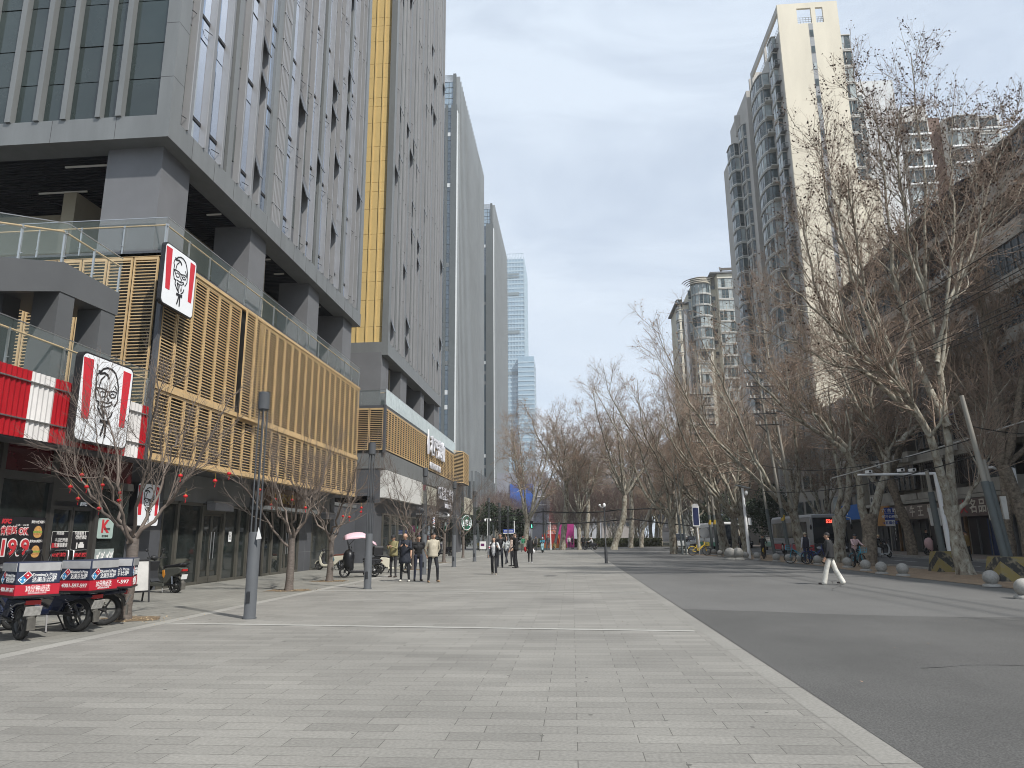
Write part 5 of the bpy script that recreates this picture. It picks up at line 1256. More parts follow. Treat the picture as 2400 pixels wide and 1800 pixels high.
for i, (px, py) in enumerate(BO):
    g = gnd(px, py); s = 1.62 if i in (12, 13) else (.85 if i == 14 else 1)
    if i in (12, 13): g = gnd(1731 if i == 12 else 1712, 1312)
    if bp is None:
        bp = thing('stone_bollard', '', 'bollard', (g.x, g.y, 0), 0, 'round stone bollards along the asphalt edge')
        m = MB().mat(stone); m.ell((0, 0, .27), .225, .225, .22, 22, 14); m.build('ball', None, bp); m = MB().mat(stone); m.lathe([(.25, 0), (.25, .05), (.2, .08), (.14, .1)], n=22); m.build('base', None, bp); c = bp
    else: c = copy_tree(bp); c.location = (g.x, g.y, 0)
    c.scale = (s, s, s); c.rotation_euler[2] = i*1.3; c['label'] = 'round grey stone bollard, '+wh_b[i]
# striped concrete pole bases
def striped():
    m = bpy.data.materials.new('striped_block'); m.use_nodes = True; nt = m.node_tree; N = nt.nodes; L = nt.links; p = N['Principled BSDF']
    tc = N.new('ShaderNodeTexCoord'); mp = N.new('ShaderNodeMapping'); mp.inputs['Rotation'].default_value = (0, 0, 0); L.new(tc.outputs['Object'], mp.inputs[0])
    w = N.new('ShaderNodeTexWave'); w.wave_type = 'BANDS'; w.bands_direction = 'DIAGONAL'; w.inputs['Scale'].default_value = .62; w.inputs['Distortion'].default_value = .3; w.inputs['Detail'].default_value = 2; L.new(mp.outputs[0], w.inputs['Vector'])
    cr = N.new('ShaderNodeValToRGB'); cr.color_ramp.interpolation = 'CONSTANT'; cr.color_ramp.elements[0].color = (.04, .04, .038, 1); cr.color_ramp.elements[1].position = .5; cr.color_ramp.elements[1].color = (.24, .19, .07, 1); L.new(w.outputs['Fac'], cr.inputs[0])
    n = N.new('ShaderNodeTexNoise'); n.inputs['Scale'].default_value = 6; n.inputs['Detail'].default_value = 6; L.new(tc.outputs['Object'], n.inputs['Vector']); mr = N.new('ShaderNodeMapRange'); mr.inputs[1].default_value = .5; mr.inputs[2].default_value = .68; L.new(n.outputs[0], mr.inputs[0])
    mx = N.new('ShaderNodeMixRGB'); mx.inputs[2].default_value = (.22, .19, .13, 1); L.new(mr.outputs[0], mx.inputs[0]); L.new(cr.outputs[0], mx.inputs[1]); L.new(mx.outputs[0], p.inputs['Base Color']); p.inputs['Roughness'].default_value = .9
    return m
strp = striped()
def util_pole(label, x, y, top, lean=(0, 0), r=.17, block=None, arms=(), twin=False, group='utility poles along the right row', band=True):
    t = thing('utility_pole', label, 'utility pole', (x, y, 0), 0, group); r = r*.68
    m = MB().mat(conc_p); m.tube([(0, 0, 0), (lean[0]*.5, lean[1]*.5, top*.5), (lean[0], lean[1], top)], [r, r*.85, r*.62], 12); m.build('pole', None, t)
    m = MB().mat(sleeve); m.tube([(0, 0, 0), (lean[0]*3.4/top, lean[1]*3.4/top, 3.4)], r*1.12, 12); m.build('sleeve', None, t)
    if band: m = MB().mat(M('yellow_label', (.5, .34, .04), .5, 0, 0)); m.lathe([(r*1.14, 2.55), (r*1.14, 2.95)], (lean[0]*2.7/top, lean[1]*2.7/top, 0), 12); m.build('label_band', None, t)
    if block:
        sx, sy, sz = block; m = MB().mat(strp); m.add([(-sx, -sy, 0), (sx, -sy, 0), (sx, sy, 0), (-sx, sy, 0), (-sx*.78, -sy*.78, sz), (sx*.78, -sy*.78, sz), (sx*.78, sy*.78, sz), (-sx*.78, sy*.78, sz)], [(0,3,2,1),(4,5,6,7),(0,1,5,4),(1,2,6,5),(2,3,7,6),(3,0,4,7)], False); m.build('striped_block', None, t)
    for z, w in arms:
        m = MB().mat(post_d); f = z/top; m.bar((lean[0]*f-w/2, lean[1]*f-.2, z), (lean[0]*f+w/2, lean[1]*f-.2, z), .07, .07); m.bar((lean[0]*f-w*.35, lean[1]*f-.2, z), (lean[0]*f, lean[1]*f-.1, z-.5), .04)
        m.mat(acm)
        for k in (-.45, -.3, .3, .45): m.lathe([(.05, 0), (.07, .06), (.04, .1), (.06, .16), (.03, .24)], (lean[0]*f+w*k, lean[1]*f-.2, z+.03), 6)
        m.build('crossarm', None, t)
    return t
g1 = gnd(1852, 1310); g2 = gnd(1880, 1308); g3 = gnd(1817, 1309)
util_pole('concrete utility pole with crossarms, right one of the pair by the bus front', g2.x, g2.y, 14.0, (-1.3, 0), arms=((13.3, 2.0), (12.3, 2.0), (11.4, 1.8), (10.4, 1.8)))
util_pole('concrete utility pole with crossarms, left one of the pair beside the bus', g1.x, g1.y, 13.6, (-1.2, 0), arms=((13.0, 2.0), (12.0, 2.0), (11.1, 1.8), (10.0, 1.6), (9.2, 1.6)))
util_pole('plain leaning utility pole left of the crossarm pair', g3.x, g3.y, 7.6, (-.7, 0), r=.15, band=False)
for i, (px, py, lab) in enumerate(((1682, 1299, 'utility pole with many crossarms left of the middle plane trees'), (1671, 1299, 'second far utility pole with crossarms beside the yellow bicycle'))):
    g = gnd(px, py); util_pole(lab, g.x, g.y, 14.8, (-.5, 0), arms=((14.2, 2.2), (13.2, 2.2), (12.3, 2.0), (11.4, 2.0), (10.6, 1.8), (9.8, 1.8)))
g = gnd(1600, 1300); util_pole('dark twin steel pole just right of the slim lone plane tree', g.x, g.y, 9.0, (-.45, 0), r=.11, band=False); g = gnd(1609, 1300); util_pole('dark steel pole, right one of the twin poles near the slim lone tree', g.x, g.y, 9.0, (-.5, 0), r=.11, band=False)
util_pole('utility pole in a striped concrete block directly behind the big pale plane tree', gnd(2226, 1340).x, gnd(2226, 1340).y+.3, 4.4, (-.25, 0), block=(.5, .5, .85), band=False)
util_pole('leaning concrete utility pole with cables in the striped block at the right edge', 15.0, 26.4, 6.5, (-.75, 0), r=.17, block=(.62, .5, .80), band=False)
util_pole('shorter grey sleeve pole beside the leaning pole in the right striped block', 15.3, 26.7, 4.2, (-.40, .1), r=.15, band=False)
def cables():
    g = 'black overhead cables along the right street'
    for i in range(9):
        x = 14.6+.28*(i % 4); z0 = 8.2+.32*i; m = MB().mat(rubber); pts = []
        for a, b in ((2, 50), (50, 66)):
            for k in range(9):
                f = k/8; y = a+(b-a)*f; pts.append((x-(.9 if a == 50 else .9*f), y, z0+(1.6*f if a == 2 else 1.6)-(1.4 if a == 2 else .4)*4*f*(1-f)*.5))
        m.tube(pts, .009+.004*(i % 3), 4, cap=False)
        o = m.build('overhead_cable'); tag(o, 'black overhead cable running beside the plane row, %s' % ['lowest of the bundle', 'second lowest', 'third from the bottom', 'fourth from the bottom', 'middle of the bundle', 'fourth from the top', 'third from the top', 'second from the top', 'highest of the bundle'][i], 'cable', g)
    for i, (a, b, sag, r) in enumerate((((-14.5, 60, 4.1), (14.5, 64, 6.3), .9, .03), ((14.45, 26.4, 4.3), (12.8, 54, 5.0), .7, .035), ((14.4, 26.4, 4.9), (14.0, 53, 6.6), .7, .03), ((14.35, 26.4, 5.4), (28, 40, 7.5), .5, .03), ((28, 22, 9.6), (14.2, 40, 4.6), .3, .05))):
        if i == 0: continue
        m = MB().mat(rubber if i < 4 else acm); a, b = Vector(a), Vector(b); m.tube([a.lerp(b, k/12)-Vector((0, 0, sag*4*(k/12)*(1-k/12))) for k in range(13)], r*.6, 5); o = m.build('slack_cable'); tag(o, ['', 'sagging black cable from the leaning pole to the white camera pole', 'sagging black cable above the bus between the poles', 'black cable from the leaning pole to the old block', 'pale bundled cable sloping down across the plane trunks'][i], 'cable')
    # cables over the far end of the plaza
    Y = 92
    for i, pts in enumerate(([(1060, 1218), (1120, 1222), (1180, 1210), (1230, 1205), (1273, 1199), (1345, 1202), (1400, 1200), (1452, 1195), (1520, 1192), (1590, 1196)], [(1060, 1214), (1110, 1222), (1180, 1222), (1225, 1226), (1274, 1228), (1357, 1226), (1420, 1222), (1480, 1216), (1545, 1225), (1620, 1232)])):
        m = MB().mat(rubber); m.tube([P(x, y, Y) for x, y in pts], .085, 6); tag(m.build('trolley_cable'), ['upper black cable strung across the far end of the plaza', 'lower black cable strung across the far end of the plaza'][i], 'cable')
cables()
def far_posts():
    Y = 92; g = 'posts carrying the cables at the far end'
    def post(lab, p, q, mat, r, extra=None):
        a, b = Vector(P(*p, Y)), Vector(P(*q, Y)); a.z = 0; t = thing('cable_post', lab, 'post', a, 0, g); m = MB().mat(mat); m.tube([(0, 0, 0), b-a], [r, r*.8], 10); m.build('pole', None, t)
        if extra: m = MB().mat(strp); m.tube([(0, 0, 0), (b-a)*.28], r*1.15, 10); m.build('striped_foot', None, t)
        return t
    post('tall dark cable post with a white foot, carrying the upper cable', (1274, 1288), (1273, 1192), post_d, .10); post('white post right of the tall dark cable post', (1291, 1284), (1289, 1224), white_p, .10)
    post('grey leaning post with a yellow striped foot before the magenta board', (1298, 1288), (1311, 1223), sleeve, .19, True); post('short grey post beside the tall dark cable post', (1282, 1288), (1278, 1222), sleeve, .12)
    post('grey leaning post with striped foot behind the cafe corner', (1123, 1290), (1119, 1226), sleeve, .19, True); post('grey post right of the cafe sandwich board', (1160, 1290), (1156, 1230), sleeve, .14)
    # pedestrian signal
    a = P(1247, 1286, 96); t = thing('pedestrian_signal', 'pedestrian signal with a lit green man on a white post', 'traffic light', (a[0], 96, 0)); m = MB().mat(white_p); m.tube([(0, 0, 0), (0, 0, 2.7)], .07, 8); m.build('post', None, t)
    m = MB().mat(black_m); m.box(-.2, .2, -.15, .1, 2.7, 3.75); m.build('housing', None, t); m = MB().mat(M('green_lit', (.1, .8, .5), .5, 0, 0, emit=(.15, 1, .6), estr=2.5)); m.ell((0, -.16, 3.18), .05, .01, .05); m.box(-.05, .05, -.165, -.155, 2.95, 3.13); m.box(-.07, -.03, -.165, -.155, 2.82, 2.95); m.box(.03, .07, -.165, -.155, 2.82, 2.95); m.build('green_lamp', None, t)
    # blue direction sign
    blue = M('sign_blue', (.02, .06, .33), .4, 0, .04); t = thing('street_name_sign', 'wide blue street name sign with white text behind the two young men', 'street sign', (P(1193, 1290, 80)[0], 80, 0))
    m = MB().mat(white_p); m.tube([(.6, 0, 0), (.6, 0, 3.4)], .05, 8); m.build('post', None, t); m = MB().mat(blue); m.box(-.62, .55, -.03, .03, 2.1, 2.48); m.build('board', None, t); text('解放公园路', .2, white_p, t, face_my(-.03, -.035, 2.3), .003); m = MB().mat(white_p); m.box(-.62, .55, -.035, .03, 2.0, 2.095); m.build('lower_strip', None, t)
    t = thing('camera_mast', 'short white mast with two dome cameras left of the blue street name sign', 'camera post', (P(1143, 1275, 84)[0], 84, 0)); m = MB().mat(white_p); m.tube([(0, 0, 0), (0, 0, 3.8)], .06, 8); m.bar((-.35, 0, 3.75), (.35, 0, 3.75), .06); m.build('mast', None, t)
    for s in (-.3, .3): m = MB().mat(white_p); m.ell((s, 0, 3.6), .12, .12, .16); m.build('camera', None, t)
    # stage and magenta board
    mag = M('magenta_board', (.42, .045, .22), .5, 0, .06, .6); t = thing('magenta_board', 'large magenta display board at the far end behind the plane trunk', 'display board', (-.8, 112, 0)); m = MB().mat(mag); m.add([(-1.9, 0, 0), (1.1, 0, 0), (1.1, 0, 3.75), (-1.2, 0, 3.4), (-1.9, .2, 0), (1.1, .2, 0), (1.1, .2, 3.75), (-1.2, .2, 3.4)], [(0, 1, 2, 3), (7, 6, 5, 4), (0, 3, 7, 4), (1, 5, 6, 2), (3, 2, 6, 7), (0, 4, 5, 1)], False); m.build('board', None, t)
    rd = M('stage_red', (.34, .03, .025), .6, 0, .15, 2); orr = M('stage_orange', (.40, .14, .04), .6, 0, .1); t = thing('event_stage', 'small red and orange event stage with an arch at the far end', 'stage', (-2.4, 108, 0)); m = MB().mat(orr); m.box(-2.2, 1.6, -1.0, 1.5, 0, .6); m.build('deck', None, t); m = MB().mat(rd); m.box(-2.1, .6, .4, .6, .6, 2.0); m.build('back_panel', None, t)
    m = MB().mat(orr); m.tube([(-2.1+1.3*(1-math.cos(a)), .3, .6+2.0*math.sin(a)) for a in [i*math.pi/10 for i in range(11)]], .07, 6); m.build('arch', None, t)
    t = thing('sandwich_board', 'white sandwich board with a dark print beside the cafe corner', 'sandwich board', (P(1138, 1291, 88)[0], 85, 0)); m = MB().mat(white_p); m.box(-.4, .4, -.03, .0, .25, 1.15); m.build('panel', None, t); m = MB().mat(M('plum_print', (.12, .02, .1), .5)); m.box(-.2, .22, -.035, -.031, .6, .9); m.build('print', None, t); m = MB().mat(black_m)
    for s in (-.38, .38): m.bar((s, -.02, 0), (s, .0, .3), .04)
    m.build('leg', None, t)
far_posts()
def right_signs():
    blue = MATS['sign_blue']; g = gnd(2093, 1298); Y = g.y; c = ony(2084, 1212, Y)
    t = thing('street_sign', 'blue and white street direction sign on a slim post with three rows of Chinese names', 'street sign', (g.x, Y, .13))
    dx = c.x-g.x; tl = ony(2070, 1190, Y); br = ony(2098, 1233, Y); w = (br.x-tl.x)/2; z0, z1 = br.z-.13, tl.z-.13; h = (z1-z0)
    m = MB().mat(conc_p); m.tube([(0, 0, 0), (dx, 0, z1-.1)], .05, 8); m.build('post', None, t)
    m = MB().mat(blue); m.box(dx-w, dx+w, -.1, -.06, z0+h*.34, z1); m.build('board', None, t); m = MB().mat(white_p); m.box(dx-w, dx+w, -.1, -.06, z0, z0+h*.335); m.build('lower_board', None, t); m = MB().mat(white_p); m.box(dx-w, dx+w, -.105, -.101, z0+h*.66, z0+h*.675); m.build('dividing_line', None, t)
    text('六 合 路', .34, white_p, t, face_my(dx, -.108, z0+h*.83), .003, .008); text('·解放公园路', .26, white_p, t, face_my(dx, -.108, z0+h*.5), .003, .006); text('→五福小路', .27, blue, t, face_my(dx, -.108, z0+h*.17), .003, .006)
    # white box sign backs
    wb = M('white_box_panel', (.50, .49, .45), .5, 0, .12, 2); Y = 31.4
    def backsign(label, pts, Y, tilt=0):
        a = ony(*pts[0], Y); b = ony(*pts[1], Y); t = thing('traffic_sign', label, 'sign', (a.x, Y, b.z)); w = b.x-a.x; h = a.z-b.z; m = MB().mat(wb); m.add([(0, 0, 0), (w, 0, 0), (w, 0, h), (-.05, 0, h), (0, .08, 0), (w, .08, 0), (w, .08, h), (-.05, .08, h)], [(0,3,2,1)[::-1], (4,7,6,5)[::-1], (0,4,5,1), (1,5,6,2), (2,6,7,3), (3,7,4,0)], False); m.build('panel', None, t); m = MB().mat(acm); m.box(.1, w-.1, -.03, -.001, h*.8, h*.83); m.box(.1, w-.1, -.03, -.001, h*.2, h*.23); m.build('bracket', None, t)
    backsign('white rectangular sign back fixed left of the big pale plane trunk', ((2178, 1190), (2208, 1232)), 33.4); backsign('white sign back on the left side of the leaning pole', ((2315, 1166), (2333, 1219)), 26.9); backsign('white sign back on the right side of the leaning pole', ((2347, 1163), (2366, 1217)), 26.9)
    # camera mast at right edge
    a = gnd(2412, 1330); Y = a.y; t = thing('camera_mast', 'white bent camera mast at the right picture edge, dome camera on its arm', 'camera post', (a.x, Y, 0)); top = ony(2375, 1098, Y); arm = ony(2326, 1098, Y)
    o = Vector((a.x, Y, 0)); m = MB().mat(white_p); m.tube([(0, 0, 0), top-o], [.11, .08], 12); m.tube([top-o, arm-o], .05, 8); m.build('mast', None, t); m = MB().mat(white_p); m.ell((arm-o)+Vector((-.05, 0, .05)), .15, .15, .08); m.mat(black_m).ell((arm-o)+Vector((-.05, 0, -.12)), .11, .11, .13); m.build('camera', None, t)
    # white camera pole in the row
    g = gnd(1757, 1309); Y = g.y; t = thing('camera_mast', 'tall white camera pole with a solar panel and dome, between the stone bollards and trees', 'camera post', (g.x, Y, 0)); top = ony(1740, 1144, Y); o = Vector((g.x, Y, 0)); m = MB().mat(white_p); m.tube([(0, 0, 0), top-o], [.12, .09], 12); m.build('pole', None, t)
    q = top-o; m = MB().mat(alu); m.mbox(Matrix.Translation(q+Vector((0, 0, .1))) @ Matrix.Rotation(.25, 4, 'Y'), .95, .6, .05); m.build('solar_panel', None, t); m = MB().mat(white_p); m.ell(q+Vector((.22, -.1, -.35)), .13, .13, .18); m.build('camera', None, t); m = MB().mat(white_p); m.box(q.x+.22, q.x+.42, -.1, .1, q.z-2.6, q.z-2.1); m.build('control_box', None, t)
    # gantry arm
    Y = 36; a = ony(2010, 1113, Y); b = ony(2192, 1110, Y); t = thing('sign_gantry', 'white horizontal traffic gantry arm behind the plane trunks with small cameras', 'gantry', (b.x, Y, 0)); o = Vector((b.x, Y, 0)); m = MB().mat(white_p); m.tube([(.25, 0, 0), (.1, 0, 3.0), (0, 0, b.z)], [.14, .12, .1], 12); m.tube([Vector((0, 0, b.z)), a-o], [.07, .05], 8); m.build('arm', None, t)
    for px, py in ((2035, 1107), (2110, 1103), (2137, 1103)): c = ony(px, py, Y)-o; m = MB().mat(white_p); m.mbox(Matrix.Translation(c+Vector((0, -.05, .02))) @ Matrix.Rotation(.3, 4, 'Z'), .18, .3, .14); m.mat(black_m).mbox(Matrix.Translation(c+Vector((0, -.21, .02))), .1, .02, .09); m.build('camera', None, t)
    # round road sign backs on far right row
    for lab, px, py, top_, rr, Y in (('round grey road sign back on a slim post left of the plane trees', 1653, 1298, 1243, .45, 66), ('tall rounded blue and white sign on a white pole behind the slim tree', 1640, 1296, 1190, 0, 64)):
        a = ony(px, py, Y); h = ony(px, top_, Y).z; t = thing('road_sign', lab, 'road sign', (a.x, Y, 0)); m = MB().mat(white_p if rr == 0 else alu); m.tube([(0, 0, 0), (0 if rr else -.15, 0, h+.2)], .06, 8); m.build('post', None, t)
        m = MB()
        if rr: m.mat(alu).prism([(rr*math.cos(i*math.pi/12), rr*math.sin(i*math.pi/12)) for i in range(24)], face_my(0, -.08, h-.2), .03)
        else: m.mat(white_p).prism([(-.3, 0), (.3, 0), (.3, 1.7), (.2, 1.95), (-.2, 1.95), (-.3, 1.7)], face_my(-.15, -.08, h-1.6), .04); m.mat(M('sign_navy', (.02, .03, .09), .4, 0, 0)).prism([(-.24, .1), (.24, .1), (.24, 1.6), (-.24, 1.6)], face_my(-.15, -.125, h-1.6), .01)
        m.build('board', None, t)
right_signs()
# ================================================================== restaurant signs
SX = -12.0
def zz(x, y): v = onx(150+x/5.925, 800+y/5.925, SX); return (v.y, v.z)
FACE = [ # polylines (zoom px) with stroke widths
 ([(478,410),(508,420),(540,385),(600,370),(660,392),(710,450),(735,540),(747,640),(742,720)], .046),
 ([(478,410),(498,438),(462,448),(438,515),(452,560),(436,640)], .034), ([(498,448),(560,440),(600,472),(618,515)], .055), ([(562,482),(512,530),(490,600),(478,650)], .036),
 ([(430,640),(500,648),(560,668),(575,700),(555,768),(500,775),(475,720),(462,680),(430,640)], .03), ([(575,690),(622,702)], .03), ([(622,702),(682,695),(722,715),(702,782),(650,788),(622,750),(622,702)], .03),
 ([(435,650),(430,740),(440,820),(472,840),(460,920),(500,1010),(545,1070)], .04), ([(600,705),(590,785),(620,815),(585,848)], .022), ([(500,830),(560,852),(600,862),(650,842),(662,885)], .03), ([(512,885),(560,912),(620,905),(648,880)], .028),
 ([(515,900),(530,960),(530,1040)], .06), ([(742,720),(735,830),(700,890),(685,905)], .034), ([(662,985),(642,1040),(595,1080)], .04), ([(700,620),(728,690)], .022), ([(495,705),(525,690),(550,712)], .024), ([(640,745),(665,730),(690,748)], .024),
 ([(560,930),(590,1040)], .016), ([(620,930),(605,1030)], .014), ([(545,1150),(495,1300)], .06), ([(568,1150),(552,1328)], .06)]
BOW = [(482,1128),(492,1082),(555,1098),(622,1100),(618,1158),(560,1138)]
BARS = [[(275,210),(415,255),(330,1080),(230,1060)], [(825,410),(930,455),(825,1205),(752,1190)]]
CORN = [zz(228, 140), zz(965, 385), zz(848, 1495), zz(172, 1365)]
cy = sum(c[0] for c in CORN)/4; cz = sum(c[1] for c in CORN)/4
def to_uv(p): y, z = zz(*p); return (y-cy, z-cz)
UW = ((CORN[1][0]-CORN[0][0])+(CORN[2][0]-CORN[3][0]))/4; UH = ((CORN[0][1]-CORN[3][1])+(CORN[1][1]-CORN[2][1]))/4
face_uv = [([to_uv(p) for p in pl], w) for pl, w in FACE]; bow_uv = [to_uv(p) for p in BOW]; bars_uv = [[to_uv(p) for p in b] for b in BARS]
def rrect(w, h, r, n=6):
    out = []
    for cx, cyy, a0 in ((w-r, h-r, 0), (-w+r, h-r, 90), (-w+r, -h+r, 180), (w-r, -h+r, 270)):
        for i in range(n+1): a = R_(a0+90*i/n); out.append((cx+r*math.cos(a), cyy+r*math.sin(a)))
    return out
lit_white = M('sign_white_acrylic', (.80, .82, .84), .3, 0, .02); sign_red = M('sign_red', (.56, .025, .04), .4, 0, .04)
def portrait(parent, mtx, s=1.0, name='emblem'):
    m = MB().mat(black_paint); off = 0
    for pl, w in face_uv:
        for (a, b) in zip(pl, pl[1:]):
            a = Vector((a[0]*s, a[1]*s, .0)); b = Vector((b[0]*s, b[1]*s, 0)); d = (b-a); n = Vector((-d.y, d.x, 0)).normalized()*w*s/2; d = d.normalized()*w*s*.3
            off += .00004; m.prism([((a-d+n).x, (a-d+n).y), ((a-d-n).x, (a-d-n).y), ((b+d-n).x, (b+d-n).y), ((b+d+n).x, (b+d+n).y)], mtx @ Matrix.Translation((0, 0, off)), .008)
    m.prism([(x*s, y*s) for x, y in bow_uv], mtx @ Matrix.Translation((0, 0, .0052)), .008); return m.build(name, None, parent)
def colonel_sign(label, loc, mtx_face, s, depth=.28, box=True):
    t = thing('portrait_sign', label, 'sign', loc); W, Hh = UW*s, UH*s
    if box: m = MB().mat(black_m); m.prism(rrect(W+.03*s, Hh+.03*s, .17*s), mtx_face @ Matrix.Translation((0, 0, -depth)), depth); m.build('casing', None, t)
    m = MB().mat(lit_white); m.prism(rrect(W-.015*s, Hh-.015*s, .15*s), mtx_face @ Matrix.Translation((0, 0, -.02 if box else -.01)), .03 if box else .02); m.build('face_panel', None, t)
    for b in bars_uv:
        m = MB().mat(sign_red); m.prism([(x*s, y*s) for x, y in b][::-1], mtx_face @ Matrix.Translation((0, 0, .011)), .005); m.build('red_stripe', None, t)
    portrait(t, mtx_face @ Matrix.Translation((0, 0, .012)), s); return t
F0 = face_px(0, 0, 0)
colonel_sign('big white sign with red stripes and a bearded face over the restaurant entrance', (SX, cy, cz), F0, 1.0, .17)
a = onx(388, 588, SX-.1); b = onx(460, 628, SX-.1); c = onx(450, 737, SX-.1)
s2 = (b.y-a.y)/(2*UW); colonel_sign('smaller white portrait sign with red stripes, high on the louver corner', (SX-.1, (a.y+b.y)/2, (b.z+c.z)/2), F0, s2*1.0, .12)
a = onx(323, 1152, -13.35); b = onx(376, 1152, -13.35); c = onx(372, 1213, -13.35)
colonel_sign('small flat portrait sign with red stripes, on the dark wall behind the nearest young tree', (-13.35, (a.y+b.y)/2, (a.z+c.z)/2), F0, (b.y-a.y)/(2*UW), .5, True)
# lettering over the door, window graphics (on the glass plane X = -13.2)
GX = -13.19; pink_w = M('sticker_white', (.66, .64, .62), .4, 0, 0); st_red = M('sticker_red', (.50, .035, .045), .4, 0, 0); mint = M('mint_sticker', (.36, .46, .42), .4, 0, .04); stick_bk = M('sticker_black', (.012, .011, .014), .5, 0, 0)
def onwin(px, py, x=GX): v = onx(px, py, x); return v.y, v.z
def tw(t, s, px, py, hpx, mat, x=GX, bold=.0, wpx=None, o=.004, shear=0):
    y, z = onwin(px, py, x); z2 = onwin(px, py-hpx, x)[1]; w = None
    if wpx: w = onwin(px+wpx/2, py, x)[0]-onwin(px-wpx/2, py, x)[0]
    L = t.location; return text(s, (z2-z)*1.25, mat, t, face_px(x+o-L.x, y-L.y, z-L.z), .0015, bold, width=w, shear=shear)
def graphics():
    t = thing('window_poster', 'black window poster with a big red 19.9 price and two burgers', 'poster', (GX, 15.4, 0)); c = [(-60, 1200), (112, 1215), (100, 1345), (-60, 1345)]
    ya, za = onwin(-60, 1208); yb, zb = onwin(108, 1345); m = MB().mat(stick_bk); m.box(0, .003, ya-15.4, yb-15.4, zb, za); m.build('sheet', None, t)
    tw(t, 'KFC', 15, 1222, 11, st_red, wpx=24, bold=.01, shear=.2); 
    for s, px, py, h, w, mt, bd in (('肯德基', 20, 1245, 17, 38, st_red, .006), ('OK', 54, 1246, 17, 24, st_red, .012), ('19.9', 32, 1285, 40, 64, st_red, .03), ('美味YES烤鸡腿堡', 90, 1224, 6, 32, pink_w, .002), ('黄金SPA鸡排堡', 84, 1269, 6, 30, pink_w, .002), ('三选一 OK餐', 52, 1231, 4, 30, pink_w, .0)):
        tw(t, s, px, py, h, pink_w, bold=bd*1.0+.010 if mt is st_red else bd, wpx=w*1.04 if mt is st_red else w, o=.0045)
        if mt is st_red: tw(t, s, px, py, h, mt, bold=bd*.4, wpx=w, o=.0075)
    bun = M('burger_bun', (.55, .30, .10), .5, 0, .2, 20); salad = M('burger_salad', (.22, .30, .06), .6, 0, .5, 60); patty = M('burger_patty', (.45, .22, .08), .6, 0, .4, 40)
    for px, py in ((88, 1248), (82, 1294)):
        y, z = onwin(px, py); y -= 15.4; r = .135; m = MB(); o = .004
        def half(ry, z0, h, mt, sgn, oo):
            pts = [(y+ry*math.cos(a), z0+sgn*h*math.sin(a)) for a in [i*math.pi/12 for i in range(13)]]; m.mat(mt).add([(oo, p[0], p[1]) for p in pts], [tuple(range(13)) if sgn > 0 else tuple(range(12, -1, -1))], False)
        half(r, z+.03, .13, bun, 1, .005); half(r*.95, z-.06, .07, bun, -1, .005)
        m.mat(salad).box(.003, .006, y-r*1.1, y+r*1.1, z-.015, z+.035); m.mat(patty).box(.003, .0065, y-r, y+r, z-.062, z-.012); m.build('burger_picture', None, t)
    y, z = onwin(42, 1334); m = MB().mat(st_red); m.box(.003, .006, y-15.4-.33, y-15.4+.33, z-.1, z+.12); m.build('red_panel', None, t); tw(t, '周六疯拼', 42, 1333, 16, pink_w, o=.009, wpx=56, bold=.01)
    for (px0, px1, py0, py1, lines, lab) in ((123, 163, 1243, 1290, (('肯德基', 141, 1250, 8, 18), ('本店已开通', 143, 1266, 8, 30), ('车速取服务', 142, 1278, 9, 32)), 'black rounded sticker with white text on the left door leaf'), (170, 206, 1243, 1290, (('车到餐到《', 188, 1250, 8, 26), ('《秒提速取', 188, 1260, 8, 26)), 'black rounded sticker with a small car picture on the right door leaf')):
        ya, za = onwin(px0, py0+2); yb, zb = onwin(px1, py1-1); t = thing('door_sticker', lab, 'sticker', (GX-.005, (ya+yb)/2, (za+zb)/2)); w, h = (yb-ya)/2, (za-zb)/2
        m = MB().mat(pink_w); m.prism(rrect(w, h, .04), face_px(0, 0, 0), .003); m.mat(stick_bk).prism(rrect(w-.01, h-.01, .035), face_px(.003, 0, 0), .003); m.build('sheet', None, t)
        for s, px, py, hh, ww in lines: tw(t, s, px, py, hh, pink_w, x=GX-.005, o=.008, wpx=ww, bold=.002)
        if px0 == 170: m = MB().mat(pink_w); m.box(.006, .008, -.06, .16, -h+.06, -h+.16); m.box(.006, .008, -.02, .12, -h+.16, -h+.21); m.box(.006, .008, -.15, -.1, -h+.04, -h+.2); m.build('car_picture', None, t)
        else: yy, z2 = onwin(142, 1278); m = MB().mat(st_red); m.box(.0062, .007, -w+.03, -w+.28, z2-(za+zb)/2-.06, z2-(za+zb)/2+.06); m.build('red_highlight', None, t)
    t = thing('door_lettering', 'strip of red outlined letters low across the two door leaves', 'sticker', (GX, 17.6, 0)); tw(t, 'APP点餐享优惠', 139, 1301, 8, st_red, wpx=36, bold=.004); tw(t, '自助点餐更快捷', 189, 1301, 8, st_red, wpx=32, bold=.004)
    t = thing('letter_sign', 'small white letters on the door lintel', 'sign', (GX+.12, 18.4, 0)); tw(t, 'KFC', 195, 1182, 8, lit_white, x=GX+.12, bold=.012, wpx=18, o=.01, shear=.2)
    ya, za = onwin(231, 1214, -13.17); yb, zb = onwin(262, 1262, -13.17); t = thing('coffee_sticker', 'mint rounded coffee sign with a large red K on the window right of the door', 'sign', (-13.17, (ya+yb)/2, (za+zb)/2)); m = MB().mat(mint); m.prism(rrect((yb-ya)/2, (za-zb)/2, .06), face_px(0, 0, 0), .01); m.build('panel', None, t)
    text('K', .48, st_red, t, face_px(.013, -.04, .04), .002, .018); text('COFFEE', .085, stick_bk, t, face_px(.014, .06, -.02), .002, .002, width=.27); text('肯悦咖啡', .07, stick_bk, t, face_px(.013, .0, -.22), .002)
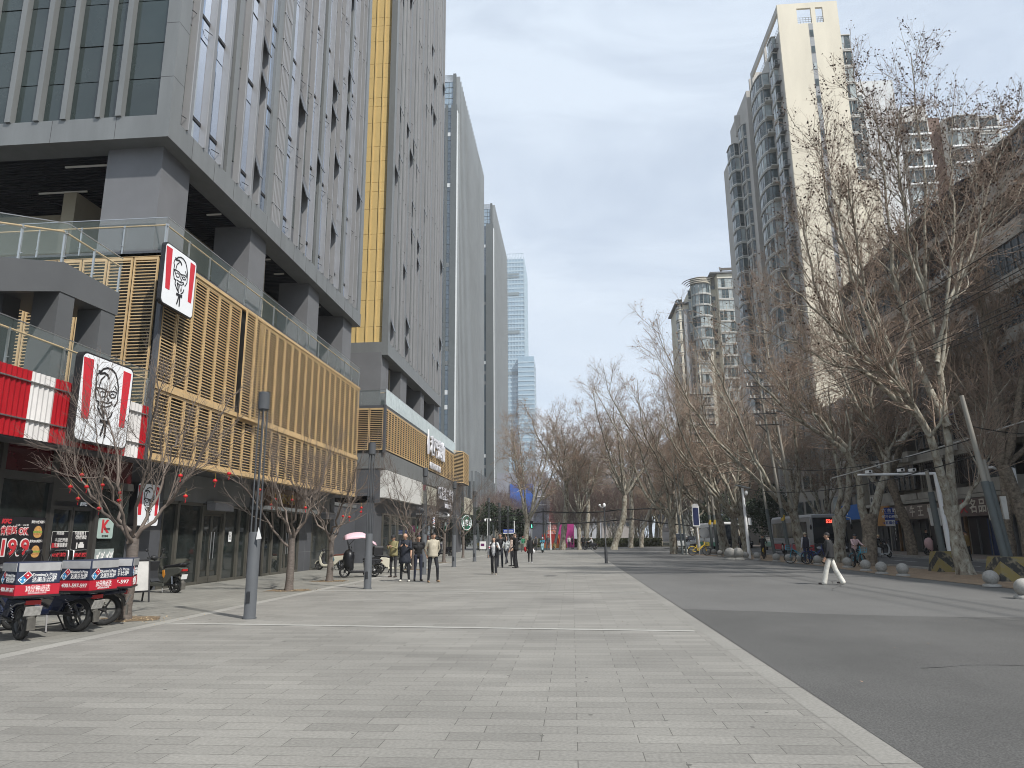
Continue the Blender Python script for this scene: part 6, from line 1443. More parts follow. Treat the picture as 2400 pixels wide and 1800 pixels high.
    t = thing('window_poster', 'pale poster of waving people on the window beside the nearest young tree trunk', 'poster', (-13.17, 19.4, 1.1)); m = MB().mat(M('pale_poster', (.30, .34, .33), .5, 0, .35, 5)); m.box(0, .004, -.45, .4, -.55, .28); m.build('sheet', None, t); m = MB().mat(pink_w)
    for k, yy in enumerate((-.3, -.1, .12, .28)): m.box(.005, .007, yy-.05, yy+.05, -.25, .02+.05*(k % 2)); m.prism([(.045*math.cos(i*math.pi/5), .045*math.sin(i*math.pi/5)) for i in range(10)], face_px(.005, yy, .08+.05*(k % 2)), .002); m.bar((.006, yy, 0), (.006, yy+.1, .2), .03, .003)
    m.build('figures', None, t)
    g2 = M('gold_letters', (.55, .38, .12), .35, .6, 0); t = thing('shop_lettering', 'small gold characters on the timber fascia between shop doors', 'sign', (-13.77, 33.6, 3.45)); text('茶颜小馆', .5, g2, t, face_px(0, 0, 0), .02, .01)
    t = thing('paper_notice', 'white paper notice on the glass right of the double door', 'notice', (-13.85, 28.2, 1.72)); m = MB().mat(white_p); m.box(0, .004, -.13, .13, -.2, .2); m.build('sheet', None, t); text('出入口\n请走\n这边', .1, stick_bk, t, face_px(.006, 0, .02), .001)
    # signs on the second podium (street plane)
    XB = -12.55; Lw = M('logo_letters', (.68, .68, .72), .4, 0, .05)
    t = thing('louver_sign', 'white raised lettering with a drop emblem on the far louvered podium', 'shop sign', (XB+.1, 64, 9.2))
    yy = [onx(px, py, XB).y for px, py in ((998, 1060), (1010, 1062), (1018, 1066), (1027, 1078))]
    for i, s in enumerate('和平宠物'): text(s, 1.9, Lw, t, face_px(0, -.9+i*1.75, .45), .06, .05)
    m = MB().mat(Lw); m.prism([(-.4, 0), (0, 1.4), (.4, 0), (.2, -.8), (-.2, -.8)], face_px(0, -3.1, .4), .1); m.build('drop_emblem', None, t)
    text('PETS HOSPITAL', .75, Lw, t, face_px(0, .6, -1.25), .04, .02)
    wbx = M('blank_white_signbox', (.58, .575, .55), .5, 0, .05, .6)
    ya = 47.2; t = thing('blank_sign_box', 'long blank white sign band wrapping the corner of the second podium', 'sign band', (-12.5, 50, 4.2)); m = MB().mat(wbx); m.box(-.65, .05, -2.9, 8.6, .1, 1.95); m.build('street_panel', None, t); m = MB().mat(wbx); m.box(-3.2, -.66, -2.9, -2.6, .1, 1.95); m.build('end_panel', None, t)
    t = thing('blank_sign_box', 'beige blank sign panel with a small red mark, right of the white band', 'sign band', (-12.6, 62.6, 4.4)); m = MB().mat(M('beige_signbox', (.42, .41, .34), .5, 0, .08, .6)); m.box(-.3, 0, -3.6, 3.4, .1, 1.7); m.build('panel', None, t); m = MB().mat(red_p); m.box(.0, .03, -2.6, -1.9, 1.2, 1.7); m.build('red_mark', None, t)
    t = thing('barber_sign', 'black sign with white striped lettering over the barber entrance', 'shop sign', (-12.55, 71.3, 4.3)); m = MB().mat(black_m); m.box(-.2, 0, -4.9, 4.9, .1, 2.1); m.build('panel', None, t)
    for i, s in enumerate('口造型工作室'): text(s, 1.35, Lw, t, face_px(.005, -3.9+i*1.5, 1.45), .02, .02)
    text('barber shop', .9, Lw, t, face_px(.005, 1.1, .48), .02, .01)
    stripe_b = M('pole_stripe_blue', (.03, .06, .35), .4, 0, 0); stripe_r = M('pole_stripe_red', (.5, .03, .04), .4, 0, 0)
    for i, px in enumerate((1014, 1048)):
        v = onx(px, 1226, -12.9); t = thing('barber_pole', ['striped barber pole left of the barber doorway', 'striped barber pole right of the barber doorway'][i], 'barber pole', (-12.8, v.y, 2.3)); m = MB().mat(lit_white); m.ell((0, 0, 1.55), .17, .17, .17); m.tube([(0, 0, .3), (0, 0, 1.35)], .13, 12); m.build('cylinder', None, t); m = MB()
        for k in range(6):
            m.mat(stripe_b if k % 2 else stripe_r); z = .34+k*.165; m.tube([(.136*math.cos(a), .136*math.sin(a), z+.16*a/math.pi) for a in [j*math.pi/6 for j in range(12)]], .022, 4)
        m.build('stripes', None, t); m = MB().mat(black_m); m.lathe([(.16, .1), (.16, .3), (.1, .32)], n=10); m.lathe([(.1, 1.34), (.16, 1.36), (.16, 1.44)], n=10); m.build('end_cap', None, t)
    v = onx(1092, 1225, -12.0); t = thing('cafe_sign', 'round green cafe sign with a white crowned figure on the far corner', 'cafe sign', (-12.0, v.y, v.z)); gr = M('cafe_green', (.015, .10, .06), .4, 0, 0); R = .9
    cir = lambda r, n=24: [(r*math.cos(i*2*math.pi/n), r*math.sin(i*2*math.pi/n)) for i in range(n)]
    fm = Matrix.Rotation(R_(-35), 4, 'Z') @ face_px(0, 0, 0); m = MB().mat(gr); m.prism(cir(R), fm, .12); m.build('disc', None, t); m = MB().mat(lit_white); m.prism(cir(R*.93), fm @ Matrix.Translation((0, 0, .121)), .01); m.mat(gr)
    f2 = fm @ Matrix.Translation((0, 0, .132)); m.prism(cir(R*.84), f2, .004); m.mat(lit_white); f3 = fm @ Matrix.Translation((0, 0, .137)); m.prism([(-.2, .1), (.2, .1), (.28, .3), (.14, .24), (0, .42), (-.14, .24), (-.28, .3)], f3, .004); m.prism([(-.2, .05), (.2, .05), (.16, -.3), (0, -.42), (-.16, -.3)], f3, .004)
    for s in (1, -1):
        for k in range(4): m.prism([(s*(.3+.02*k), .15-.14*k), (s*.62, .32-.17*k), (s*.66, .2-.17*k), (s*(.28+.02*k), .06-.14*k)][::s], f3, .004)
    m.build('emblem', None, t)
    t = thing('cafe_canopy', 'cream angled sign canopy above the round green sign', 'sign', (-12.9, 83.5, 4.4)); cm = M('cream_panel', (.55, .52, .42), .5, 0, .05); m = MB().mat(cm); m.prism([(0, 0), (7.5, 0), (6.0, 1.9), (0, 1.9)], face_px(.3, 0, 0), .1); m.mat(black_m).prism([(4.5, .4), (5.2, .3), (4.9, 1.7), (4.4, 1.6)], face_px(.41, 0, 0), .02); m.build('panel', None, t)
graphics()
# ================================================================== scooters, bikes, cars, buses
navy = M('navy_fabric', (.018, .026, .055), .6, 0, .15, 4); navy_p = M('navy_plastic', (.010, .014, .035), .25, 0, .1, coat=.5); flap = M('reflective_flap', (.34, .34, .34), .45, .1, .12, 6); box_red = M('box_red', (.40, .012, .028), .5, 0, .05); lett = M('white_lettering', (.75, .75, .74), .5, 0, 0)
dk_pl = M('dark_plastic', (.022, .023, .025), .5, 0, .15, 6); mud = M('dusty_plastic', (.085, .08, .07), .8, 0, .3, 8); seat_m = M('seat_vinyl', (.015, .015, .017), .45, 0, .1); rim_m = M('rim_dark', (.10, .10, .10), .4, .6, .1); chrome = M('chrome', (.6, .6, .62), .15, 1.0, .02)
lens_r = M('tail_lens', (.35, .02, .02), .2, 0, 0); lens_w = M('head_lens', (.5, .52, .55), .1, 0, 0); plate_m = M('plate_white', (.7, .7, .68), .5, 0, 0)
def wheel(parent, x, r, w=.09, spokes=5, rimm=None, disc=False, thin=False, name='wheel'):
    m = MB().mat(rubber); k = 24; hw = w/2; rr = r*.30 if not thin else r*.07
    m.lathe([(r-rr, -hw), (r-rr*.25, -hw), (r, -hw*.5), (r, hw*.5), (r-rr*.25, hw), (r-rr, hw), (r-rr, -hw)], (x, 0, r), k, 'y')
    wh = m.build(name, None, parent); rm = MB().mat(rimm or rim_m); q = r-rr
    rm.lathe([(q*.93, -hw*.7), (q, -hw*.7), (q, hw*.7), (q*.93, hw*.7), (q*.93, -hw*.7)], (x, 0, r), k, 'y'); rm.lathe([(0.001, -hw*.8), (.045 if not thin else .025, -hw*.8), (.045 if not thin else .025, hw*.8), (0.001, hw*.8)], (x, 0, r), 12, 'y')
    for i in range(spokes):
        a = i*2*math.pi/spokes; rm.bar((x+.03*math.cos(a), 0, r+.03*math.sin(a)), (x+q*.95*math.cos(a), 0, r+q*.95*math.sin(a)), .028 if not thin else .005, .022 if not thin else .005, up=(0, 1, 0))
    if disc: rm.lathe([(0.001, -hw*.3), (q*.75, -hw*.3), (q*.75, hw*.3), (0.001, hw*.3)], (x, 0, r), 20, 'y')
    rm.build('rim', None, wh); return wh
def sideprism(m, poly, w, y0=0.0): # poly in (x,z); extruded along y, centred
    m.prism([(x, z) for x, z in poly], Matrix(((1, 0, 0, 0), (0, 0, -1, y0+w/2), (0, 1, 0, 0), (0, 0, 0, 1))), w)
def soft(o, w=.012, seg=2):
    b = o.modifiers.new('bevel', 'BEVEL'); b.width = w; b.segments = seg; b.limit_method = 'ANGLE'; b.angle_limit = R_(40); return o
def scooter(label, loc, rz, body, seatc=None, group='parked electric scooters', box=None, tail=None, accent=None, cover=False, canopy=False, sc=1.0, rim=None, basket=False, inner=None, name='scooter'):
    """local frame: +X is forward"""
    t = thing(name, label, 'scooter', loc, rz, group); t.scale = (sc, sc, sc); seatc = seatc or seat_m; inner = inner or dk_pl
    wheel(t, .62, .225, rimm=rim); wheel(t, -.60, .225, .11, rimm=rim, disc=True)
    m = MB().mat(body); sideprism(m, [(.36, .20), (.30, .30), (.42, .36), (.50, .62), (.40, .93), (.47, .96), (.60, .66), (.56, .34), (.44, .20)], .34); soft(m.build('leg_shield', None, t), .03, 3)
    m = MB().mat(inner); sideprism(m, [(.33, .29), (.41, .37), (.47, .62), (.38, .90), (.34, .88), (.42, .62), (.36, .40), (.28, .31)], .30); m.build('inner_panel', None, t)
    m = MB().mat(body); sideprism(m, [(-.22, .18), (.44, .18), (.44, .285), (-.22, .285)], .30); soft(m.build('footboard', None, t), .02)
    m = MB().mat(body); sideprism(m, [(-.18, .26), (-.12, .66), (-.30, .72), (-.78, .74), (-.90, .70), (-.82, .56), (-.52, .46), (-.30, .26)], .28); soft(m.build('rear_body', None, t), .035, 3)
    if accent: m = MB().mat(accent); sideprism(m, [(-.15, .48), (-.13, .64), (-.22, .66), (-.27, .52), (-.22, .42)], .295); soft(m.build('side_accent', None, t), .01)
    m = MB().mat(seatc); sideprism(m, [(-.10, .68), (-.14, .77), (-.30, .79), (-.55, .81), (-.84, .86), (-.88, .80), (-.80, .735), (-.30, .715)], .26); soft(m.build('seat', None, t), .03, 3)
    m = MB().mat(black_m); m.tube([(-.20, .08, .27), (-.60, .09, .225)], .03, 6); m.tube([(-.20, -.08, .27), (-.60, -.09, .225)], .03, 6); m.mat(chrome).tube([(-.55, .11, .25), (-.50, .11, .58)], .028, 8); m.build('swing_arm', None, t)
    m = MB().mat(black_m); m.tube([(.62, .07, .225), (.56, .07, .45), (.46, 0, .62)], .022, 6); m.tube([(.62, -.07, .225), (.56, -.07, .45)], .022, 6); m.tube([(.46, 0, .6), (.40, 0, 1.0)], .03, 8); m.build('fork', None, t)
    m = MB().mat(body if not tail else dk_pl); m.tube([(.62+.26*math.cos(a), 0, .225+.26*math.sin(a)) for a in (.3, .7, 1.1, 1.5, 1.9, 2.4)], [.05, .065, .07, .07, .065, .05], 8, ey=.5); m.build('front_fender', None, t)
    m = MB().mat(mud); m.tube([(-.60+.27*math.cos(a), 0, .225+.27*math.sin(a)) for a in (1.2, 1.6, 2.0, 2.5, 3.0)], [.05, .065, .07, .07, .06], 8, ey=.6); m.box(-.90, -.86, -.07, .07, .10, .30); m.build('rear_fender', None, t)
    m = MB().mat(black_m); m.tube([(.30, -.33, 1.0), (.40, -.12, 1.0), (.42, 0, .99), (.40, .12, 1.0), (.30, .33, 1.0)], .016, 6); m.mat(rubber).tube([(.30, -.34, 1.0), (.34, -.22, 1.0)], .022, 6); m.tube([(.30, .34, 1.0), (.34, .22, 1.0)], .022, 6); m.build('handlebar', None, t)
    m = MB().mat(dk_pl); m.ell((.44, 0, 1.0), .09, .12, .07); m.mat(lens_w).ell((.50, 0, .99), .04, .08, .045); m.build('headlight', None, t)
    for s in (1, -1):
        m = MB().mat(black_m); m.tube([(.38, s*.2, 1.01), (.40, s*.27, 1.18)], .008, 5); m.ell((.41, s*.29, 1.22), .015, .055, .045); m.build('mirror', None, t)
    m = MB().mat(lens_r); m.box(-.915, -.86, -.09, .09, .62, .68); m.build('tail_light', None, t); m = MB().mat(plate_m); m.mbox(Matrix.Translation((-.90, 0, .46)) @ Matrix.Rotation(-.25, 4, 'Y'), .008, .2, .14); m.build('plate', None, t)
    m = MB().mat(black_m); m.bar((-.14, .1, .2), (-.22, .15, 0.01), .02); m.bar((-.14, -.1, .2), (-.22, -.15, 0.01), .02); m.bar((-.19, .13, .07), (-.19, -.13, .07), .02); m.build('kickstand', None, t)
    m = MB().mat(black_m); m.tube([(-.72, .1, .78), (-.95, .1, .84), (-.95, -.1, .84), (-.72, -.1, .78)], .012, 5); m.build('grab_rail', None, t)
    if box: delivery_box(t, box)
    if canopy:
        m = MB().mat(canopy); vs = []; n = 12
        for i in range(n+1):
            u = i/n; x = .70-1.30*u; z = 1.66+.26*math.sin(min(1, u*1.15)*math.pi*.9)-.30*u*u+(.03*math.cos(u*9))
            for j in range(7):
                v = j/6*2-1; vs.append((x, v*.42, z-.26*abs(v)**2.2*(.5+.5*math.sin(math.pi*min(1, u*1.1+.1)))))
        m.add(vs, [(i*7+j, i*7+j+1, (i+1)*7+j+1, (i+1)*7+j) for i in range(n) for j in range(6)], True); o = m.build('canopy', None, t); sd = o.modifiers.new('s', 'SOLIDIFY'); sd.thickness = .015
        m = MB().mat(black_m); m.tube([(.42, .14, 1.0), (.56, .14, 1.5), (.58, .1, 1.72)], .012, 5); m.tube([(.42, -.14, 1.0), (.56, -.14, 1.5), (.58, -.1, 1.72)], .012, 5); m.tube([(.50, .1, 1.3), (0, .1, 1.85)], .01, 5); m.build('canopy_strut', None, t)
        m = MB().mat(rail_glass); m.box(.44, .45, -.22, .22, 1.05, 1.45); m.build('windscreen', None, t)
    if cover:
        m = MB().mat(cover); m.tube([(.40, 0, 1.12), (.44, 0, 1.04), (.46, 0, .92), (.48, 0, .74), (.46, 0, .52), (.40, 0, .34), (.34, 0, .20)], [.10, .25, .32, .33, .29, .22, .08], 16, ey=.72); m.build('wind_cover', None, t)
    return t
def delivery_box(t, kind='pizza', x=-.72, z0=.86):
    if kind == 'black': m = MB().mat(black_m); m.box(x-.2, x+.2, -.21, .21, z0+.02, z0+.34); m.box(x-.21, x+.21, -.22, .22, z0+.34, z0+.38); soft(m.build('top_box', None, t), .02); return
    w, d, h = .58, .56, .47; m = MB().mat(navy); m.box(x-d/2, x+d/2, -w/2, w/2, z0+.155, z0+h); b = m.build('delivery_box', None, t); soft(b, .012)
    m = MB().mat(box_red); m.box(x-d/2-.002, x+d/2+.002, -w/2-.002, w/2+.002, z0, z0+.153); m.build('red_band', None, b); m = MB().mat(black_m); m.box(x-d/2-.02, x+d/2+.02, -w/2-.02, w/2+.02, z0-.03, z0-.002); m.build('rack', None, b)
    def side(mt, lw, kind2):
        m = MB().mat(flap); m.prism([(-lw*.47, h-.13), (lw*.47, h-.13), (lw*.48, h-.01), (-lw*.48, h-.01)], mt @ Matrix.Translation((0, 0, .003)), .008); m.build('flap', None, b)
        m = MB(); q = mt @ Matrix.Translation((-lw*.31, .255, .004)) @ Matrix.Rotation(R_(-45), 4, 'Z'); a = .043
        m.mat(M('tile_blue', (.02, .20, .42), .4, 0, 0)).prism([(-a, -2*a), (a, -2*a), (a, -.003), (-a, -.003)], q, .003); m.mat(box_red).prism([(-a, .003), (a, .003), (a, 2*a), (-a, 2*a)], q, .003); m.mat(lett)
        for cx, cyy in ((0, a), (-.018, -a-.016), (.018, -a+.016)): m.prism([(cx+.011*math.cos(i*math.pi/4), cyy+.011*math.sin(i*math.pi/4)) for i in range(8)], q @ Matrix.Translation((0, 0, .0035)), .001)
        for s, e in (((-a, -2*a), (a, -2*a)), ((-a, 2*a), (a, 2*a)), ((-a, -2*a), (-a, 2*a)), ((a, -2*a), (a, 2*a))): 
            s = Vector((*s, 0)); e = Vector((*e, 0)); dd = (e-s).normalized(); nn = Vector((-dd.y, dd.x, 0))*.004; m.prism([(s-nn)[:2], (e-nn)[:2], (e+nn)[:2], (s+nn)[:2]][::1], q @ Matrix.Translation((0, 0, .0036)), .001)
        m.build('emblem', None, b)
        text("Domino's Pizza", .060, lett, b, mt @ Matrix.Translation((lw*.13, .285, .005)), .001, .0006, width=lw*.56); text('达美乐比萨', .085, lett, b, mt @ Matrix.Translation((lw*.13, .213, .005)), .001, .0006, width=lw*.56)
        if kind2: text('30分钟必达', .105, lett, b, mt @ Matrix.Translation((0, .088, .006)), .001, .001, width=lw*.56); text('超时送免费比萨券', .03, lett, b, mt @ Matrix.Translation((0, .028, .006)), .001, 0, width=lw*.42)
        else: text('4001-597-597', .085, lett, b, mt @ Matrix.Translation((0, .075, .006)), .001, .0012, width=lw*.86)
    # rear face (-X), right side (-Y), left side (+Y)
    side(Matrix(((0, 0, -1, x-d/2), (-1, 0, 0, 0), (0, 1, 0, z0), (0, 0, 0, 1))), w, True)
    side(Matrix(((1, 0, 0, x), (0, 0, -1, -w/2), (0, 1, 0, z0), (0, 0, 0, 1))), d, False)
    side(Matrix(((-1, 0, 0, x), (0, 0, 1, w/2), (0, 1, 0, z0), (0, 0, 0, 1))), d, False)
def moped(label, loc, rz, sc=1.12):
    """navy pizza delivery moped with big rear wheel"""
    t = thing('delivery_moped', label, 'delivery moped', loc, rz, 'navy pizza delivery mopeds'); t.scale = (sc, sc, sc)
    wheel(t, .66, .27, .075, 6); wheel(t, -.60, .27, .085, 6)
    m = MB().mat(navy_p); sideprism(m, [(.40, .25), (.30, .34), (.42, .44), (.47, .70), (.40, .95), (.50, .97), (.58, .70), (.56, .42), (.47, .26)], .30); soft(m.build('leg_shield', None, t), .03, 3)
    m = MB().mat(navy_p); sideprism(m, [(-.30, .26), (.44, .24), (.42, .33), (-.10, .36), (-.22, .58), (-.92, .60), (-.95, .54), (-.60, .50), (-.40, .44)], .22); soft(m.build('frame_body', None, t), .025, 3)
    text("Domino's Pizza", .05, lett, t, Matrix(((1, 0, 0, -.34), (0, 0, -1, -.112), (0, 1, 0, .64), (0, 0, 0, 1))), .001, .001)
    m = MB().mat(seat_m); sideprism(m, [(-.06, .60), (-.08, .70), (-.24, .74), (-.43, .75), (-.43, .64), (-.2, .60)], .24); soft(m.build('seat', None, t), .03, 3)
    m = MB().mat(mud); m.tube([(-.60+.32*math.cos(a), 0, .27+.32*math.sin(a)) for a in (.9, 1.3, 1.7, 2.1, 2.6, 3.0)], [.05, .065, .07, .07, .07, .06], 8, ey=.5); m.box(-.965, -.94, -.055, .055, .16, .33); m.build('rear_fender', None, t)
    m = MB().mat(dk_pl); m.tube([(.66+.31*math.cos(a), 0, .27+.31*math.sin(a)) for a in (.3, .8, 1.3, 1.8, 2.3)], .055, 8, ey=.5); m.build('front_fender', None, t)
    m = MB().mat(black_m)
    for s in (.1, -.1): m.tube([(-.60, s, .27), (-.15, s, .32)], .025, 6); m.tube([(.66, s*.7, .27), (.55, s*.7, .58)], .022, 6)
    m.bar((-.15, -.1, .32), (-.15, .1, .32), .03); m.bar((.55, -.07, .58), (.55, .07, .58), .03); m.bar((.55, 0, .58), (.5, 0, .62), .03); m.bar((-.15, 0, .32), (.5, 0, .6), .04)
    m.tube([(.5, 0, .6), (.40, 0, 1.02)], .03, 8); m.build('fork', None, t)
    for s in (.12, -.12):
        m = MB().mat(chrome); pts = [(-.62+.02*math.sin(i*2.2)+.011*i, s+.018*math.cos(i*2.2), .30+.014*i) for i in range(16)]; m.tube(pts, .007, 4); m.build('shock_absorber', None, t)
    m = MB().mat(black_m); m.tube([(.26, -.34, 1.06), (.38, -.14, 1.03), (.40, 0, 1.0), (.38, .14, 1.03), (.26, .34, 1.06)], .016, 6)
    for s in (1, -1): m.tube([(.25, s*.35, 1.06), (.31, s*.22, 1.05)], .035, 8); m.tube([(.34, s*.2, 1.05), (.37, s*.30, 1.22)], .008, 5); m.ell((.38, s*.32, 1.26), .015, .06, .045)
    m.build('handlebar', None, t)
    m = MB().mat(dk_pl); m.ell((.46, 0, 1.0), .09, .12, .08); m.mat(lens_w).ell((.52, 0, 1.0), .04, .08, .05); m.build('headlight', None, t)
    m = MB().mat(lens_r); m.box(-.95, -.90, -.10, .10, .52, .58); m.build('tail_light', None, t); m = MB().mat(M('dirty_plate', (.34, .33, .31), .6, 0, .3, 20)); m.mbox(Matrix.Translation((-.96, 0, .43)) @ Matrix.Rotation(-.35, 4, 'Y'), .008, .22, .14); m.build('plate', None, t)
    m = MB().mat(black_m); m.bar((-.10, .1, .26), (-.20, .18, 0.01), .022); m.bar((-.10, -.1, .26), (-.20, -.18, 0.01), .022); m.bar((-.15, .14, .12), (-.15, -.14, .12), .02); m.bar((-.2, -.15, .01), (-.2, -.24, .012), .05, .02); m.build('kickstand', None, t)
    m = MB().mat(black_m); m.bar((-.5, .12, .61), (-.95, .12, .62), .02); m.bar((-.5, -.12, .61), (-.95, -.12, .62), .02); m.bar((-.94, -.12, .62), (-.94, .12, .62), .02); m.build('rack_rail', None, t)
    delivery_box(t, 'pizza', -.74, .66); return t
def place_rear(px, py, rz, rear=-.60, sc=1.12):
    g = gnd(px, py); c = math.cos(rz); s = math.sin(rz); return (g.x-rear*sc*c, g.y-rear*sc*s, 0)
for lab, px, py, rz in (('navy delivery moped at the far left, its number plate turned to the camera', 45, 1500, R_(148)), ('navy delivery moped on its centre stand, second from left, seen from its side', 178, 1481, R_(172)), ('navy delivery moped nearest the young tree trunk, only its box and rear wheel showing', 240, 1466, R_(204))):
    moped(lab, place_rear(px, py, rz), rz)
if 0: moped('navy delivery moped tucked between the two others, box corner facing the camera', (g.x-.75, g.y+.9, 0), R_(150))
helm = M('yellow_strap', (.55, .50, .03), .5, 0, .2, 8); v = ony(132, 1337, 12.4)
m = MB().mat(helm); m.ell((0, 0, 0), .09, .06, .06); o = m.build('yellow_bag'); o.location = v; tag(o, 'crumpled yellow bag wedged between the moped boxes', 'bag')
# A-board beside the mopeds
def aboard(label, px, py, rz, h=1.05, w=.62, panel=None, name='sandwich_board'):
    g = gnd(px, py); t = thing(name, label, 'sandwich board', (g.x, g.y, 0), rz); pm = panel or M('board_cloth', (.42, .41, .39), .6, 0, .15, 3)
    for s in (1, -1):
        m = MB().mat(black_m); a = s*.26
        for q in (-w/2, w/2): m.bar((q, a, 0), (q, 0.01*s, h), .035)
        m.bar((-w/2, a*.75, h*.25), (w/2, a*.75, h*.25), .03); m.bar((-w/2, .01*s, h), (w/2, .01*s, h), .035); m.build('frame', None, t)
        m = MB().mat(pm); m.add([(-w/2, a*.72, h*.28), (w/2, a*.72, h*.28), (w/2, .02*s, h*.97), (-w/2, .02*s, h*.97)], [(0, 1, 2, 3)], False); m.build('panel', None, t)
    return t
aboard('black framed sandwich board with a blank grey panel behind the delivery mopeds', 312, 1412, R_(50), 1.08, .6)
lp = aboard('white printed sandwich board behind the four men', 968, 1333, R_(60), 1.15, .6, M('board_print', (.55, .50, .46), .6, 0, .35, 3))
olive = M('khaki_scooter_paint', (.075, .077, .066), .35, 0, .05, coat=.4); orange = M('orange_plastic', (.55, .22, .02), .4, 0, .05); cream_s = M('cream_scooter_paint', (.55, .52, .42), .3, 0, .04, coat=.5); bk_s = M('black_scooter_paint', (.014, .014, .016), .25, 0, .05, coat=.5)
brown_seat = M('brown_seat', (.13, .04, .025), .5); pink_c = M('pink_canopy', (.62, .42, .47), .45, 0, .05, 3); cover_b = M('black_quilt', (.012, .013, .016), .4, 0, .2, 6); teal = M('teal_panel', (.03, .12, .16), .4)
gf, gr_ = gnd(335, 1387), gnd(422, 1390); c = (gf+gr_)/2; scooter('grey green scooter with an orange side badge, parked by the dark wall', (c.x, c.y, 0), math.atan2(gf.y-gr_.y, gf.x-gr_.x), olive, accent=orange, sc=1.06)
gf, gr_ = gnd(745, 1336), gnd(800, 1331); scooter('cream scooter with a brown seat beside the shop doors', (gf.x+.62, gf.y+.15, 0), R_(176), cream_s, seatc=brown_seat, accent=teal, sc=1.0)
gf = gnd(805, 1354); gr_ = gnd(880, 1352); c = (gf+gr_)/2; scooter('black scooter under a pink rain canopy, wrapped in a black wind quilt', (c.x, c.y, 0), math.atan2(gf.y-gr_.y, gf.x-gr_.x), bk_s, sc=1.02, cover=cover_b, canopy=pink_c, box='black')
g = gnd(925, 1343); scooter('cream scooter mostly hidden behind the man in the olive jacket', (g.x-.1, g.y, 0), R_(10), cream_s, sc=1.0)
g = gnd(1052, 1304); scooter('black scooter parked by the barber shop wall', (g.x-.5, g.y+.3, 0), R_(165), bk_s, sc=1.0, box=None, cover=cover_b)
def bicycle(label, loc, rz, col, name='bicycle', basket=True, group=None, sc=1.0, fat=1.0):
    t = thing(name, label, 'bicycle', loc, rz, group); t.scale = (sc,)*3
    for x in (.52, -.52): wheel(t, x, .31, .04*fat, 16, thin=True)
    m = MB().mat(col); r = .018*fat
    m.tube([(-.52, 0, .31), (-.12, 0, .26), (.34, 0, .72), (.40, 0, .78)], r, 6); m.tube([(-.12, 0, .26), (-.22, 0, .76)], r, 6); m.tube([(-.52, 0, .31), (-.20, 0, .62)], r*.7, 6); m.tube([(-.15, 0, .42), (.34, 0, .72)], r*.8, 6); m.tube([(.52, 0, .31), (.38, 0, .82), (.36, 0, .98)], r, 6); m.build('frame', None, t)
    m = MB().mat(col); m.tube([(-.52+.335*math.cos(a), 0, .31+.335*math.sin(a)) for a in (.6, 1.1, 1.6, 2.1, 2.6)], .025*fat, 6, ey=.5); m.build('mudguard', None, t)
    m = MB().mat(seat_m); m.ell((-.24, 0, .82), .13, .08, .035); m.build('saddle', None, t); m = MB().mat(black_m); m.tube([(.26, -.28, 1.02), (.36, -.1, .99), (.36, .1, .99), (.26, .28, 1.02)], .014, 6); m.build('handlebar', None, t)
    m = MB().mat(black_m); m.lathe([(.08, -.03), (.09, 0), (.08, .03)], (-.12, 0, .27), 12, 'y'); m.bar((-.12, .06, .27), (-.02, .09, .14), .02); m.bar((-.12, -.06, .27), (-.22, -.09, .40), .02); m.bar((-.12, .02, .27), (-.25, .16, 0.0), .015); m.build('pedal_crank', None, t)
    if basket:
        m = MB().mat(col if basket == 'col' else black_m)
        for z in (.74, .82, .9): m.bar((.44, -.15, z), (.70, -.15, z), .012); m.bar((.44, .15, z), (.70, .15, z), .012); m.bar((.70, -.15, z), (.70, .15, z), .012)
        for y in (-.15, -.05, .05, .15): m.bar((.70, y, .70), (.70, y, .92), .012)
        m.box(.44, .70, -.15, .15, .69, .70); m.build('basket', None, t)
    return t
ylw = M('share_bike_yellow', (.60, .40, .03), .4, 0, .05); tealb = M('share_bike_blue', (.05, .30, .42), .4, 0, .05); skyb = M('pale_blue_paint', (.18, .32, .42), .4)
g = gnd(1640, 1302); bicycle('yellow shared bicycle parked beside the small stone bollards', (g.x, g.y, 0), R_(8), ylw, 'bicycle', 'col', 'shared bicycles', 1.15, 1.6)
g = gnd(1878, 1321); bicycle('blue shared bicycle lying against the kerb behind the stone bollards', (g.x, g.y, 0), R_(170), tealb, 'bicycle', 'col', 'shared bicycles', 1.1, 1.2)
g = gnd(1912, 1322); bicycle('dark blue bicycle held by the rider in the puffer vest', (g.x, g.y-.1, 0), R_(15), M('deep_blue_paint', (.03, .05, .2), .4), 'bicycle', True, 'shared bicycles', 1.1, 1.0)
bicycle('pale blue bicycle cut by the right picture edge on the far pavement', (26.2, 36.5, .13), R_(185), skyb, 'bicycle', True, 'shared bicycles', 1.15, 1.4)
g = gnd(2192, 1302); scooter('dark scooter with a pink wind quilt on the far pavement', (25.2, 52.5, .13), R_(185), bk_s, sc=1.05, cover=M('pink_quilt', (.55, .36, .36), .5, 0, .1, 3), group='scooters on the right street')
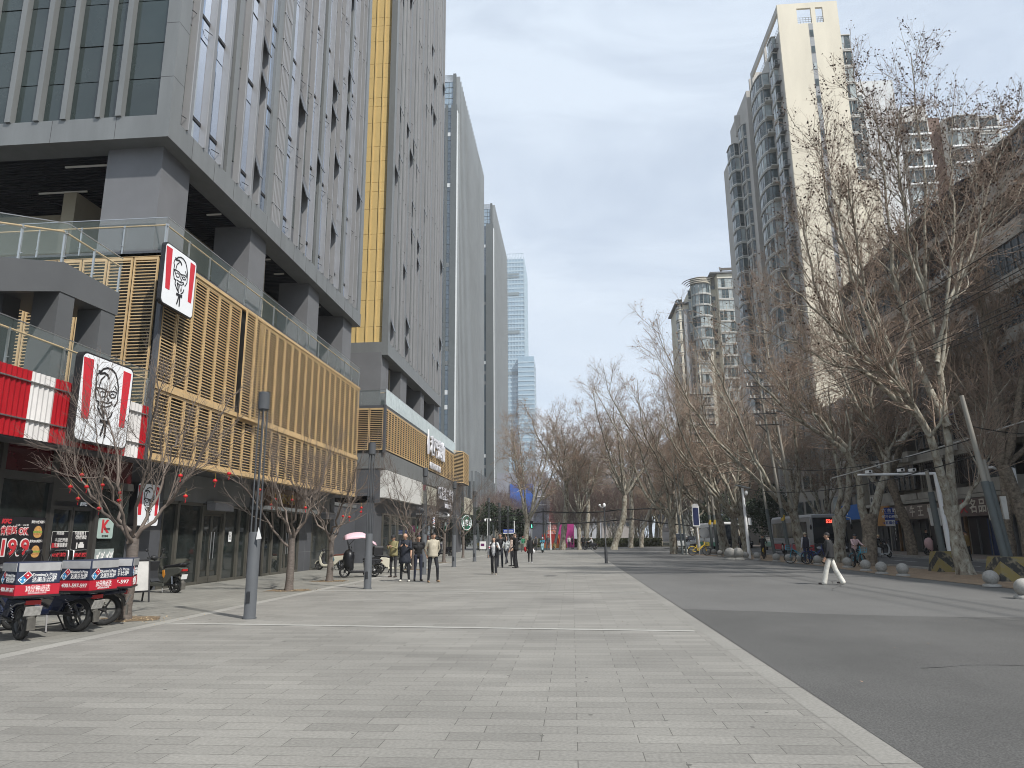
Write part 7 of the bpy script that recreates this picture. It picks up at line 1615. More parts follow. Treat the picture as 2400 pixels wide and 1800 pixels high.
def bus(label, loc, rz, body, lower, number=None, front_led=None, L=11.5):
    t = thing('city_bus', label, 'bus', loc, rz, 'city buses in the right street'); W = 1.27; Hh = 3.15
    g = M('bus_glass', (.012, .016, .022), .06, 0, .1, spec=.9)
    # local: +Y is rear, front at y=0 facing -Y
    m = MB().mat(body); m.box(-W, W, .25, L, 1.15, Hh-.2); m.add([(-W, .25, Hh-.2), (W, .25, Hh-.2), (W, L, Hh-.2), (-W, L, Hh-.2), (-W+.15, .35, Hh), (W-.15, .35, Hh), (W-.15, L, Hh), (-W+.15, L, Hh)], [(4,5,6,7),(0,1,5,4),(1,2,6,5),(2,3,7,6),(3,0,4,7)], False); m.mat(body).box(-W-.002, W+.002, .25, L, .82, 1.148); m.mat(lower).box(-W-.004, W+.004, .25, L, .35, .818); soft(m.build('body', None, t), .05, 3)
    m = MB().mat(g); m.add([(-W+.03, .02, .95), (W-.03, .02, .95), (W-.06, .12, Hh-.28), (-W+.06, .12, Hh-.28), (-W+.03, .2, .95), (W-.03, .2, .95), (W-.06, .22, Hh-.28), (-W+.06, .22, Hh-.28)], [(0,1,2,3),(0,4,5,1),(1,5,6,2),(2,6,7,3),(3,7,4,0)], False); m.build('windscreen', None, t)
    m = MB().mat(M('bus_trim', (.04, .045, .05), .3, .3, 0)); m.box(-W+.02, W-.02, .04, .24, .30, .94); m.build('bumper', None, t)
    m = MB().mat(body); m.box(-W+.02, W-.02, .10, .26, Hh-.27, Hh-.06); m.build('roof_visor', None, t)
    for s in (-1, 1):
        m = MB().mat(lens_w); m.ell((s*.95, .04, .62), .2, .05, .1); m.build('headlight', None, t)
        m = MB().mat(body); m.tube([(s*W, .2, 2.9), (s*(W+.22), -.1, 2.8), (s*(W+.22), -.15, 2.4)], .05, 6); m.mat(black_m).ell((s*(W+.22), -.15, 2.15), .08, .06, .2); m.build('mirror', None, t)
        for i in range(7):
            m = MB().mat(g); y0 = 1.5+i*1.38; m.box(s*W-.012, s*W+.012, y0, y0+1.3, 1.35, 2.6); m.build('window', None, t)
        for y in (2.7, 8.4): 
            m = MB().mat(rubber); m.lathe([(0.001, -.14), (.30, -.14), (.48, -.12), (.48, .12), (.30, .14), (0.001, .14)], (s*(W-.12), y, .48), 20, 'x'); w_ = m.build('wheel', None, t); m = MB().mat(alu); m.lathe([(0.001, -.16), (.25, -.155), (.25, .155), (0.001, .16)], (s*(W-.12), y, .48), 14, 'x'); m.build('rim', None, w_)
    if front_led: led = M('led_red', (.8, .05, .04), .5, 0, 0, emit=(1, .08, .05), estr=2.2); text(front_led, .36, led, t, face_my(0, .03, 2.58), .003, .012)
    if number: text(number, .24, lett, t, face_my(0, .03, .80), .003, .01)
    m = MB().mat(plate_m); m.box(-.25, .25, .02, .038, .42, .56); m.build('plate', None, t); return t
bus('white and red city bus with a dark front and a red lit route number', (19.6, 56.5, 0), 0, M('bus_silver', (.36, .38, .40), .35, .3, .05), M('bus_red', (.42, .03, .04), .4, 0, .1), '526', '526')
bus('white and green city bus further back in the right street', (18.1, 86.0, 0), 0, white_p, M('bus_green', (.03, .28, .16), .4, 0, .1))
def car(label, loc, rz, col, cat='car', L=4.5, W=.9, H=1.5, van=False, stripe=None):
    t = thing('parked_car' if not van else 'small_van', label, cat, loc, rz, 'vehicles in the right street'); g = MATS['bus_glass']
    m = MB().mat(col)
    low = [(-L/2, .35), (-L/2, .85), (-L/2+.9, .95), (L/2-.25, .95), (L/2, .7), (L/2, .3)] if not van else [(-L/2, .35), (-L/2, 1.0), (L/2, 1.0), (L/2, .3)]
    sideprism(m, [(x, z) for x, z in low], 2*W); soft(m.build('body', None, t), .08, 3)
    cab = [(-L/2+.75, .95), (-L/2+1.45, H), (L/2-.75, H), (L/2-.2, .95)] if not van else [(-L/2+.05, 1.0), (-L/2+.35, H+.35), (L/2-.05, H+.35), (L/2-.02, 1.0)]
    m = MB().mat(g); sideprism(m, cab, 2*W-.2); soft(m.build('window', None, t), .05); m = MB().mat(col); x0, x1 = cab[1][0], cab[2][0]; m.box(x0+.05, x1-.05, -W+.14, W-.14, cab[1][1]-.005, cab[1][1]+.04)
    for a, b in ((cab[0], cab[1]), (cab[3], cab[2])):
        for s in (-1, 1): m.bar((a[0], s*(W-.12), a[1]), (b[0], s*(W-.12), b[1]), .07)
    m.build('roof', None, t)
    if stripe: m = MB().mat(stripe); m.box(-L/2+.05, L/2-.1, -W-.006, W+.006, .5, .72); m.build('side_stripe', None, t)
    for x in (-L/2+.8, L/2-.8):
        for s in (-1, 1): m = MB().mat(rubber); m.lathe([(0.001, -.1), (.19, -.1), (.31, -.09), (.31, .09), (.19, .1), (0.001, .1)], (x, s*(W-.1), .31), 18, 'y'); w_ = m.build('wheel', None, t); m = MB().mat(alu); m.lathe([(0.001, -.115), (.18, -.11), (.18, .11), (0.001, .115)], (x, s*(W-.1), .31), 12, 'y'); m.build('rim', None, w_)
    for s in (-1, 1): m = MB().mat(lens_w); m.ell((-L/2+.03, s*(W-.25), .7), .05, .16, .09); m.build('headlight', None, t)
    m = MB().mat(plate_m); m.box(-L/2-.03, -L/2-.01, -.2, .2, .42, .54); m.build('plate', None, t); return t
wcar = M('car_white', (.62, .63, .63), .3, 0, .03, coat=.6); dcar = M('car_dark', (.02, .022, .025), .25, 0, .05, coat=.6); scar = M('car_silver', (.30, .32, .33), .3, .5, .05, coat=.5); bstr = M('car_blue_stripe', (.04, .12, .4), .4)
g = gnd(1590, 1286); car('white car with a blue lower stripe near the slim lone plane tree', (g.x+.3, g.y, 0), R_(80), wcar, stripe=bstr, van=True, cat='van')
for i, (x, y, rz, mt, lab) in enumerate(((22.2, 74, 90, dcar, 'dark car parked at the far kerb behind the white camera pole'), (22.2, 80.5, 90, scar, 'silver car parked behind the dark one at the far kerb'), (22.0, 96, 90, dcar, 'dark car further along the far kerb, left of the second bus'), (17.8, 112, 85, wcar, 'white car far down the right street'), (20.9, 128, 88, scar, 'silver car in the far distance of the right street'), (22.3, 66.8, 90, scar, 'silver car at the far kerb between the two big plane trunks'))):
    car(lab, (x, y, 0), R_(rz), mt)
# ================================================================== people
skin = M('skin', (.42, .25, .17), .6, 0, .06, 6); skin_p = M('skin_pale', (.52, .34, .25), .6, 0, .06, 6); hair_m = M('black_hair', (.012, .010, .010), .6, 0, .1); hair_g = M('grey_hair', (.13, .11, .10), .7, 0, .1)
def V(*a): return Vector(a)
def person(label, px, py, rz, h=1.70, top=(.02, .02, .025), leg=(.012, .014, .02), shoe=(.02, .02, .02), pose='stand', hairc=None, coat=None, female=False, hairlong=False, hat=None, short=False, group=None, loc=None, vox=.014, bag=None, arms=None, wide=1.0, legs=None, sk=None, phone=False, bald=False, wideleg=0.0, tilt=0.0, z=0.0, headdrop=0.0):
    g = gnd(px, py) if loc is None else Vector(loc); t = thing('person', label, 'person', (g.x, g.y, z), rz, group); s = h/1.72; sk = sk or skin
    hw = .095 if not female else .088; sw = .185 if not female else .16; hip = .90; sh = 1.415; fl = {}
    # joints: +Y is forward. legs: (hip flex, knee flex) degrees ; arms: (swing, out, elbow, inward)
    LG = legs or {'stand': ((2, 3, .03), (-2, 3, .03)), 'walk': ((24, 6, 0), (-20, 16, 0)), 'ride': ((78, 62, .05), (66, 80, .05)), 'sit': ((85, 85, .04), (85, 85, .04)), 'relax': ((12, 20, .05), (-2, 2, .06))}[pose]
    AR = arms or {'stand': ((4, 8, 12, 0), (4, 8, 12, 0)), 'walk': ((-18, 8, 18, 0), (20, 8, 22, 0)), 'ride': ((48, 10, 30, 0), (48, 10, 30, 0)), 'sit': ((35, 10, 50, 0), (35, 10, 50, 0)), 'relax': ((4, 10, 20, 0), (4, 10, 20, 0))}[pose]
    caps = []   # (p, q, rp, rq, flat, region)
    drop = 0; J = []
    for side, (hf, kf, out) in zip((-1, 1), LG):
        a = R_(hf); k = R_(hf-kf); H0 = V(side*hw, 0, hip); K0 = H0+V(side*out*.5, math.sin(a)*.44, -math.cos(a)*.44); A0 = K0+V(side*out*.3, math.sin(k)*.42, -math.cos(k)*.42); J.append((H0, K0, A0))
    low = min(j[2].z for j in J); dz = .075-low; 
    if pose in ('ride', 'sit'): dz = 0 if pose == 'ride' else -0.0
    ln = V(0, math.sin(R_(tilt)), 0)
    for side, (H0, K0, A0) in zip((-1, 1), J):
        H0, K0, A0 = H0+V(0, 0, dz), K0+V(0, 0, dz), A0+V(0, 0, dz); w = wideleg
        caps += [(H0, K0, .088, .058+w*.5, 1, 'leg'), (K0, A0+V(0, 0, -.01), .058+w*.5, .042+w, 1, 'leg')]
        toe = A0+V(side*.02, .16, -.045); heel = A0+V(0, -.05, -.04); caps += [(heel, toe, .036, .032, 1, 'shoe'), (A0, heel, .036, .036, 1, 'shoe')]
        J[0 if side < 0 else 1] = (H0, K0, A0)
    hp = V(0, 0, hip+dz); tz = Matrix.Rotation(R_(-tilt), 3, 'X')
    def up(v): return hp + tz @ (v-V(0, 0, hip))
    Pl, Wa, Ch, Sh, Nk = up(V(0, 0, hip+.02)), up(V(0, 0, 1.06)), up(V(0, .01, 1.24)), up(V(0, -.005, 1.39)), up(V(0, .01, 1.50))
    W_ = wide
    for a, b, ra, rb in ((Pl+V(-.06, 0, 0), Pl+V(.06, 0, 0), .10, .10), (Wa+V(-.06*W_, 0, 0), Wa+V(.06*W_, 0, 0), .092*W_, .092*W_), (Ch+V(-.085*W_, 0, 0), Ch+V(.085*W_, 0, 0), .100*W_, .100*W_), (Sh+V(-.12*W_, 0, 0), Sh+V(.12*W_, 0, 0), .062, .062)):
        caps.append((a, b, ra, rb, 1, 'leg' if a.z < hip+dz+.04 else 'top'))
    for a, b, ra, rb in ((Pl, Wa, .115, .112*W_), (Wa, Ch, .118*W_, .125*W_), (Ch, Sh, .125*W_, .09)): caps.append((a, b, ra, rb, 1, 'top'))
    caps.append((Sh, Nk, .058, .050, 1, 'skin'))
    Hd = up(V(0, .025+headdrop*.06, 1.605-headdrop*.02)); hdm = tz @ Matrix.Rotation(-headdrop*.55, 3, 'X')
    def hd(v): return Hd + hdm @ v
    caps += [(hd(V(0, -.015, .03)), hd(V(0, .015, .02)), .083, .080, 1, 'head'), (hd(V(0, .02, -.04)), hd(V(0, .035, -.075)), .060, .042, 1, 'skin'), (hd(V(0, .082, .005)), hd(V(0, .098, -.028)), .012, .016, 1, 'skin'), (hd(V(-.082, 0, 0)), hd(V(-.084, -.005, -.03)), .016, .014, 1, 'skin'), (hd(V(.082, 0, 0)), hd(V(.084, -.005, -.03)), .016, .014, 1, 'skin')]
    hands = []
    for side, (sw_, out, el, inn) in zip((-1, 1), AR):
        S0 = up(V(side*sw*W_, 0, sh-.01)); a = R_(sw_); o = R_(out); e = R_(sw_+el)
        d1 = V(side*math.sin(o), math.sin(a)*math.cos(o), -math.cos(a)*math.cos(o)); E0 = S0+d1*.28
        iy = R_(inn); d2 = V(side*math.sin(o)*.4-side*math.sin(iy), math.sin(e)*math.cos(iy), -math.cos(e)).normalized(); W0 = E0+d2*.235
        caps += [(S0, E0, .056*W_, .046, 1, 'top'), (E0, W0, .044, .033, 1, 'skin' if short else 'top'), (W0, W0+d2*.05, .028, .030, 1, 'skin')]
        hands.append((W0+d2*.05, d2, side))
    # ---- union by voxel remesh
    bmv = MB()
    for p, q, rp, rq, fl_, rg in caps:
        d = (q-p); L = d.length; 
        if L < 1e-4: d = V(0, 0, 1); L = 1e-4
        d.normalize(); n = 10; pts = []; rr = []
        for k in (-1, -.8, -.45): pts.append(p+d*rp*k); rr.append(rp*math.sqrt(max(0, 1-k*k))+.002)
        for k in (0, .5, 1): pts.append(p.lerp(q, k)); rr.append(rp+(rq-rp)*k)
        for k in (.45, .8, 1): pts.append(q+d*rq*k); rr.append(rq*math.sqrt(max(0, 1-k*k))+.002)
        bmv.tube(pts, rr, n)
    tmp = bmv.build('tmp'); md = tmp.modifiers.new('r', 'REMESH'); md.mode = 'VOXEL'; md.voxel_size = vox; md.use_smooth_shade = True
    sm = tmp.modifiers.new('s', 'SMOOTH'); sm.factor = .5; sm.iterations = 4 if vox < .016 else 2
    dg = bpy.context.evaluated_depsgraph_get(); me = bpy.data.meshes.new_from_object(tmp.evaluated_get(dg)); om = tmp.data; bpy.data.objects.remove(tmp); bpy.data.meshes.remove(om)
    co = np.empty(len(me.vertices)*3); me.vertices.foreach_get('co', co); co = co.reshape(-1, 3); ctr = np.empty(len(me.polygons)*3); me.polygons.foreach_get('center', ctr); ctr = ctr.reshape(-1, 3)
    best = np.full(len(ctr), 1e9); reg = np.zeros(len(ctr), int); names = ['leg', 'shoe', 'top', 'skin', 'head']
    for p, q, rp, rq, fl_, rg in caps:
        p_, q_ = np.array(p), np.array(q); d = q_-p_; tt = np.clip(((ctr-p_)@d)/(d@d+1e-9), 0, 1); ds = np.linalg.norm(ctr-p_-tt[:, None]*d, axis=1)-(rp+(rq-rp)*tt); u = ds < best; best[u] = ds[u]; reg[u] = names.index(rg)
    def pm(nm, c, r=.75): return M('%s_%d_%d_%d' % (nm, c[0]*1000, c[1]*1000, c[2]*1000), c, r, 0, .18, 7, bump=.35, bscale=14)
    for mt in (pm('trouser', leg), pm('shoe', shoe, .5), pm('top', top), sk, sk): me.materials.append(mt)
    me.polygons.foreach_set('material_index', reg.astype(np.int32)); me.polygons.foreach_set('use_smooth', np.ones(len(ctr), bool))
    b = bpy.data.objects.new('body', me); COL.objects.link(b); b.parent = t
    # ---- hands joined into the same body mesh
    hm = MB().mat(sk)
    for W0, d, side in hands:
        x = d.cross(V(side, 0, 0.3)).normalized(); y = d.cross(x).normalized()
        hm.tube([W0-d*.02, W0+d*.03, W0+d*.065], [.026, .038, .034], 8, ey=.5)
        for k, (off, ln_) in enumerate(((-.027, .058), (-.009, .070), (.010, .066), (.026, .050))):
            f0 = W0+d*.06+x*off; f1 = f0+d*ln_*.55; f2 = f1+(d*.6+y*.5*side).normalized()*ln_*.45; hm.tube([f0, f1, f2], [.0105, .009, .007], 5)
        th = W0+x*-.03; hm.tube([th, th+(d*.6-x*.7).normalized()*.035, th+(d-x*.35).normalized()*.062], [.013, .011, .008], 5)
    ho = hm.build('hand'); bmx = bmesh.new(); bmx.from_mesh(me); nb = len(bmx.faces); bmx.from_mesh(ho.data); bmx.faces.ensure_lookup_table()
    for i in range(nb, len(bmx.faces)): bmx.faces[i].material_index = 3
    bmx.to_mesh(me); bmx.free(); dm = ho.data; bpy.data.objects.remove(ho); bpy.data.meshes.remove(dm)
    # ---- face details, hair
    fm = MB().mat(black_paint)
    for s_ in (-1, 1): fm.ell(hd(V(s_*.031, .083, .012)), .011, .006, .006, 6, 5); fm.bar(hd(V(s_*.018, .088, .033)), hd(V(s_*.045, .080, .035)), .006, .006)
    fm.mat(M('lips', (.30, .10, .09), .6, 0, 0)).bar(hd(V(-.02, .082, -.056)), hd(V(.02, .082, -.056)), .008, .007); fm.build('face_features', None, b)
    hm_ = hairc or hair_m
    if not bald:
        m = MB().mat(hm_); vs = []; n, k = 14, 7; 
        for i in range(k+1):
            ph = i/k*1.75
            for j in range(n):
                a = 2*math.pi*j/n; back = .5-.5*math.sin(a); rr = .092+.004*math.sin(j*3.3+i); lim = ph*(.70+.30*back); vs.append(hd(V(rr*math.sin(lim)*math.cos(a), (rr+.008)*math.sin(lim)*math.sin(a)-.006, rr*1.12*math.cos(lim)+.022)))
        m.add(vs, [(i*n+j, (i+1)*n+j, (i+1)*n+(j+1) % n, i*n+(j+1) % n) for i in range(k) for j in range(n)], True)
        if hairlong: m.tube([hd(V(0, -.05, .06)), hd(V(0, -.075, -.05)), hd(V(0, -.08, -.16)), hd(V(0, -.07, -.26))], [.07, .085, .075, .03], 10, ey=.6); m.tube([hd(V(-.07, -.01, .04)), hd(V(-.085, .0, -.08)), hd(V(-.08, .02, -.2))], [.03, .03, .015], 7); m.tube([hd(V(.07, -.01, .04)), hd(V(.085, .0, -.08)), hd(V(.08, .02, -.2))], [.03, .03, .015], 7)
        m.build('hair', None, t)
    if hat:
        hmat = pm('hat', hat); m = MB().mat(hmat); vs = []; m.ell(hd(V(0, -.005, .055)), .098, .105, .075, 14, 8); m.tube([hd(V(-.05, .09, .045)), hd(V(0, .135, .04)), hd(V(.05, .09, .045))], .02, 6); m.build('cap', None, t)
    # ---- coat / jacket shell
    if coat:
        cc, hem, flare = coat; m = MB().mat(pm('coat', cc)); n = 22; rows = [(1.475, .080, .072), (1.44, .135, .092), (1.36, .172, .122), (1.22, .172, .138), (1.06, .162, .132), (.92, .172, .136)]
        z_ = .92
        while z_ > hem+.02: z_ -= .1; rows.append((max(z_, hem), .176+flare*(.92-z_), .138+flare*(.92-z_)*.8))
        vs = []
        for i, (zr, rx, ry) in enumerate(rows):
            for j in range(n):
                a = 2*math.pi*j/n; fold = 1+.025*math.sin(a*5+zr*9)+.015*math.sin(a*9-zr*23); v = V(rx*W_*math.cos(a)*fold*(.97 if female else 1), ry*W_*math.sin(a)*fold, zr); vs.append(up(v) if zr > .9 else up(V(v.x, v.y, .9))+V(0, 0, zr-.9))
        m.add(vs, [(i*n+j, (i+1)*n+j, (i+1)*n+(j+1) % n, i*n+(j+1) % n) for i in range(len(rows)-1) for j in range(n)], True); o = m.build('coat', None, t); sd = o.modifiers.new('s', 'SOLIDIFY'); sd.thickness = .012; sd.offset = 1
    t.scale = (s, s, s)
    if phone:
        W0 = (hands[0][0]+hands[1][0])/2+V(0, .04, .06); m = MB().mat(black_m); m.mbox(Matrix.Translation(W0) @ Matrix.Rotation(R_(-50), 4, 'X'), .075, .01, .15); o = m.build('phone'); o.location = t.location; o.rotation_euler = t.rotation_euler; o.scale = t.scale; tag(o, 'dark phone held by the %s' % phone, 'phone')
    if bag:
        bc, side, kind = bag; W0 = hands[0 if side < 0 else 1][0]; m = MB().mat(pm('bag', bc)); m.ell(W0+V(0, 0, -.22), .11, .07, .14, 12, 8); m.tube([W0+V(-.05, 0, -.12), W0+V(0, 0, -.0), W0+V(.05, 0, -.12)], .008, 4); o = m.build('bag'); o.location = t.location; o.rotation_euler = t.rotation_euler; o.scale = t.scale; tag(o, kind, 'bag')
    return t
CAMW = lambda px, py: math.atan2(0, 1)
PI = math.pi
g4 = 'group of four men standing on the plaza'
# rz = PI faces the camera (-Y)
arms_ph = ((30, 6, 78, 28), (30, 6, 78, 28))
person('man in an olive jacket and dark cap looking at his phone, leftmost of the four', 921, 1353, PI-.25, 1.70, top=(.21, .185, .09), leg=(.025, .025, .028), shoe=(.025, .015, .012), coat=((.21, .185, .09), .84, .05), arms=arms_ph, hat=(.02, .02, .022), group=g4, phone='man in the olive jacket', headdrop=.6, legs=((4, 4, .05), (-3, 4, .07)), vox=.012)
person('balding man in a long dark coat and white trainers looking at his phone', 948, 1363, PI+.1, 1.76, top=(.014, .017, .026), leg=(.012, .013, .016), shoe=(.62, .60, .54), coat=((.014, .017, .026), .62, .10), arms=arms_ph, hairc=hair_g, bald=True, group=g4, phone='man in the long dark coat', headdrop=.7, legs=((8, 8, .09), (-4, 4, .06)), wide=1.06, vox=.012)
person('man in a black short sleeved polo and navy trousers, hands in his pockets', 979, 1361, PI+.45, 1.68, top=(.008, .008, .009), leg=(.014, .018, .034), shoe=(.015, .013, .012), short=True, arms=((-4, 16, 34, -4), (-4, 16, 34, -4)), group=g4, hairc=hair_m, headdrop=.15, wide=1.08, vox=.012)
person('man in a beige jumper with his hands behind his back, rightmost of the four', 1014, 1365, PI+.5, 1.76, top=(.40, .36, .28), leg=(.012, .013, .018), shoe=(.30, .20, .12), arms=((-22, 16, 8, 30), (-22, 16, 8, 30)), coat=((.40, .36, .28), .86, .02), group=g4, legs=((16, 22, .08), (-3, 3, .06)), headdrop=.2, vox=.012)
person('woman walking in an open black puffer jacket over a white hoodie, holding a drink', 1158, 1347, PI-.05, 1.60, top=(.50, .50, .50), leg=(.014, .015, .018), shoe=(.50, .44, .36), coat=None, female=True, hairlong=True, arms=((18, 22, 95, 20), (-6, 14, 14, 0)), sk=skin_p, legs=((10, 10, .02), (-8, 14, .02)), wideleg=.022, vox=.012, wide=1.05)
def puffer():
    g = gnd(1158, 1347); t = thing('drink_cup', 'pink and white drink cup held by the woman in the puffer jacket', 'cup', (g.x-.17, g.y-.33, 1.12)); m = MB().mat(white_p); m.lathe([(.032, 0), (.042, .12), (.044, .125)], n=10); m.mat(M('cup_pink', (.5, .12, .18), .5)).lathe([(.0345, .02), (.041, .08)], n=10); m.build('cup', None, t)
    p = [o for o in COL.objects if o.get('label', '').startswith('woman walking in an open')][0]; bk = M('puffer_black', (.013, .014, .016), .35, 0, .15, 9, bump=.5)
    m = MB().mat(bk); n = 20; rows = []; z = 1.44
    while z > .82: rows.append(z); z -= .05
    vs = []; 
    for i, z in enumerate(rows):
        for j in range(n+1):
            a = PI/2+.55+(2*PI-1.1)*j/n; r = 1+.05*(i % 2); w = .185 if z < 1.36 else .185-(z-1.36)*.9; vs.append((w*r*math.cos(a), .155*r*math.sin(a) if z < 1.36 else .11*r*math.sin(a), z))
    m.add(vs, [(i*(n+1)+j, (i+1)*(n+1)+j, (i+1)*(n+1)+j+1, i*(n+1)+j+1) for i in range(len(rows)-1) for j in range(n)], True); o = m.build('puffer_jacket', None, p); sd = o.modifiers.new('s', 'SOLIDIFY'); sd.thickness = .03; sd.offset = 1
puffer()
person('young man in a black sweatshirt talking on a phone, behind the puffer jacket woman', 1172, 1330, PI+.1, 1.78, top=(.010, .010, .012), leg=(.016, .018, .026), arms=((60, 25, 110, 10), (4, 8, 12, 0)), wideleg=.01, vox=.014)
person('young person with dark hair half hidden behind the man on the phone', 1187, 1322, PI-.3, 1.68, top=(.40, .42, .42), leg=(.02, .022, .03), hairlong=True, female=True, pose='walk', sk=skin_p, vox=.016)
person('tall young man all in black standing side on with his hands in his pockets', 1209, 1331, PI/2+.25, 1.80, top=(.010, .010, .011), leg=(.010, .010, .012), coat=((.010, .010, .011), .80, .05), arms=((6, 10, 34, 0), (2, 8, 34, 0)), sk=skin_p, wideleg=.018, vox=.012, legs=((5, 5, .03), (-4, 4, .03)))
person('person in a patterned pale top hidden behind the tall man in black', 1201, 1327, PI/2-.4, 1.66, top=(.36, .28, .24), leg=(.012, .012, .015), female=True, hairlong=True, vox=.018)
person('person walking away in a long black hooded coat carrying a white bag', 1243, 1320, .1, 1.64, top=(.006, .006, .007), leg=(.010, .010, .012), shoe=(.45, .45, .45), coat=((.006, .006, .007), .60, .10), female=True, hairlong=True, pose='walk', legs=((6, 4, .01), (-5, 6, .01)), bag=((.62, .62, .62), 1, 'white plastic bag carried by the walker in the long black coat'), vox=.014)
def redbag():
    g = gnd(1243, 1320); m = MB().mat(M('red_bag', (.36, .015, .02), .5)); m.ell((0, 0, 0), .10, .09, .17); o = m.build('bag'); o.location = (g.x-.30, g.y, .86); tag(o, 'red shoulder bag of the walker in the long black coat', 'bag')
redbag()
person('person in a green jacket walking away near the pedestrian signal', 1226, 1293, .3, 1.72, top=(.02, .16, .08), leg=(.20, .19, .17), pose='walk', vox=.02, hat=(.18, .03, .03))
person('man in an open dark jacket walking toward the camera by the pedestrian signal', 1256, 1291, PI, 1.72, top=(.22, .20, .19), leg=(.015, .015, .018), coat=((.02, .02, .022), .80, .05), pose='walk', vox=.02)
person('man in a dark padded jacket and grey trousers by the white post', 1285, 1290, PI-.1, 1.74, top=(.06, .065, .07), leg=(.08, .085, .10), coat=((.05, .055, .06), .82, .04), vox=.02)
person('person in black beside the forked plane tree', 1367, 1288, PI+.3, 1.70, top=(.01, .01, .012), leg=(.012, .013, .02), coat=((.01, .01, .012), .80, .04), vox=.02)
person('woman in white wide trousers and a black puffer jacket striding across the asphalt', 1951, 1370, 1.05, 1.66, top=(.016, .017, .019), leg=(.62, .60, .54), shoe=(.03, .02, .02), coat=((.016, .017, .019), .86, .03), female=True, hairlong=False, pose='walk', legs=((17, 3, .02), (-17, 9, .02)), wideleg=.05, vox=.012, arms=((2, 12, 20, 0), (2, 12, 20, 0)))
person('person in a dark puffer vest and cream cap standing at a bicycle, seen from behind', 1893, 1322, .1, 1.68, top=(.45, .45, .47), leg=(.02, .03, .07), shoe=(.5, .5, .5), coat=((.012, .014, .028), .84, .02), hat=(.42, .38, .28), vox=.016)
person('person in an olive brown jacket standing at the kerb behind the pale plane trunk', 2272, 1316, .4, 1.70, top=(.20, .13, .045), leg=(.012, .012, .014), coat=((.20, .13, .045), .86, .03), vox=.016)
person('person in black standing left of the pink quilted scooter', 2160, 1300, -1.2, 1.74, top=(.012, .013, .018), leg=(.012, .012, .015), coat=((.012, .013, .018), .8, .03), vox=.02, loc=(24.2, 54.0), z=.13)
person('person in dark clothes behind the pink quilted scooter', 2180, 1298, PI+.5, 1.74, top=(.018, .018, .02), leg=(.012, .012, .015), vox=.02, loc=(25.6, 54.6), z=.13)
def rider(label, px, py, rz, top, leg, vehicle, vlabel, col, hat=None, female=False, **k):
    g = gnd(px, py)
    if vehicle == 'bicycle': bicycle(vlabel, (g.x, g.y, 0), rz+PI/2, col, basket='col', group='ridden bicycles', sc=1.05, fat=1.3); zz_, off = -.0, -.24
    else: scooter(vlabel, (g.x, g.y, 0), rz+PI/2, col, group='ridden scooters', box=k.get('box')); zz_, off = -.06, -.35
    f = Vector((-math.sin(rz), math.cos(rz), 0)); sc_ = .95
    person(label, 0, 0, rz, 1.66, top=top, leg=leg, pose='ride', loc=(g.x+f.x*off, g.y+f.y*off, 0), hat=hat, female=female, vox=.018, coat=k.get('coat'), tilt=14, z=(-.02 if vehicle == 'bicycle' else -.08), legs=((62, 58, .05), (40, 66, .05)) if vehicle == 'bicycle' else ((72, 74, .04), (72, 74, .04)), arms=((50, 10, 18, 0), (50, 10, 18, 0)))
rider('cyclist in a white and pink jacket riding toward the camera', 2012, 1330, PI+.05, (.55, .40, .40), (.015, .015, .018), 'bicycle', 'teal shared bicycle ridden by the pink and white jacketed cyclist', tealb, hat=(.03, .03, .035), female=True)
rider('rider in black on a white scooter heading away down the right street', 2068, 1307, -1.2, (.012, .013, .016), (.012, .012, .014), 'scooter', 'white scooter with a black top box in the right street', wcar, hat=(.5, .38, .22), box='black')
rider('cyclist in black riding away behind the stone bollards', 1791, 1310, -.3, (.010, .010, .012), (.010, .010, .012), 'bicycle', 'yellow bicycle ridden by the cyclist in black', ylw)
rider('rider in teal on a pale scooter near the far plaza corner', 1272, 1295, PI, (.05, .22, .30), (.02, .02, .03), 'scooter', 'pale blue scooter ridden across the far plaza corner', M('pale_scooter', (.35, .55, .58), .4), hat=(.55, .55, .55))
rider('helmeted rider resting on a scooter by the forked plane tree', 1383, 1289, PI/2+.3, (.5, .5, .5), (.02, .02, .025), 'scooter', 'black and white scooter by the forked plane tree', dcar, hat=(.6, .6, .6))
g = gnd(1612, 1293)
rider('courier on a white boxed scooter beyond the slim lone plane tree', 1612, 1292, PI, (.03, .03, .04), (.02, .02, .03), 'scooter', 'white courier scooter beyond the slim lone plane tree', wcar, hat=(.6, .6, .6))
for i, (px, py, c, lab) in enumerate(((1334, 1285, (.5, .48, .45), 'person in pale clothes sitting by the magenta board'), (1342, 1286, (.03, .03, .035), 'person in black standing right of the magenta board'), (1175, 1300, (.5, .5, .48), 'distant walker in pale clothes by the blue street name sign'), (1740, 1300, (.02, .02, .02), 'distant person on the road behind the white camera pole'))):
    person(lab, px, py, PI+i, 1.68, top=c, leg=(.02, .02, .03), vox=.022)
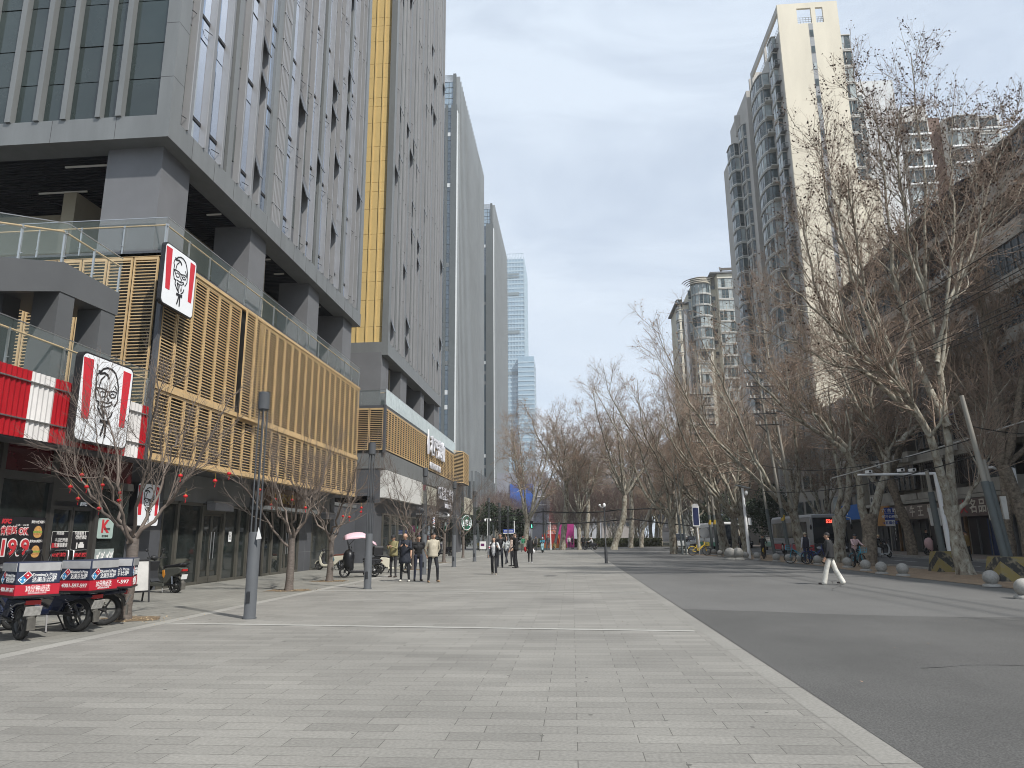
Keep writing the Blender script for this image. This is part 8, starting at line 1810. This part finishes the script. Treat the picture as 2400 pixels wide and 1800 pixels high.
# ================================================================== small things on the ground
def litter():
    rg = np.random.default_rng(3); n = 290; x = np.r_[rg.uniform(-8, 2, 30), rg.uniform(12.5, 16, 200), rg.uniform(3, 14, 60)]; y = np.r_[rg.uniform(8, 60, 30), rg.uniform(20, 60, 200), rg.uniform(8, 60, 60)]
    c = np.stack([x, y, np.full(n, .02)], 1); u = rg.normal(size=(n, 3)); u[:, 2] *= .2; u /= np.linalg.norm(u, axis=1, keepdims=True); w = np.cross(u, [0, 0, 1.]); s = rg.uniform(.008, .022, n)[:, None]
    v = np.stack([c-u*s, c-w*s, c+u*s, c+w*s], 1).reshape(-1, 3); nm = NM(); nm.add(v, np.arange(n*4).reshape(-1, 4), leaf_t); tag(nm.build('fallen_leaves'), 'scattered fallen dry leaves and scraps on the plaza', 'leaves', None, 'stuff')
litter()
iron = M('cast_iron', (.07, .068, .065), .6, .3, .3, 20, bump=.5)
for i, (px, py, r, lab) in enumerate(((1640, 1338, .42, 'round iron manhole cover in the asphalt near the slim lone tree'), (1290, 1350, .3, 'round iron manhole cover in the paving beyond the men'))):
    g = gnd(px, py); o = MB().mat(iron).lathe([(r, -.004), (r, .006), (r*.96, .008), (.001, .008)], n=28).build('manhole_cover'); o.location = (g.x, g.y, 0); tag(o, lab, 'manhole cover')
seal = asphalt_mat('asphalt_patch', (.078, .077, .075), .15); seal2 = asphalt_mat('asphalt_stain', (.095, .094, .091), .2)
for k, (px, py, a, b) in enumerate(((1622, 1335, 1.4, 1.1), (1800, 1350, 1.6, .6))):
    g = gnd(px, py); m = MB(); rg = random.Random(k); m.add([(g.x+a*math.cos(i*math.pi/8)*rg.uniform(.8, 1.1), g.y+b*math.sin(i*math.pi/8)*rg.uniform(.8, 1.1), 0) for i in range(16)], [tuple(range(16))], False); struct(m, 'asphalt_patch', seal if k < 2 else seal2)
def cracks():
    m = MB(); rg = random.Random(12)
    for (x, y, a, L) in ((4.2, 9.5, .3, 6), (7.5, 22, 1.1, 9), (5.5, 30, .2, 7), (9.5, 12, 2.0, 4)):
        p = Vector((x, y, .0)); n = int(L/.35)
        for i in range(n):
            a += rg.uniform(-.35, .35); q = p+Vector((math.cos(a)*.35, math.sin(a)*.35, 0)); d = (q-p).normalized(); w = Vector((-d.y, d.x, 0))*rg.uniform(.004, .010); z = Vector((0, 0, .0012)); m.add([p-w+z, q-w+z, q+w+z, p+w+z], [(0, 1, 2, 3)], False); p = q
    struct(m, 'asphalt_crack', M('crack_tar', (.03, .03, .03), .8, 0, .2, 10))
cracks()

def chips():
    rg = np.random.default_rng(8); C_ = []
    for px, py in ((293, 1452), (677, 1384), (772, 1362), (968, 1335)):
        g = gnd(px, py); k = 260; a = rg.uniform(0, 6.28, k); r = np.abs(rg.normal(0, .55, k)); C_.append(np.stack([g.x+.25+r*np.cos(a)*1.3, g.y+r*np.sin(a)*.8, np.full(k, .014)], 1))
    c = np.concatenate(C_); n = len(c); u = rg.normal(size=(n, 3)); u[:, 2] *= .25; u /= np.linalg.norm(u, axis=1, keepdims=True); w = np.cross(u, [0, 0, 1.]); s = rg.uniform(.01, .035, n)[:, None]
    v = np.stack([c-u*s, c-w*s*.5, c+u*s, c+w*s*.5], 1).reshape(-1, 3); nm = NM(); nm.add(v, np.arange(n*4).reshape(-1, 4), M('wood_chip', (.36, .27, .16), .9, 0, .4, 9)); tag(nm.build('wood_chips'), 'tan wood chips spilled around the young tree bases', 'wood chips', None, 'stuff')
chips()
def gum():
    m = MB(); rg = random.Random(4)
    for i in range(170):
        x, y, r = rg.uniform(-7.8, 2.0), 4+rg.random()**1.5*40, rg.uniform(.010, .028); m.add([(x+r*math.cos(a*1.047)*rg.uniform(.7, 1.2), y+r*math.sin(a*1.047)*rg.uniform(.7, 1.2), .0015) for a in range(6)], [tuple(range(6))], False)
    struct(m, 'paving_spots', M('gum_spot', (.10, .097, .088), .8, 0, .3, 9))
    for k, (px, py, w, h) in enumerate(()):
        g = gnd(px, py); o = boxes('drain_cover', iron, None, (-w, w, -h, h, -.01, .005)); o.location = (g.x, g.y, 0); tag(o, ['square iron service cover in the paving nearest the camera', 'small iron drain cover at the paving edge stones'][k], 'drain cover')
gum()
# ================================================================== haze
def haze():
    m = bpy.data.materials.new('haze_air'); m.use_nodes = True; N = m.node_tree.nodes; L = m.node_tree.links; N.clear()
    o = N.new('ShaderNodeOutputMaterial'); v = N.new('ShaderNodeVolumePrincipled'); v.inputs['Color'].default_value = (.985, .995, 1.0, 1); v.inputs['Density'].default_value = .0003; v.inputs['Anisotropy'].default_value = 0.0
    L.new(v.outputs[0], o.inputs['Volume'])
    b = MB(); b.box(-180, 200, -60, 760, -1.2, 275); ob = b.build('haze', m); ob['kind'] = 'stuff'; ob['label'] = 'thin pale haze in the air down the street'; ob['category'] = 'haze'
haze()
